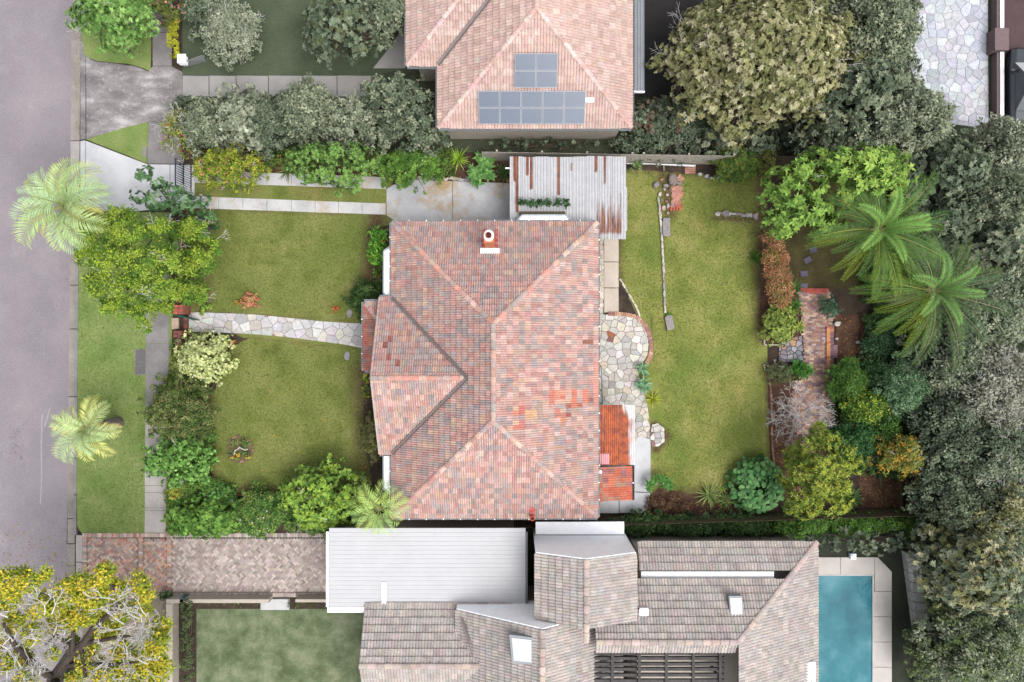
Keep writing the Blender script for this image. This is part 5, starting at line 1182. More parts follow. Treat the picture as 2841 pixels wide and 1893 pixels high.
for x, y, lab, sd_ in ((1781,1022,'upper blue green agave rosette at the edge of the patio',3),(1786,1062,'lower blue green agave rosettes at the edge of the patio',4)):
    cx, cy, _ = W(x, y, .4); k = 2 if sd_ == 4 else 1
    rosette('agave', lab, 'plant', cx, cy, 0, None, [(120,160,120),(104,146,104),(136,172,132)], n=24, Ln=.48, Wd=.11, el=(.1,1.2), droop=.15, seed=sd_, heads=[(0,0,.3,1)]+([(.12,-.3,.25,.9),(-.2,-.2,.2,.7)] if k == 2 else [(.2,-.32,.2,.6)]))
cx, cy, _ = W(1826,1345,.2)
rosette('frangipani', 'small green rosette tipped plant on pale crooked stems at the end of the rear path', 'plant', cx, cy, 0, None, [(84,132,60),(98,148,70),(72,114,52)], n=18, Ln=.4, Wd=.10, el=(.0,1.1), droop=.4, seed=9, stem_h=.5,
        heads=[(-.55,.1,.55,1),(-.3,.35,.6,1),(.1,.42,.6,1),(.45,.25,.6,1),(.55,-.05,.5,.9),(-.6,-.15,.45,.8),(.2,.1,.7,.8)])
plant('vine_heap', 'heap of dry brown vines and mulch below the frangipani', 'vines', 1850, 1400, 62, 26, .5, [(112,84,60),(96,70,52),(130,100,76)], (.16,.03), 10, 2.2, twigs=40, twig_mat=BARK)
# ---- back garden
TREE = [(112,146,60),(98,130,54),(128,160,70),(84,116,48)]
plant('feather_leaf_tree', 'bright green tree with feather shaped leaf clusters at the right end of the rear lawn', 'tree', 2200, 550, 110, 110, 5.0, TREE, (.27,.095), 0, 3.2, mode='rosette', tip=[(140,176,70),(124,164,66)], crown='crown', stem='trunk', base=(2180,580), clump=14, trunk_r=.14,
      lobes=[(2165,500,4.4,46,44),(2225,470,4.6,44,38),(2150,560,4.4,44,44),(2215,540,5.2,50,46),(2262,520,4.6,34,40),(2190,600,4.6,46,40),(2250,590,4.6,44,40),(2140,620,3.8,30,28),(2175,640,3.8,36,26),(2280,625,4.0,40,36),(2320,620,3.6,32,30),(2300,585,4.0,36,30),(2345,560,3.6,34,32)])
plant('feather_leaf_tree', 'light green feathery crowned tree in the top right corner of the garden', 'tree', 2390, 460, 130, 70, 5.6, [(114,150,60),(100,136,54),(132,164,70),(86,120,48)], (.27,.095), 0, 3.2, mode='rosette', tip=[(150,178,74)], crown='crown', stem='trunk', base=(2330,470), clump=14, trunk_r=.14, twigs=3,
      lobes=[(2280,445,4.6,44,36),(2340,450,5.4,48,42),(2400,440,5.8,48,40),(2460,455,5.6,48,44),(2500,480,5.0,36,44),(2370,495,5.2,44,36),(2430,500,5.4,40,34),(2300,495,4.6,40,34),(2475,520,4.8,34,28),(2350,535,4.6,36,28)])
plant('bed_shrub', 'dense mixed green shrubs along the rear fence above the lawn', 'shrub', 2055, 450, 70, 52, 1.9, [(88,120,50),(108,130,54),(72,102,46),(132,140,60)], (.10,.045), 20, 2.8, flower=([(226,170,50),(216,120,60)], 18, .07), base=(2060,450))
plant('bed_shrub', 'olive brown shrub between the fence shrubs and the feather leaf tree', 'shrub', 2125, 452, 34, 50, 1.8, [(104,112,52),(126,128,62),(88,96,44)], (.09,.04), 8, 2.4, base=(2118,455))
plant('bed_shrub', 'small pale green weed growing beside the fence at the carport corner', 'shrub', 1768, 448, 18, 26, .8, [(128,160,92),(110,140,78)], (.1,.05), 5, 1.8)
plant('red_leaf_hedge', 'long red and green leaved hedge along the right side of the rear lawn', 'hedge', 2155, 745, 44, 110, 1.5, [(150,112,70),(128,114,60),(170,112,80),(104,110,54),(184,126,94),(116,118,60)], (.10,.045), 0, 2.9, spike=.45, clump=40,
      lobes=[(2130,655,1.1,22,24),(2152,680,1.2,28,30),(2140,715,1.2,30,32),(2168,715,1.2,24,28),(2150,755,1.3,34,34),(2178,765,1.2,22,30),(2152,795,1.3,32,32),(2180,800,1.2,24,30),(2165,830,1.2,32,28)])
plant('lime_shrub', 'yellow green feathery shrub at the lower end of the red leaved hedge', 'shrub', 2168, 898, 48, 50, 1.3, [(128,146,62),(112,132,56),(144,160,72)], (.12,.045), 16, 2.8, mode='rosette')
plant('blue_shrub', 'small blue green round shrub on the right of the brick path', 'shrub', 2304, 852, 26, 30, .8, [(84,116,88),(96,128,98),(70,100,76)], (.07,.03), 9, 3)
plant('glossy_shrub', 'glossy bright green round plant on the brick path', 'shrub', 2222, 1032, 28, 26, .9, [(70,128,44),(86,146,54),(58,108,38)], (.24,.07), 8, 2.4, mode='rosette')
plant('grey_shrub', 'thin grey green shrub left of the glossy round plant by the lawn edge', 'shrub', 2166, 1036, 38, 36, 1.0, [(104,112,74),(90,98,64)], (.07,.03), 10, 1.3, twigs=10)
t = thing('bare_tree', 'leafless pale branched small tree over the brick path', 'tree', W(2200,1150)); gg = np.random.default_rng(77); segs = []
b0 = np.array(W(2200,1150)); segs.append((b0, b0+(0,0,.7), .05, .045)); part('trunk', *tube(segs, 6), BARKW, t); segs = []
for k in range(9):
    th = k*2*math.pi/9+gg.uniform(-.2,.2); grow(b0+(0,0,.65), (math.cos(th), math.sin(th), .75), .72, .03, 4, gg, segs, .5, .76, (2,3), .08, rmin=.007)
part('branch', *tube(segs, 4), BARKW, t, kind='stuff'); count_tri[0] += len(segs)*8
plant('orange_berry_bush', 'dark green bush with a few orange flowers right of the brick path', 'bush', 2362, 1058, 52, 60, 1.8, [(76,112,44),(90,124,50),(62,96,38)], (.09,.045), 20, 2.9, flower=([(220,110,50)], 22, .07))
plant('dark_bush', 'dark green bush between the orange flowered bush and the blue green tree', 'bush', 2432, 1048, 44, 56, 1.6, [(60,90,52),(72,102,60),(50,78,44)], (.10,.05), 14, 2.6)
plant('citrus_tree', 'yellow tipped citrus bush in the right hand shrub border', 'bush', 2412, 1130, 66, 54, 2.2, [(80,116,42),(98,132,46),(64,98,38)], (.12,.06), 20, 2.7, tip=[(168,176,40),(140,156,44)])
plant('dark_bush', 'dense dark green bush below the citrus bush in the right border', 'bush', 2388, 1220, 64, 66, 1.9, [(56,96,50),(68,108,58),(46,82,42)], (.12,.07), 20, 2.8, flower=([(226,120,40)], 3, .1))
plant('dark_bush', 'deep green bush between citrus bush and the right hand fence', 'bush', 2462, 1185, 44, 60, 2.0, [(72,108,44),(86,120,50),(58,92,40)], (.12,.06), 16, 2.5)
plant('blue_tree', 'soft blue green small tree at the right boundary below the date palm', 'tree', 2520, 1075, 66, 82, 3.0, [(104,136,96),(90,122,84),(120,150,110),(76,106,72)], (.12,.05), 24, 2.7, crown='crown', stem='trunk', base=(2470,1080))
plant('dark_bush', 'dark blue green fern like bush under the date palm fronds', 'bush', 2452, 950, 52, 50, 1.3, [(54,82,54),(64,94,62)], (.14,.06), 12, 2.3)
plant('golden_tree', 'large yellow green tree with drooping sprays in the lower right of the garden', 'tree', 2275, 1310, 120, 125, 4.6, [(106,126,44),(90,112,40),(122,140,50),(74,96,36)], (.2,.045), 0, 2.8, mode='rosette', tip=[(160,166,48),(146,158,48)], crown='crown', stem='trunk', base=(2230,1290), trunk_r=.13,
      lobes=[(2270,1215,3.6,34,32),(2240,1250,4.0,40,36),(2300,1235,4.0,38,34),(2340,1260,3.8,34,30),(2205,1265,3.0,34,34),(2275,1290,4.8,46,40),(2325,1300,4.4,42,36),(2370,1290,3.6,28,26),(2225,1310,4.2,42,40),(2185,1325,3.0,32,34),(2275,1350,4.6,46,38),(2330,1350,4.2,40,34),(2220,1370,4.0,42,38),(2290,1400,4.0,44,34),(2235,1415,3.6,42,28),(2335,1395,3.6,34,30),(2200,1410,3.0,26,26),(2270,1190,2.8,26,18)])
plant('autumn_tree', 'thin tree with orange and olive leaves and white branches at the right fence', 'tree', 2510, 1262, 72, 60, 3.2, [(132,140,56),(116,128,56),(190,150,48),(104,116,50)], (.12,.05), 14, 1.5, twigs=16, base=(2460,1240), crown='crown', stem='trunk')
# single big round leaves
hs_ = thing('big_leaf_shrub', 'mounded shrub of large round dark green leaves at the lower end of the rear lawn', 'shrub', W(2092,1340))
gg = np.random.default_rng(12); m = 9
V = [(0,0,0)]+[((.5+.5*math.cos(t_))*1.0, .52*math.sin(t_), -.12*abs(math.sin(t_))**2-.10*(.5+.5*math.cos(t_))**2) for t_ in np.linspace(-math.pi*.93, math.pi*.93, m)]; V[0] = (.42,0,.05)
LFM = newmesh('leaf', V, [(0,i,i+1) for i in range(1,m)]+[(0,m,1)], LEAFO)
cen = np.array(W(2106,1350,.9)); k_ = (1-.9/H)/S
V, F, col = crown_arrays(auto_lobes(2104,1348,60,60,.95,gg,12), gg, [(52,88,46),(62,100,54)], (.16,.1), 2.2); part('under_foliage', V, F, LEAF, hs_, col=col)
for i in range(300):
    rho = math.sqrt((i+.5)/300)*gg.uniform(.95,1.05); th = i*2.39996+gg.normal(0,.12); x = cen[0]+rho*math.cos(th)*72*k_; y = cen[1]+rho*math.sin(th)*72*k_; z = .25+1.15*math.sqrt(max(0,1-rho**2.4))+gg.uniform(-.16,.08)
    if i < 300: o = piece('leaf', LFM, hs_, (x, y, z), (gg.normal(0,.22), .25+gg.normal(0,.22), th+gg.normal(0,.6)), L(vary([(70,112,62),(84,126,72),(60,98,54),(98,138,84)][gg.integers(4)],.1), FB)); o.scale = (gg.uniform(.2,.33),)*3
V, F = tube([((cen[0]+math.cos(a)*.1, cen[1]+math.sin(a)*.1, 0), (cen[0]+math.cos(a)*.8, cen[1]+math.sin(a)*.8, 1.0), .03, .012) for a in np.linspace(0,6.28,12)], 5); part('stem', V, F, BARK, hs_)
# planter shrubs by the side bay
for i, x in enumerate((1446,1470,1492,1514,1538,1562)):
    plant('planter_shrub', ['leftmost','second from the left','third from the left','fourth from the left','fifth from the left','rightmost'][i]+' of six clipped green shrubs under the side bay window', 'shrub', x, 589-(i in (0,4))*2, 12, 12, .55, [(50,88,40),(62,102,48),(42,76,36)], (.09,.045), 5, 3, group='six clipped shrubs in the trough', zb=CZ+.1)
# hedge outside the lower fence
for i, (x, rx, pal, lab) in enumerate([(1640,70,[(62,84,50),(76,98,60)],'dark hedge section under the fence, directly below the lean-to shed'),(1800,80,[(72,100,54),(88,114,62)],'hedge section outside the lower fence, below the mulch bed'),(1930,76,[(64,90,52),(80,106,60)],'dark hedge section outside the lower fence, below the spiky clumps'),
        (2070,80,[(66,92,50),(82,108,58)],'hedge section outside the lower fence, below the big leaved shrub'),(2230,80,[(78,116,44),(94,132,52)],'brighter hedge section outside the lower fence, below the golden tree'),(2370,76,[(84,126,44),(100,142,54)],'bright hedge section outside the lower fence, below the brown bed'),(2500,80,[(80,116,46),(96,132,54)],'hedge section at the lower right corner of the fence')]):
    plant('hedge', lab, 'hedge', x, 1458 if i else 1452, rx, 30 if i else 16, 1.5, pal+[tuple(c*.85 for c in pal[0])], (.12,.06), 14, 2.7, lr=.7, dome=.25)
# ---- neighbours' greenery, muted
M1 = [(112,124,98),(130,138,112),(98,110,88),(148,154,126)]; M2 = [(92,106,84),(108,122,98),(82,96,76),(120,132,106)]; M3 = [(126,128,82),(146,144,98),(110,114,72),(166,162,126)]; M4 = [(138,146,122),(158,164,140),(120,130,106)]
NB = [
 ('garden_bush','grey topped bush on the neighbouring front lawn at the top left','bush',628,80,70,70,2.0,M4,14,2.6),
 ('garden_bush','dark bush at the top left corner of the neighbouring lawn','bush',545,20,46,60,1.8,M2,10,2.6),
 ('shade_tree','round dark tree on the neighbouring lawn near the pink roof','tree',930,60,90,78,4.5,M2+[(96,104,72)],20,2.8),
 ('shade_tree','lighter green tree touching the left edge of the pink roof','tree',1070,25,66,60,4.0,M1,14,2.8),
 ('boundary_bush','first bush of the neighbouring row above the camellia, nearest the street','bush',560,320,62,78,2.4,M1,14,2.6),
 ('boundary_bush','pale grey green bush in the boundary row left of the gap','bush',660,300,66,84,2.8,M4,16,2.6),
 ('boundary_bush','dark bush in the boundary row below the neighbouring path','bush',752,318,62,84,2.6,M2,14,2.7),
 ('boundary_tree','tall bush in the boundary row that covers the middle of the path','tree',850,278,66,84,3.8,M1,16,2.7),
 ('boundary_tree','lightest tree of the boundary row above the conifer','tree',965,310,74,76,3.8,M4+M1,18,2.7),
 ('boundary_bush','low dark bush beneath the lightest tree of the boundary row','bush',900,370,90,42,2.0,M2,14,2.6),
 ('boundary_tree','dark spreading tree beside the left corner of the pink roof','tree',1085,250,90,72,3.8,M2+M1,20,2.7),
 ('boundary_tree','dark tree in the boundary row nearest the pink roofed house','tree',1130,352,90,62,3.2,M2+M1,18,2.7),
 ('boundary_bush','low bush at the left end of the boundary row touching the white twigs','bush',640,392,110,28,1.4,M1+[(130,130,60)],14,2.4),
 ('boundary_bush','small bush under the wall of the pink roofed house','bush',1500,400,130,18,.9,M2,14,1.3),
 ('boundary_bush','bush at the lower right corner of the pink roofed house','bush',1800,330,52,62,1.8,M2+[(120,100,84)],12,2.5),
 ('boundary_bush','reddish tinged bush between dark driveway and olive tree','bush',1900,330,70,62,1.9,M2+[(126,100,88)],14,2.5),
 ('boundary_bush','dark bush behind the rear fence right of the carport','bush',1840,395,110,40,1.6,M2,16,2.5),
 ('boundary_bush','dark bush behind the rear fence below the olive tree','bush',2040,385,110,50,2.2,M2+M1,18,2.6),
 ('olive_tree','large olive brown tree with pale twigs at the top right','tree',2130,130,206,165,7.0,M3,44,2.7),
 ('shade_tree','grey green tree left of the pale courtyard','tree',2440,70,100,110,5.0,M1,22,2.7),
 ('shade_tree','tall blue green tree below the olive tree','tree',2400,255,130,90,5.5,M1+M2,30,2.7),
 ('shade_tree','broad grey green tree at the lower left of the pale courtyard','tree',2530,330,120,90,5.5,M1+M4,30,2.7),
 ('shade_tree','dark tree filling the gap above the top right garden corner','tree',2350,370,110,60,4.5,M2+M1,22,2.6),
 ('shade_tree','pale leaved tree at the right edge under the brown driveway','tree',2800,400,66,70,4.5,M4,16,2.6),
 ('shade_tree','dark tree right of the top right garden corner','tree',2640,470,110,84,5.0,M2,24,2.6),
 ('shade_tree','grey green tree at the right edge below the pale leaved tree','tree',2770,540,100,84,5.0,M1,24,2.6),
 ('shade_tree','dark tree behind the upper date palm','tree',2640,620,90,74,4.0,M2,20,2.5),
 ('shade_tree','tree at the right edge level with the upper date palm','tree',2790,680,84,84,4.6,M2+M1,20,2.6),
 ('shade_tree','dark tree right of the lower date palm crown','tree',2740,860,110,96,4.6,M2+M1,26,2.6),
 ('shade_tree','dim tree outside the right fence beside the blue green tree','tree',2650,1000,90,90,4.2,M2+M1,22,2.5),
 ('shade_tree','mostly bare grey tree at the right edge in the middle','tree',2770,1080,110,120,5.0,[(150,150,134),(134,136,120)],24,1.4),
 ('shade_tree','dim tree outside the right fence beside the autumn leaved tree','tree',2650,1200,86,100,4.2,M2,22,2.5),
 ('shade_tree','tree at the right edge below the bare grey tree','tree',2770,1260,110,90,5.0,M2+M1,26,2.6),
 ('shade_tree','dark tree beyond the lower right corner of the garden','tree',2650,1390,86,84,4.2,M2+[(90,96,70)],20,2.6),
 ('shade_tree','olive tree at the right edge level with the lower fence','tree',2780,1430,96,90,5.0,M1+M3,26,2.6),
 ('shade_tree','large loose olive tree right of the timber retaining wall','tree',2715,1590,104,104,6.0,M1+M3,36,2.6),
 ('shade_tree','light green tree in the bottom right corner','tree',2735,1800,116,96,5.0,M1+[(112,128,82),(98,116,70)],36,2.7),
 ('garden_bush','green bush right of the pool near the bottom edge','bush',2572,1815,46,64,2.6,[(96,112,72),(112,128,84)],18,2.6),
 ('garden_bush','tall dark hedge above the pool behind the deck','hedge',2400,1500,130,36,2.2,M2,20,2.6),
 ('garden_bush','small dark bush on the flat white roof edge at the bottom','bush',2228,1876,34,30,3.8,M2,6,2.6),
 ('garden_bush','low dark plants between garage and white gabled house','plant',1480,1462,80,14,.8,M2,8,1.6),
 ('hedge','narrow hedge along the left edge of the lower neighbouring lawn','hedge',520,1780,20,110,1.2,[(96,108,70),(80,92,60)],0,2.6),
 ('hedge','dark planting strip beside the white step above the lower neighbouring lawn','hedge',860,1676,60,11,.6,[(92,104,56),(74,86,46)],8,2.2),
 ('hedge','dark planting strip left of the white step above the lower neighbouring lawn','hedge',640,1676,80,10,.5,[(84,92,56),(104,108,56)],8,1.8)]
for (nm, lab, cat, x, y, rx, ry, h, pal, n_, cov) in NB:
    kw = {}
    if nm == 'olive_tree' or 'bare' in lab: kw = dict(twigs=40 if nm == 'olive_tree' else 60)
    elif 'pale twigs' in lab or 'grey topped' in lab: kw = dict(twigs=14)
    if n_ == 0: kw['lobes'] = [(520-(j%2)*4, 1680+j*24, .8, 18, 17) for j in range(9)]
    if 'boundary' in nm and y < 330 and x < 1100: y += 20; ry *= .8
    b_ = (1420.5+(x-1420.5)*(1-.7*h/H), 946.5+(y-946.5)*(1-.7*h/H))
    if 'flat white roof' in lab: b_ = (2190,1830)
    plant(nm, lab, cat, x, y, rx*1.16, ry*1.16, h, pal, (.19,.085) if cat == 'tree' else (.15,.065), max(n_,1), cov, base=b_, crown='crown' if cat == 'tree' else 'foliage', stem='trunk' if cat == 'tree' else 'stem',
          lr=.34 if n_ > 16 else .42, mode='rosette' if (int(x) % 3 == 0) else 'leaf', jit=.2, clump=12 if n_ > 16 else 20, group=None, **kw)
# ---- the big street tree in the lower left corner
bt = thing('street_tree', 'huge yellow green street tree with bare white branches in the lower left corner', 'tree', W(190,1850)); gg = np.random.default_rng(99)
Wp = lambda x, y, z: np.array(W(x, y, z)); segs = [(Wp(190,1850,0), Wp(160,1880,2.2), .42, .36), (Wp(160,1880,2.2), Wp(150,1885,3.0), .36, .34)]
part('trunk', *tube(segs, 10), BARKD, bt)
limb = []
def path(pts, r0, r1):
    n = len(pts)-1; P = [Wp(*p) for p in pts]
    for i in range(n): limb.append((P[i], P[i+1], r0+(r1-r0)*i/n, r0+(r1-r0)*(i+1)/n))
path([(150,1885,2.8),(196,1818,4.0),(232,1786,4.6),(262,1740,5.4),(322,1690,6.4)], .34, .09)
path([(232,1786,4.6),(290,1775,5.4),(340,1765,6.0),(400,1775,6.2)], .14, .05)
path([(170,1850,3.6),(228,1840,4.4),(300,1845,5.2),(380,1838,5.8)], .14, .05)
path([(196,1818,4.0),(180,1780,5.2),(150,1760,6.2),(128,1790,6.6)], .14, .06)
path([(150,1885,3.0),(90,1840,5.0),(40,1790,6.6),(10,1730,7.4)], .22, .07); path([(150,1885,3.0),(160,1940,5),(120,2000,6)], .25, .1)
path([(322,1690,6.4),(324,1644,6.8),(300,1618,7.0),(262,1616,7.0)], .1, .06); path([(200,1815,4.2),(204,1750,5.4)], .12, .09); path([(226,1800,4.4),(238,1880,5.0)], .1, .08)
part('limb', *tube(limb, 8), BARKD, bt)
tw = []
for (x, y, z, k, l, s_) in [(145,1770,6.4,9,.85,1),(128,1700,7.0,8,.9,1),(70,1790,6.6,9,.9,1),(20,1700,7.2,8,.9,1),(60,1860,6.2,9,.9,1),(20,1800,7,8,.9,1),(330,1660,6.8,9,.8,1),(390,1720,6.4,11,.8,1),(350,1740,6.2,8,.75,1),(420,1700,6.6,8,.7,1),(300,1840,5.6,7,.8,1),(350,1820,5.8,7,.8,1),(410,1840,5.8,7,.75,1),(100,1880,6,8,.9,1),(320,1790,6,6,.7,1),(30,1880,6.4,7,.8,1),(100,1630,7,5,.7,1)]:
    for q in range(max(3, int(k*.55))):
        th = gg.uniform(0, 6.283); grow(Wp(x, y, z)+gg.normal(0,.12,3), (math.cos(th), math.sin(th), .35), l*.66, .03, 3, gg, tw, .5, .74, (2,3), .04, rmin=.009)
part('bare_branch', *tube(tw, 3), BARKW, bt, kind='stuff'); count_tri[0] += len(tw)*6
lb = [(*W(x, y, z)[:2], z, r*(1-z/H)/S, r*(1-z/H)/S, r*.7*(1-z/H)/S) for x, y, z, r in [(30,1620,7,50),(75,1610,7.2,44),(20,1660,6.8,44),(120,1595,7,26),(190,1640,6.6,40),(225,1625,6.6,40),(285,1600,7,36),(300,1580,6.8,26),(260,1650,6.6,44),(320,1640,6.6,36),(380,1620,6.4,36),(405,1650,6.2,30),(230,1700,6.0,44),(200,1720,5.6,36),(270,1700,5.6,36),(330,1700,5.6,36),(390,1690,5.4,34),
      (430,1790,5.2,46),(400,1840,5,46),(450,1850,5,40),(290,1740,5,36),(250,1840,4.4,40),(300,1880,4.6,46),(360,1890,4.6,46),(430,1885,4.6,46),(145,1816,5.4,24),(90,1760,6,34),(40,1730,6.4,36),(110,1690,6.6,36),(10,1840,6.4,34),(70,1890,6.2,36),(260,1780,4.4,28),(210,1890,4.2,30),(340,1800,4.6,36),(165,1690,6.2,34),(150,1740,5.0,30),(350,1850,4.4,40),(310,1750,4.6,34),(440,1740,4.6,36),(60,1820,5.2,36),(130,1660,6.0,30),(0,1770,5.6,34),(410,1890,4,44),(200,1780,4.2,22)]]
V, F, col = crown_arrays(lb, gg, [(156,164,30),(138,152,30),(176,172,36),(116,138,32)], (.14,.075), 3.2, 'leaf', 40, [(220,188,40),(196,178,38)], spike=.4)
part('crown', V, F, LEAF, bt, col=col); count_tri[0] += 2*len(F)
plant('low_plant', 'dark green tufts at the corner of the brick driveway and low wall', 'plant', 458, 1655, 22, 16, .6, [(74,100,52),(60,84,44)], (.16,.05), 5, 2.4)

def ground_cover(label, polys, pal, n, leaf, h, seed):
    """low growth nobody could count: leaves of ferns, seedlings and creepers"""
    g = np.random.default_rng(seed); lb = []
    for poly, share in polys:
        P = [p[:2] for p in pxp(poly)]; xs = [p[0] for p in P]; ys = [p[1] for p in P]; k = 0
        while k < n*share:
            x, y = g.uniform(min(xs), max(xs)), g.uniform(min(ys), max(ys))
            if not inside((x, y), P): continue
            k += 1; r_ = g.uniform(.25,.6); hh = h*g.uniform(.4,1.1); lb.append((x, y, hh*.5, r_, r_, hh*.5))
    V, F, col = crown_arrays(lb, g, pal, leaf, 1.6, 'leaf', 10, jit=.25); o = part('ground_cover', V, F, LEAF, None, col=col, origin=(lb[0][0], lb[0][1], 0)); tag(o, label, 'ground cover', kind='stuff'); count_tri[0] += 2*len(F)
ground_cover('dark low growth filling the ground under the trees along the right side', [([(2600,380),(2841,350),(2841,1100),(2620,1100)],.4),([(2620,1100),(2841,1100),(2841,1893),(2520,1893),(2560,1450)],.6)], M2, 420, (.18,.08), 1.2, 1)
ground_cover('dark low growth under the trees beyond the upper fence', [([(1790,300),(2600,300),(2600,430),(1790,430)],.45),([(2300,0),(2530,0),(2540,300),(2330,300)],.25),([(506,280),(1210,280),(1210,405),(506,405)],.3)], M2+M1, 300, (.18,.08), .9, 2)
ground_cover('low dark foliage filling the gaps between the shrubs of the right border', [([(2320,1000),(2520,960),(2540,1310),(2330,1300)],.6),([(2380,660),(2520,700),(2520,960),(2400,900)],.4)], [(66,96,48),(80,112,56),(56,82,44)], 260, (.14,.055), .9, 3)
ground_cover('mixed low plants filling the bed along the upper boundary', [([(530,418),(1290,424),(1280,470),(540,455)],.7),([(1990,440),(2110,440),(2110,480),(1990,480)],.3)], [(92,116,52),(110,130,56),(76,98,46)], 70, (.12,.05), .5, 4)
ground_cover('low plants filling the bed behind the front boundary wall', [([(505,1100),(585,1100),(590,1330),(800,1390),(1040,1400),(1040,1470),(490,1470)],1)], [(92,130,52),(78,112,48),(108,144,58)], 190, (.12,.05), .8, 5)
ground_cover('low green plants hiding the front boundary wall', [([(492,620),(540,620),(540,850),(492,840)],.35),([(488,940),(530,1060),(520,1430),(480,1470)],.65)], [(92,122,50),(110,136,54),(78,104,46)], 110, (.11,.045), .8, 7)
ground_cover('dark plants in the narrow gap along the lower fence', [([(1480,1440),(2560,1435),(2560,1500),(1480,1480)],1)], [(52,72,44),(62,84,50)], 110, (.13,.055), .8, 6)

def lawn_grass(label, poly, n, pal, seed):
    """short grass blades standing in a lawn"""
    g = np.random.default_rng(seed); P = [p[:2] for p in pxp(poly)]; xs = [p[0] for p in P]; ys = [p[1] for p in P]
    q = np.stack([g.uniform(min(xs), max(xs), n*2), g.uniform(min(ys), max(ys), n*2)], 1); ins = np.zeros(len(q), bool)
    for (x0, y0), (x1, y1) in zip(P, P[1:]+P[:1]):
        c = (y0 > q[:,1]) != (y1 > q[:,1]); xi = (x1-x0)*(q[:,1]-y0)/((y1-y0) or 1e-9)+x0; ins ^= c & (q[:,0] < xi)
    q = q[ins][:n]; m = len(q); B = np.hstack([q, np.zeros((m,1))]); th = g.uniform(0, 6.283, m); el = g.uniform(.15, .7, m)
    D = np.stack([np.cos(th)*np.cos(el), np.sin(th)*np.cos(el), np.sin(el)], 1); N = nrm(np.stack([-np.cos(th)*np.sin(el), -np.sin(th)*np.sin(el), np.cos(el)], 1))
    pa = np.array([L(c, .56) for c in pal]); col = pa[g.integers(0, len(pa), m)]*g.uniform(.8, 1.2, (m,1))
    V, F, cc = leaves(B, N, D, g.uniform(.05,.11,m), g.uniform(.016,.03,m), col, g); o = part('lawn_grass', V, F, LEAF, None, col=cc, origin=(q[0][0], q[0][1], 0)); tag(o, label, 'grass', kind='stuff'); count_tri[0] += 2*len(F)
GP_ = [(116,128,58),(136,142,76),(98,116,48),(160,156,100),(84,104,42),(176,168,116)]
lawn_grass('short grass of the upper front lawn', [(540,585),(1070,602),(1050,700),(1010,860),(1000,890),(700,868),(600,862),(575,840)], 9000, GP_, 1)
lawn_grass('short grass of the lower front lawn', [(650,940),(1005,972),(1015,1100),(1030,1350),(800,1360),(640,1360),(585,1300),(585,1080)], 11000, GP_, 2)
lawn_grass('short grass of the rear lawn', [(1730,480),(2090,490),(2095,640),(2090,850),(2110,1000),(2120,1290),(2050,1340),(1900,1360),(1815,1350),(1812,1250),(1850,1200),(1812,1000),(1780,880),(1722,770)], 17000, [(124,136,58),(144,150,76),(104,124,50),(166,164,104),(90,112,46),(178,172,118)], 3)
lawn_grass('short green grass of the road verge', [(222,600),(398,600),(400,1476),(232,1478),(216,1300)], 11000, [(112,142,68),(130,154,82),(96,128,58),(150,164,100),(166,170,120)], 4)
# ---------------------------------------------------------------- fences, walls, gates, edging, small things
def fence(label, runs, h=1.75, mat=FENCE, pw=.1):
    a0 = runs[0][0]; t = thing('timber_fence', label, 'fence', W(*a0))
    for (a, b) in runs:
        A, B = np.array(W(*a)), np.array(W(*b)); d = B-A; ln = np.linalg.norm(d); d /= ln; n = np.array((-d[1], d[0], 0)); ang = math.atan2(d[1], d[0]); V = []; F = []
        for k in range(int(ln/pw)):
            c = A+d*(k+.5)*pw; vv, ff = rbox(c[0], c[1], .03, h+rnd.uniform(-.03,.03), pw-.012, .018, ang+rnd.uniform(-.02,.02)); b0 = len(V); V += vv; F += [tuple(i+b0 for i in f) for f in ff]
        part('paling', V, F, mat, t, kind='stuff')
        for z in (.35, h-.35):
            c = (A+B)/2-n*.045; vv, ff = rbox(c[0], c[1], z, z+.08, ln, .045, ang); part('rail', vv, ff, mat, t)
        k = 0
        while k*2.4 < ln:
            c = A+d*(k*2.4)-n*.1; vv, ff = rbox(c[0], c[1], 0, h-.05, .1, .08, ang); part('post', vv, ff, mat, t); k += 1
    return t
fence('pale weathered paling fence along the upper boundary behind the carport and rear lawn', [((2010,457),(1740,453)),((1740,453),(1340,446))])
fence('paling fence hidden behind shrubs at the top right of the garden', [((2480,462),(2010,457))], mat=FENCED)
fence('dark mossy paling fence along the lower boundary', [((1085,1452),(1800,1431)),((1800,1431),(2535,1408))], mat=FENCED)
fence('dark weathered paling fence along the right boundary', [((2535,1408),(2500,900)),((2500,900),(2480,462))], mat=FENCED)
# white cap rail and pale sheets leaning on the fence
sh = thing('stacked_sheet', 'long pale sheet lying along the foot of the upper fence', 'sheet', W(1850,455))
V, F = prism(pxp([(1738,452),(1930,458),(1928,463),(1800,456),(1738,455)], .25), .2, .27, .01); part('sheet', V, F, WHITEW, sh)
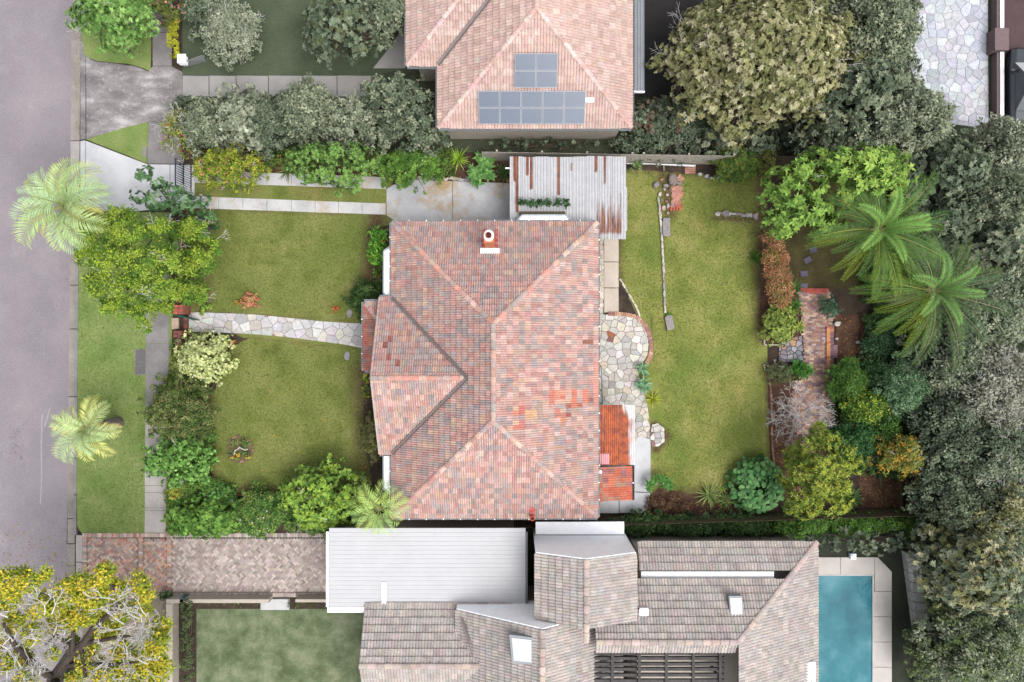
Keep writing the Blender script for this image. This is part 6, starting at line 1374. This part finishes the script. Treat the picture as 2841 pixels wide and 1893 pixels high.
# front brick wall, gate piers, gates
fw = thing('front_wall', 'low brick front boundary wall mostly hidden under the shrubs', 'wall', W(508,900))
FWP = [(186,132,116),(170,118,108),(200,142,122),(150,112,110)]
for (xa, ya, xb, yb) in ((511,640,509,845),(507,936,500,1100),(500,1100,497,1420)):
    A, B = np.array(W(xa,ya)), np.array(W(xb,yb)); ln = np.linalg.norm(B-A); n_ = int(ln/.236); sp = []
    V, F = rbox(*((A+B)/2)[:2], 0, .42, ln, .21, math.atan2(B[1]-A[1], B[0]-A[0])); part('wall_body', V, F, WALL, fw)
    lay('brick', fw, [(*(A+(B-A)*(k+.5)/n_*1.0)[:2], math.atan2(B[1]-A[1], B[0]-A[0])+math.pi/2) for k in range(n_*2) if k < n_] + [], FWP, 300, .422)
for label, (x0, x1, y0, y1), top in (('larger brick gate pier at the upper side of the front path',(480,507,846,872),.95),('smaller dark brick gate pier at the lower side of the front path',(480,505,918,936),.8),('short brick pier stub in the front boundary beside the footpath',(493,507,1048,1065),.6)):
    a, b = W(x0,y1,top), W(x1,y0,top); p = thing('gate_pier', label, 'pier', ((a[0]+b[0])/2, (a[1]+b[1])/2, 0))
    V, F = box(a[0],b[0],a[1],b[1],0,top-.05); part('pier_body', V, F, WALL, p); sp = []
    nx = max(1, round((b[0]-a[0])/.236)); ny_ = max(1, round((b[1]-a[1])/.118))
    for i in range(nx):
        for j in range(ny_): sp.append((a[0]+(b[0]-a[0])*(i+.5)/nx, a[1]+(b[1]-a[1])*(j+.5)/ny_, 0))
    lay('brick', p, sp, [(216,124,100),(204,112,92),(164,104,98)] if 'larger' in label else [(120,82,84),(150,92,84),(104,78,84)], 300, top-.048)
ts = thing('threshold_step', 'row of dark red bricks across the front gate opening', 'step', W(515,895))
lay('brick', ts, [(*W(516,880+k*5.8)[:2], 0) for k in range(7)], [(150,92,84),(130,84,82),(168,104,90)], 300, .0)
so_ = thing('stone_block', 'square sandstone slab set in the grass outside the front gate', 'stone', W(487,897)); V, F = prism(pxp([(477,883),(497,882),(498,912),(478,914)]), 0, .08, .02); part('slab', V, F, STONE, so_, col=[L((206,184,160))]*len(V))
GRN = flat_mat('green_metal', (54,110,96), .5, .1, 6)
gt = thing('garden_gate', 'open dark green metal gate at the start of the front path', 'gate', W(502,874))
A, B = np.array(W(503,874)), np.array(W(556,889)); ang = math.atan2(B[1]-A[1], B[0]-A[0]); ln = np.linalg.norm(B-A); d = (B-A)/ln
for z in (.12, .85):
    c = (A+B)/2; V, F = rbox(c[0], c[1], z, z+.05, ln, .05, ang); part('gate_rail', V, F, GRN, gt)
for k in range(11):
    c = A+d*ln*k/10; V, F = rbox(c[0], c[1], .08, .95, .03, .03, ang); part('gate_bar', V, F, GRN, gt)
NAVY = flat_mat('navy_metal', (46,56,80), .45, .1, 6)
dg = thing('driveway_gate', 'navy blue barred metal gate lying across the driveway entrance', 'gate', W(520,490))
A, B = np.array(W(513,454)), np.array(W(512,530)); ln = abs(B[1]-A[1])
for z in (.15, 1.05):
    V, F = rbox(A[0], (A[1]+B[1])/2, z, z+.05, .05, ln, 0); part('gate_rail', V, F, NAVY, dg)
for k in range(13):
    y = A[1]-ln*k/12; V, F = tube([((A[0],y,.1),(A[0]+.0,y,1.12),.016,.016)], 6); part('gate_bar', V, F, NAVY, dg)
A2 = np.array(W(531,452))
V, F = rbox(A2[0], (A[1]+B[1])/2, .02, .06, .05, ln, 0); part('gate_track', V, F, NAVY, dg)
for k in range(13):
    y = A[1]-ln*k/12; V, F = tube([((A[0],y,1.0),(A2[0],y-.12,.05),.014,.014)], 5); part('gate_stay', V, F, NAVY, dg)
# letterbox
lbx = thing('letterbox', 'white box letterbox at the upper left beside the yellow hedge', 'letterbox', W(503,164))
V, F = rbox(*W(503,164,1.1)[:2],.75,1.15,.4,.42); part('box', V, F, WHITE, lbx); V, F = rbox(*W(503,164,.5)[:2],0,.749,.2,.2); part('post', V, F, RENDERW, lbx); V, F = rbox(*W(504,163,1.17)[:2],1.152,1.19,.46,.48); part('lid', V, F, WHITE, lbx)
gl_ = thing('glass_panel', 'leaning pale panel beside the white letterbox', 'panel', W(545,170))
P = [W(513,187,.1),W(573,170,.1),W(562,153,.9),W(512,172,.9)]; V = P+[(x,y,z+.05) for x,y,z in P]; part('panel', V, [(0,1,2,3),(7,6,5,4),(0,4,5,1),(1,5,6,2),(2,6,7,3),(3,7,4,0)], flat_mat('pale_panel', (168,172,174), .4, .06, 3), gl_)
# pits and lids
sp_ = thing('service_pit', 'grey double lidded service pit set in the verge beside the footpath', 'pit cover', W(389,1005))
V, F = prism(pxp([(374,969),(404,969),(404,1041),(374,1041)]), -.02, .012); part('pit_frame', V, F, CONCP, sp_)
for y0, y1 in ((971,1004),(1006,1039)): V, F = prism(pxp([(376.5,y0),(402,y0),(402,y1),(376.5,y1)]), .0, .028, .008); part('lid', V, F, flat_mat('pit_lid', (112,108,112), .9, .2, 8) if 'pit_lid' not in bpy.data.materials else bpy.data.materials['pit_lid'], sp_)
def oval(px, py, rx, ry, n=16, a0=0, bean=0):
    return [(px+rx*math.cos(t)*(1-bean*math.cos(t-.4)**2*.3), py+ry*math.sin(t)) for t in np.linspace(0, 2*math.pi, n+1)[:-1]]
o_ = thing('pit_lid', 'oval grey cover in the small triangle of grass between the driveways', 'pit cover', W(401,422)); V, F = prism(pxp(oval(401.5,422,6.5,15)), 0, .03, .01); part('lid', V, F, CONCP, o_)
for lab, x, y, rx, ry in (('upper grey stepping stone on the front lawn beside the dark ball shrub',970,870,9,11.5),('lower grey bean shaped stepping stone on the front lawn under the path',963,988,9,13)):
    o_ = thing('stepping_stone', lab, 'stone', W(x,y)); V, F = prism(pxp(oval(x,y,rx,ry,16,0,.6)), 0, .04, .015); part('slab', V, F, STONE, o_, col=[L((158,154,156))]*len(V))
# circular bed
cb = thing('round_flower_bed', 'small round brick edged flower bed in the lower front lawn', 'flower bed', W(665,1246))
V, F = prism(pxp(oval(665,1246,36,34,20)), 0, .03); part('soil', V, F, MOSS, cb)
lay('brick', cb, [(*W(665+37*math.cos(t), 1246+35*math.sin(t))[:2], -t+math.pi/2) for t in [0.15,.45,.75,1.05,1.4,1.75,2.3,3.9,4.3,4.6,5.6,5.95]], [(150,112,98),(130,104,92),(166,128,110)], 300, .0)
segs = []; pp = [(649,1262),(652,1250),(661,1246),(664,1241),(672,1246),(680,1249),(688,1246)]
for a, b in zip(pp[:-1], pp[1:]): segs.append((W(*a,.3), W(*b,.3), .03, .025))
part('bent_branch', *tube(segs+[(W(649,1262,0), W(649,1262,.3), .03, .03)], 6), BARKW, cb)
for x, y, pal, lab in ((655,1266,[(210,180,40),(190,160,40),(110,140,60)],'yellow flowering plant'),(676,1240,[(96,136,70),(84,120,60)],'soft green plant'),(690,1262,[(84,110,60),(200,180,50)],'low plant'),(648,1232,[(104,128,66),(120,140,80)],'low plant'),(668,1222,[(110,120,62),(96,116,58)],'low plant'),(640,1254,[(100,112,60)],'low plant'),(684,1228,[(112,134,70)],'low plant'),(668,1256,[(100,124,66)],'low plant')):
    gg = np.random.default_rng(int(x)); lbp = [(*W(x,y,.15)[:2], .12, .26, .2, .16)]; V, F, col = crown_arrays(lbp, gg, pal, (.1,.05), 1.6); part('bedding_plant', V, F, LEAF, cb, col=col)
# stone edgings -----------------------------------------------------------
def edging(name, label, cat, pts, w_, h_, pal, step, mat=STONE, seed=0, irregular=.25):
    g = random.Random(seed); t = thing(name, label, cat, W(*pts[0])); P = [np.array(W(*p)[:2]) for p in pts]
    for A, B in zip(P[:-1], P[1:]):
        ln = np.linalg.norm(B-A); n = max(1, round(ln/step)); d = (B-A)/ln; s_ = np.array((-d[1], d[0]))
        for k in range(n):
            a0 = A+d*(ln*k/n+.008); a1 = A+d*(ln*(k+1)/n-.008); j = lambda: g.uniform(-irregular, irregular)*w_
            poly = [a0+s_*(w_/2+j()), a0-s_*(w_/2+j()), (a0+a1)/2-s_*(w_/2+j()*1.3), a1-s_*(w_/2+j()), a1+s_*(w_/2+j()), (a0+a1)/2+s_*(w_/2+j()*1.3)]
            V, F = prism([tuple(q) for q in poly], -.01, h_*g.uniform(.8,1.2), .015); part('stone', V, F, mat, t, col=[L(vary(g.choice(pal), .08, g))]*len(V))
    return t
PS = [(206,200,190),(186,180,172),(216,206,188),(170,166,164)]
edging('stone_edging', 'thin straight row of pale edging stones running down the rear lawn', 'edging', [(1826,548),(1832,610),(1838,690),(1841,760),(1844,869)], .11, .1, PS, .42, seed=1)
edging('stone_edging', 'curved pale stone edging around the small bare bed beside the rear path', 'edging', [(1718,774),(1735,800),(1752,830),(1766,856),(1775,879)], .09, .1, PS, .38, seed=2)
edging('stone_edging', 'row of pale edging stones between the mulch bed and the parking pad', 'edging', [(1145,497),(1200,496),(1260,498),(1330,503)], .16, .12, PS+[(196,180,160)], .3, seed=3, irregular=.35)
edging('stone_edging', 'row of rough grey stones leading to the feather leaf tree', 'edging', [(1984,592),(2000,592),(2040,594),(2070,600),(2100,602)], .2, .14, [(170,160,158),(150,140,140),(190,182,176)], .34, seed=4, irregular=.5)
edging('brick_edging', 'long thin brick edging along the right side of the rear lawn', 'edging', [(2130,1020),(2136,1070),(2141,1160),(2140,1220),(2146,1288)], .11, .1, [(150,110,92),(170,130,108),(128,98,86)], .24, BRICK, 5, .08)
edging('brick_edging', 'pale board and brick edging below the lime shrub', 'edging', [(2119,928),(2119,957),(2160,957)], .08, .12, [(206,196,184),(190,140,116)], .3, BRICK, 6, .05)
edging('brick_edging', 'row of red bricks edging the garden bed beneath the front lawn', 'edging', [(640,1374),(700,1372),(790,1368)], .1, .08, [(150,100,84),(130,90,78)], .24, BRICK, 7, .05)
edging('brick_edging', 'curved brick edging beside the mottled bush along the front bed', 'edging', [(564,1075),(568,1150),(574,1220)], .1, .08, [(180,140,110),(160,120,96)], .24, BRICK, 8, .05)
# curved brick border of the patio
pb = thing('patio_border', 'curved row of pinkish bricks bordering the crazy paved patio', 'edging', W(1790,930)); sp = []
cur = [(1690,871),(1712,871),(1742,874),(1766,880),(1786,897),(1799,920),(1806,948),(1806,978),(1799,1000),(1789,1014)]
P = [np.array(W(*p)[:2]) for p in cur]; acc = 0
for A, B in zip(P[:-1], P[1:]):
    ln = np.linalg.norm(B-A); d = (B-A)/ln; s_ = acc
    while s_ < ln: c = A+d*s_; sp.append((c[0], c[1], math.atan2(d[1], d[0])+math.pi/2)); s_ += .119
    acc = s_-ln
lay('brick', pb, sp, [(198,154,132),(186,140,122),(206,170,148),(170,128,120)], 300, .02)
# rockery and rubble at the top of the rear lawn
rk = thing('rockery', 'pile of broken bricks, rubble and grey rocks at the top of the rear lawn', 'rubble', W(1850,530))
def rock(parent, px, py, rx, ry, h, c, seed):
    g = random.Random(seed); n = 8; P = [(px+rx*math.cos(t)*g.uniform(.75,1.15), py+ry*math.sin(t)*g.uniform(.75,1.15)) for t in np.linspace(0, 2*math.pi, n+1)[:-1]]
    V, F = prism(pxp(P), -.01, h, min(rx,ry)*.008); V = [(x, y, z+(g.uniform(-.03,.03) if z > .02 else 0)) for x, y, z in V]
    F2 = []
    for f in F:
        if len(f) > 4: F2 += [(f[0], f[i], f[i+1]) for i in range(1, len(f)-1)]
        else: F2.append(f)
    return part('rock', V, F2, STONE, parent, col=[L(vary(c, .06, g))]*len(V))
for i, (x, y, rx, ry, h, c) in enumerate([(1865,503,13,17,.35,(150,138,138)),(1846,517,9,5,.2,(168,160,158)),(1819,515,8,10,.2,(150,146,152)),(1843,527,4,4,.12,(200,196,196)),(1830,540,5,7,.15,(206,198,194)),(1884,509,9,6,.16,(158,146,136)),(1840,578,6,8,.18,(196,180,164)),(1852,573,5,7,.14,(206,196,186)),(1853,592,5,5,.12,(176,160,146)),(1835,499,6,4,.12,(190,150,124)),(1851,541,4,4,.1,(226,222,216)),(1860,527,5,5,.1,(140,120,112)),(1841,468,3,11,.12,(168,154,140)),(1834,500,4,6,.1,(160,130,112)),(1861,487,6,5,.14,(156,148,146)),(1848,560,4,4,.1,(150,120,106)),(1836,556,4,4,.1,(176,150,130))]): rock(rk, x, y, rx, ry, h, c, i)
sp = []
for i in range(10):
    for j in range(5): sp.append((*W(1868+j*5.6+(i*.8 if i < 5 else 4-(i-5)*.6)-4, 520+i*5.6+(j%2)*.6)[:2], math.pi/2 if (i+j)%3 == 0 else 0))
sp = [s_ for k, s_ in enumerate(sp) if k % 5 != 4 or k < 25]
for k in range(4): sp.append((*W(1862+k*8,580)[:2], math.pi/2, (206,110,90)))
for k in range(4): sp.append((*W(1862+k*8.5,572)[:2], 0, (190,100,86) if k > 1 else (150,130,140)))
for k in range(9): sp.append((*W(1886+6*math.cos(k*.7),497+7*math.sin(k*.7))[:2], k*.7))
for k in range(12): sp.append((*W(1905+(k%3)*9,462+(k//3)*6)[:2], 0, vary((190,140,124),.1)))
lay('brick', rk, sp, [(196,140,124),(206,154,136),(180,126,112),(214,160,140)], 300, .02)
for lab, pts, h in (('large grey concrete slab lying at the edging line on the rear lawn',[(1838,606),(1857,606),(1858,640),(1859,655),(1848,658),(1838,655),(1836,630)],.18),('grey rectangular paver at the lower end of the stone edging on the rear lawn',[(1843,880),(1862,872),(1871,912),(1850,918)],.14)):
    o_ = thing('concrete_slab', lab, 'slab', W(*pts[0])); V, F = prism(pxp(pts), -.01, h, .02); part('slab', V, F, flat_mat('grey_slab', (158,152,150), .9, .2, 6) if 'grey_slab' not in bpy.data.materials else bpy.data.materials['grey_slab'], o_)
for i, (x, y, r_, lab) in enumerate([(1941,485,6,'first pale rock from the left in the short row below the upper fence'),(1960,490,6.5,'second pale rock from the left in the row below the upper fence'),(1972,495,5,'third pale rock from the left in the row below the upper fence'),(1984,496,4.5,'fourth pale rock from the left in the row below the upper fence'),(1995,493,5,'fifth pale rock from the left, nearest the shrubs below the upper fence'),(1990,594,8,'large pale rock at the left end of the grey stone row on the rear lawn'),(2016,498,6,'sandy yellow rock at the foot of the fence shrubs'),
    (2322,899,9,'square pale rock beside the brick path under the date palm'),(2319,940,5,'small pale rock in the mulch right of the raised bricks'),(2377,950,5,'small pale rock farther right in the mulch under the date palm'),(2388,978,5,'pale rock in the mulch above the orange flowered bush'),(1410,502,7,'sandy orange rock at the carport corner of the mulch bed'),(2307,1176,8,'dark bluestone paver on the path edge near the golden tree')]):
    o_ = thing('rock', lab, 'rock', W(x,y)); rock(o_, x, y, r_, r_*.85, .16, (116,108,120) if 'blue' in lab else (210,160,96) if 'sandy' in lab else (204,198,194), 50+i)
for i, (x, y, a) in enumerate(((2255,694,.2),(2240,722,.5),(2230,760,.1),(2230,794,0))):
    o_ = thing('stepping_stone', ['topmost bluestone stepping stone under the date palm fronds','second bluestone stepping stone from the top under the date palm','third bluestone stepping stone from the top, right of the red hedge','lowest bluestone stepping stone at the head of the brick path'][i], 'stone', W(x,y)); V, F = rbox(*W(x,y)[:2], 0, .05, .4, .3, a); part('slab', V, F, STONE, o_, col=[L((108,102,122))]*len(V))
# flagstones beside the brick path and raised brick kerb
fl = thing('flagstone_landing', 'patch of grey irregular flagstones joining the rear lawn to the brick path', 'paving', W(2195,975)); P = [p[:2] for p in pxp([(2160,955),(2190,940),(2224,930),(2228,1000),(2200,1004),(2160,1004)])]
for cell in crazy(P, .3, .03, 17):
    V, F = prism(cell, 0, .06+rnd.uniform(-.01,.02), .015); part('stone', V, F, STONE, fl, col=[L(vary(rnd.choice([(150,146,154),(136,132,142),(168,164,164),(176,140,118)]), .08))]*len(V))
rkb = thing('brick_kerb', 'raised row of orange and purple bricks along the right side of the brick path', 'kerb', W(2300,950)); sp = []
for k in range(19): sp.append((*W(2296,908+k*6)[:2], math.pi/2*(k%3 == 9), (224,160,112) if k % 7 else (200,120,90)))
for k in range(20): sp.append((*W(2305,905+k*6)[:2], 0, rnd.choice([(214,150,110),(150,110,110),(176,120,100)]) if k < 6 or k > 16 else rnd.choice([(140,108,116),(124,98,112)])))
for k in range(6): sp.append((*W(2315,960+k*6)[:2], 0, (150,118,128)))
lay('brick', rkb, sp, FWP, 300, .09)
hr_ = thing('brick_step', 'row of red perforated bricks at the head of the brick path', 'step', W(2255,806)); lay('brick', hr_, [(*W(2222+k*6,805+k*.15)[:2], math.pi/2, vary((176,92,80),.08)) for k in range(13)]+[(*W(2240+k*12,812)[:2], 0, vary((190,100,88),.08)) for k in range(4)], FWP, 300, .04)
# timber bed frame
tb = thing('timber_edge', 'dark timber sleeper edging the bare vegetable bed at the lower right', 'edging', W(2495,1360))
V, F = prism(pxp([(2489,1322),(2497,1322),(2500,1408),(2492,1408)]), 0, .2, .01); part('sleeper', V, F, FENCED, tb)
V, F = prism(pxp([(2510,1330),(2516,1330),(2520,1405),(2514,1405)]), 0, .25, .01); part('sleeper', V, F, FENCED, tb)
# low walls of the lower-left neighbour
lw = thing('garden_wall', 'low white rendered wall along the top and left of the lower neighbouring lawn', 'wall', W(500,1660))
for (x0, x1, y0, y1) in ((500,758,1650,1660),(478,500,1650,1662),(478,496,1663,1893),(830,914,1650,1658)):
    V, F = prism(pxp([(x0,y0),(x1,y0),(x1,y1),(x0,y1)]), 0, .7, .02); part('wall_panel', V, F, RENDERW, lw)
st_ = thing('white_step', 'pale concrete step between the planting strips above the lower neighbouring lawn', 'step', W(765,1672)); V, F = prism(pxp([(725,1660),(804,1660),(804,1690),(725,1690)]), 0, .15, .02); part('slab', V, F, CONC, st_)
V, F = rbox(*W(506,1664,.6)[:2],.0,.7,.2,.25); mb_ = part('post_box', V, F, flat_mat('teal_box', (70,110,110), .5), None); tag(mb_, 'small dark teal box on the corner of the low white wall', 'box')
# the parked car cut by the right edge
car = thing('parked_car', 'dark car with pale windscreen parked at the right edge on the brown driveway', 'car', W(2846,238))
def carbody():
    cx, cy, _ = W(2848,238,.8); V = []; secs = [(-1.05,.5,.72,.30,.74),(-1.02,.62,.80,.25,.9),(-.6,.72,.86,.22,.95),(.35,.74,.86,.22,1.0),(1.0,.70,.84,.24,.9),(1.08,.55,.74,.3,.72)]
    ys = [-2.2,-2.05,-1.2,.9,1.95,2.15]; ring = 8
    for y, (_, a, b_, zl, zt_) in zip(ys, secs):
        for (x, z) in ((-a,zl),(-b_,zl+.15),(-b_,zt_-.12),(-a*.92,zt_),(a*.92,zt_),(b_,zt_-.12),(b_,zl+.15),(a,zl)): V.append((cx+x, cy-y*.95, z))
    F = [(i*ring+j, i*ring+(j+1)%ring, (i+1)*ring+(j+1)%ring, (i+1)*ring+j) for i in range(5) for j in range(ring)]+[tuple(range(ring))[::-1], tuple(range(5*ring, 6*ring))]
    part('body', V, F, flat_mat('dark_car_paint', (50,56,64), .25, .04, 3, .6), car, smooth=False)
    V = []; 
    for y, a, z in ((-1.25,.74,.97),(-.55,.6,1.42),(.75,.6,1.44),(1.5,.72,1.0)): V += [(cx-a, cy-y*.95, z), (cx+a, cy-y*.95, z)]
    part('roof_panel', V[2:6], [(0,1,3,2)], flat_mat('dark_car_roof', (60,66,74), .25), car)
    part('windscreen', V[0:4], [(0,1,3,2)], flat_mat('pale_windscreen', (206,208,210), .15, .04, 3, .7), car); part('rear_window', V[4:8], [(0,1,3,2)], GLASS, car)
    for s_ in (0, 1):
        q = [V[0+s_], V[2+s_], V[4+s_], V[6+s_]]; part('side_window', q, [(0,1,2,3)], GLASS, car)
    for sx in (-.78,.78):
        for sy in (-1.35,1.3): vv, ff = tube([((cx+sx-.1,cy-sy,.32),(cx+sx+.1,cy-sy,.32),.32,.32)], 14); part('wheel', vv, ff, flat_mat('tyre_rubber', (40,40,42), .9) if 'tyre_rubber' not in bpy.data.materials else bpy.data.materials['tyre_rubber'], car)
    for sx in (-.92,.92): vv, ff = rbox(cx+sx, cy+.75, .95, 1.08, .2, .12); part('wing_mirror', vv, ff, bpy.data.materials['dark_car_paint'], car)
carbody()
# fallen leaves and petals, one scatter per place
def scatter(name, label, polys, n, size, pal, z, seed):
    g = np.random.default_rng(seed); V = []; F = []; col = []
    for poly, share in polys:
        P = [p[:2] for p in pxp(poly)]; xs = [p[0] for p in P]; ys = [p[1] for p in P]; k = 0
        while k < n*share:
            x, y = g.uniform(min(xs), max(xs)), g.uniform(min(ys), max(ys))
            if not inside((x, y), P): continue
            k += 1; s_ = size*g.uniform(.6,1.3); a = g.uniform(0,6.28); ca, sa = math.cos(a)*s_, math.sin(a)*s_; b0 = len(V); t = g.uniform(0,.02)
            V += [(x-ca,y-sa,z),(x+sa*.5,y-ca*.5,z+.008+t),(x+ca,y+sa,z+t),(x-sa*.5,y+ca*.5,z+.008)]; F.append((b0,b0+1,b0+2,b0+3)); col += [L(vary(pal[g.integers(len(pal))], .12))]*4
    o = part(name, V, F, LEAF, None, col=col); tag(o, label, 'litter', kind='stuff'); return o
scatter('fallen_petals', 'white petals scattered over the mulch bed above the parking pad', [([(1190,430),(1420,436),(1410,500),(1300,500),(1160,496)],1)], 150, .03, [(236,230,232)], .02, 1)
scatter('fallen_petals', 'pink petals scattered on the grass between the driveway strips', [([(560,500),(760,512),(740,548),(560,546)],.7),([(560,545),(760,550),(760,580),(560,578)],.3)], 60, .035, [(226,120,130),(214,110,120)], .03, 2)
scatter('fallen_leaves', 'yellow leaves scattered over the lower front lawn', [([(700,1160),(1030,1160),(1030,1350),(700,1350)],1)], 16, .06, [(210,180,50)], .012, 3)
scatter('fallen_leaves', 'brown leaves scattered along the footpath and brick driveway', [([(240,1490),(470,1490),(470,1640),(240,1640)],.5),([(422,20),(476,20),(476,180),(416,180)],.5)], 150, .04, [(196,160,80),(150,110,70),(170,96,70)], .05, 4)
scatter('fallen_leaves', 'brown leaf litter covering the back garden beds', [([(2140,1180),(2230,1200),(2210,1300),(2145,1290)],.3),([(2330,880),(2440,900),(2430,1000),(2330,990)],.35),([(2385,1322),(2488,1322),(2490,1408),(2388,1408)],.35)], 420, .05, [(150,110,80),(176,130,90),(120,84,62),(200,150,70)], .02, 5)
scatter('fallen_leaves', 'straw coloured mulch pieces over the bed below the rear lawn', [([(1800,1384),(2060,1384),(2060,1428),(1800,1428)],1)], 500, .06, [(140,104,80),(116,84,64),(160,124,98)], .02, 6)
scatter('fallen_leaves', 'leaf litter lying in the gutter along the kerb', [([(204,600),(210,600),(206,1440),(200,1440)],.6),([(203,0),(218,0),(218,380),(203,380)],.4)], 240, .035, [(150,120,80),(120,96,70),(180,150,90)], -.118, 7)
scatter('fallen_leaves', 'yellow and brown leaves on the road near the big street tree', [([(0,1460),(178,1440),(178,1640),(0,1600)],1)], 120, .05, [(200,170,60),(170,130,70)], -.128, 8)
GROUPS = dict(rock='loose rocks around the rear garden', stepping_stone='stepping stones in the garden', hedge='hedges along the boundaries', shade_tree='trees on the neighbouring land', boundary_bush='bushes of the boundary row', boundary_tree='trees of the boundary row',
    garden_bush='bushes in the neighbouring gardens', date_palm='date palms in the back garden', street_palm='palms beside the road', low_plant='small plants on the front lawn', clivia='dark strappy clumps', strappy_plant='strappy plants in the beds', grassy_plant='grassy clumps',
    dark_bush='dark bushes of the right border', gate_pier='brick gate piers', stone_edging='stone edgings', brick_edging='brick edgings', timber_fence='paling fences', solar_array='solar panels on the pink roof', feather_leaf_tree='feather leaved trees', agave='agaves beside the patio',
    camellia_bush='camellias along the upper boundary', bed_shrub='shrubs along the rear fence', rose_bush='flowering shrubs of the front bed', concrete_slab='grey slabs on the rear lawn', garden_shrub='small shrubs by the front fence')
for o in bpy.data.objects:
    b = o.name.split('.')[0]
    if o.parent is None and 'category' in o and 'group' not in o and b in GROUPS: o['group'] = GROUPS[b]
print("foliage triangles", count_tri[0], 'all objects', len(bpy.data.objects))
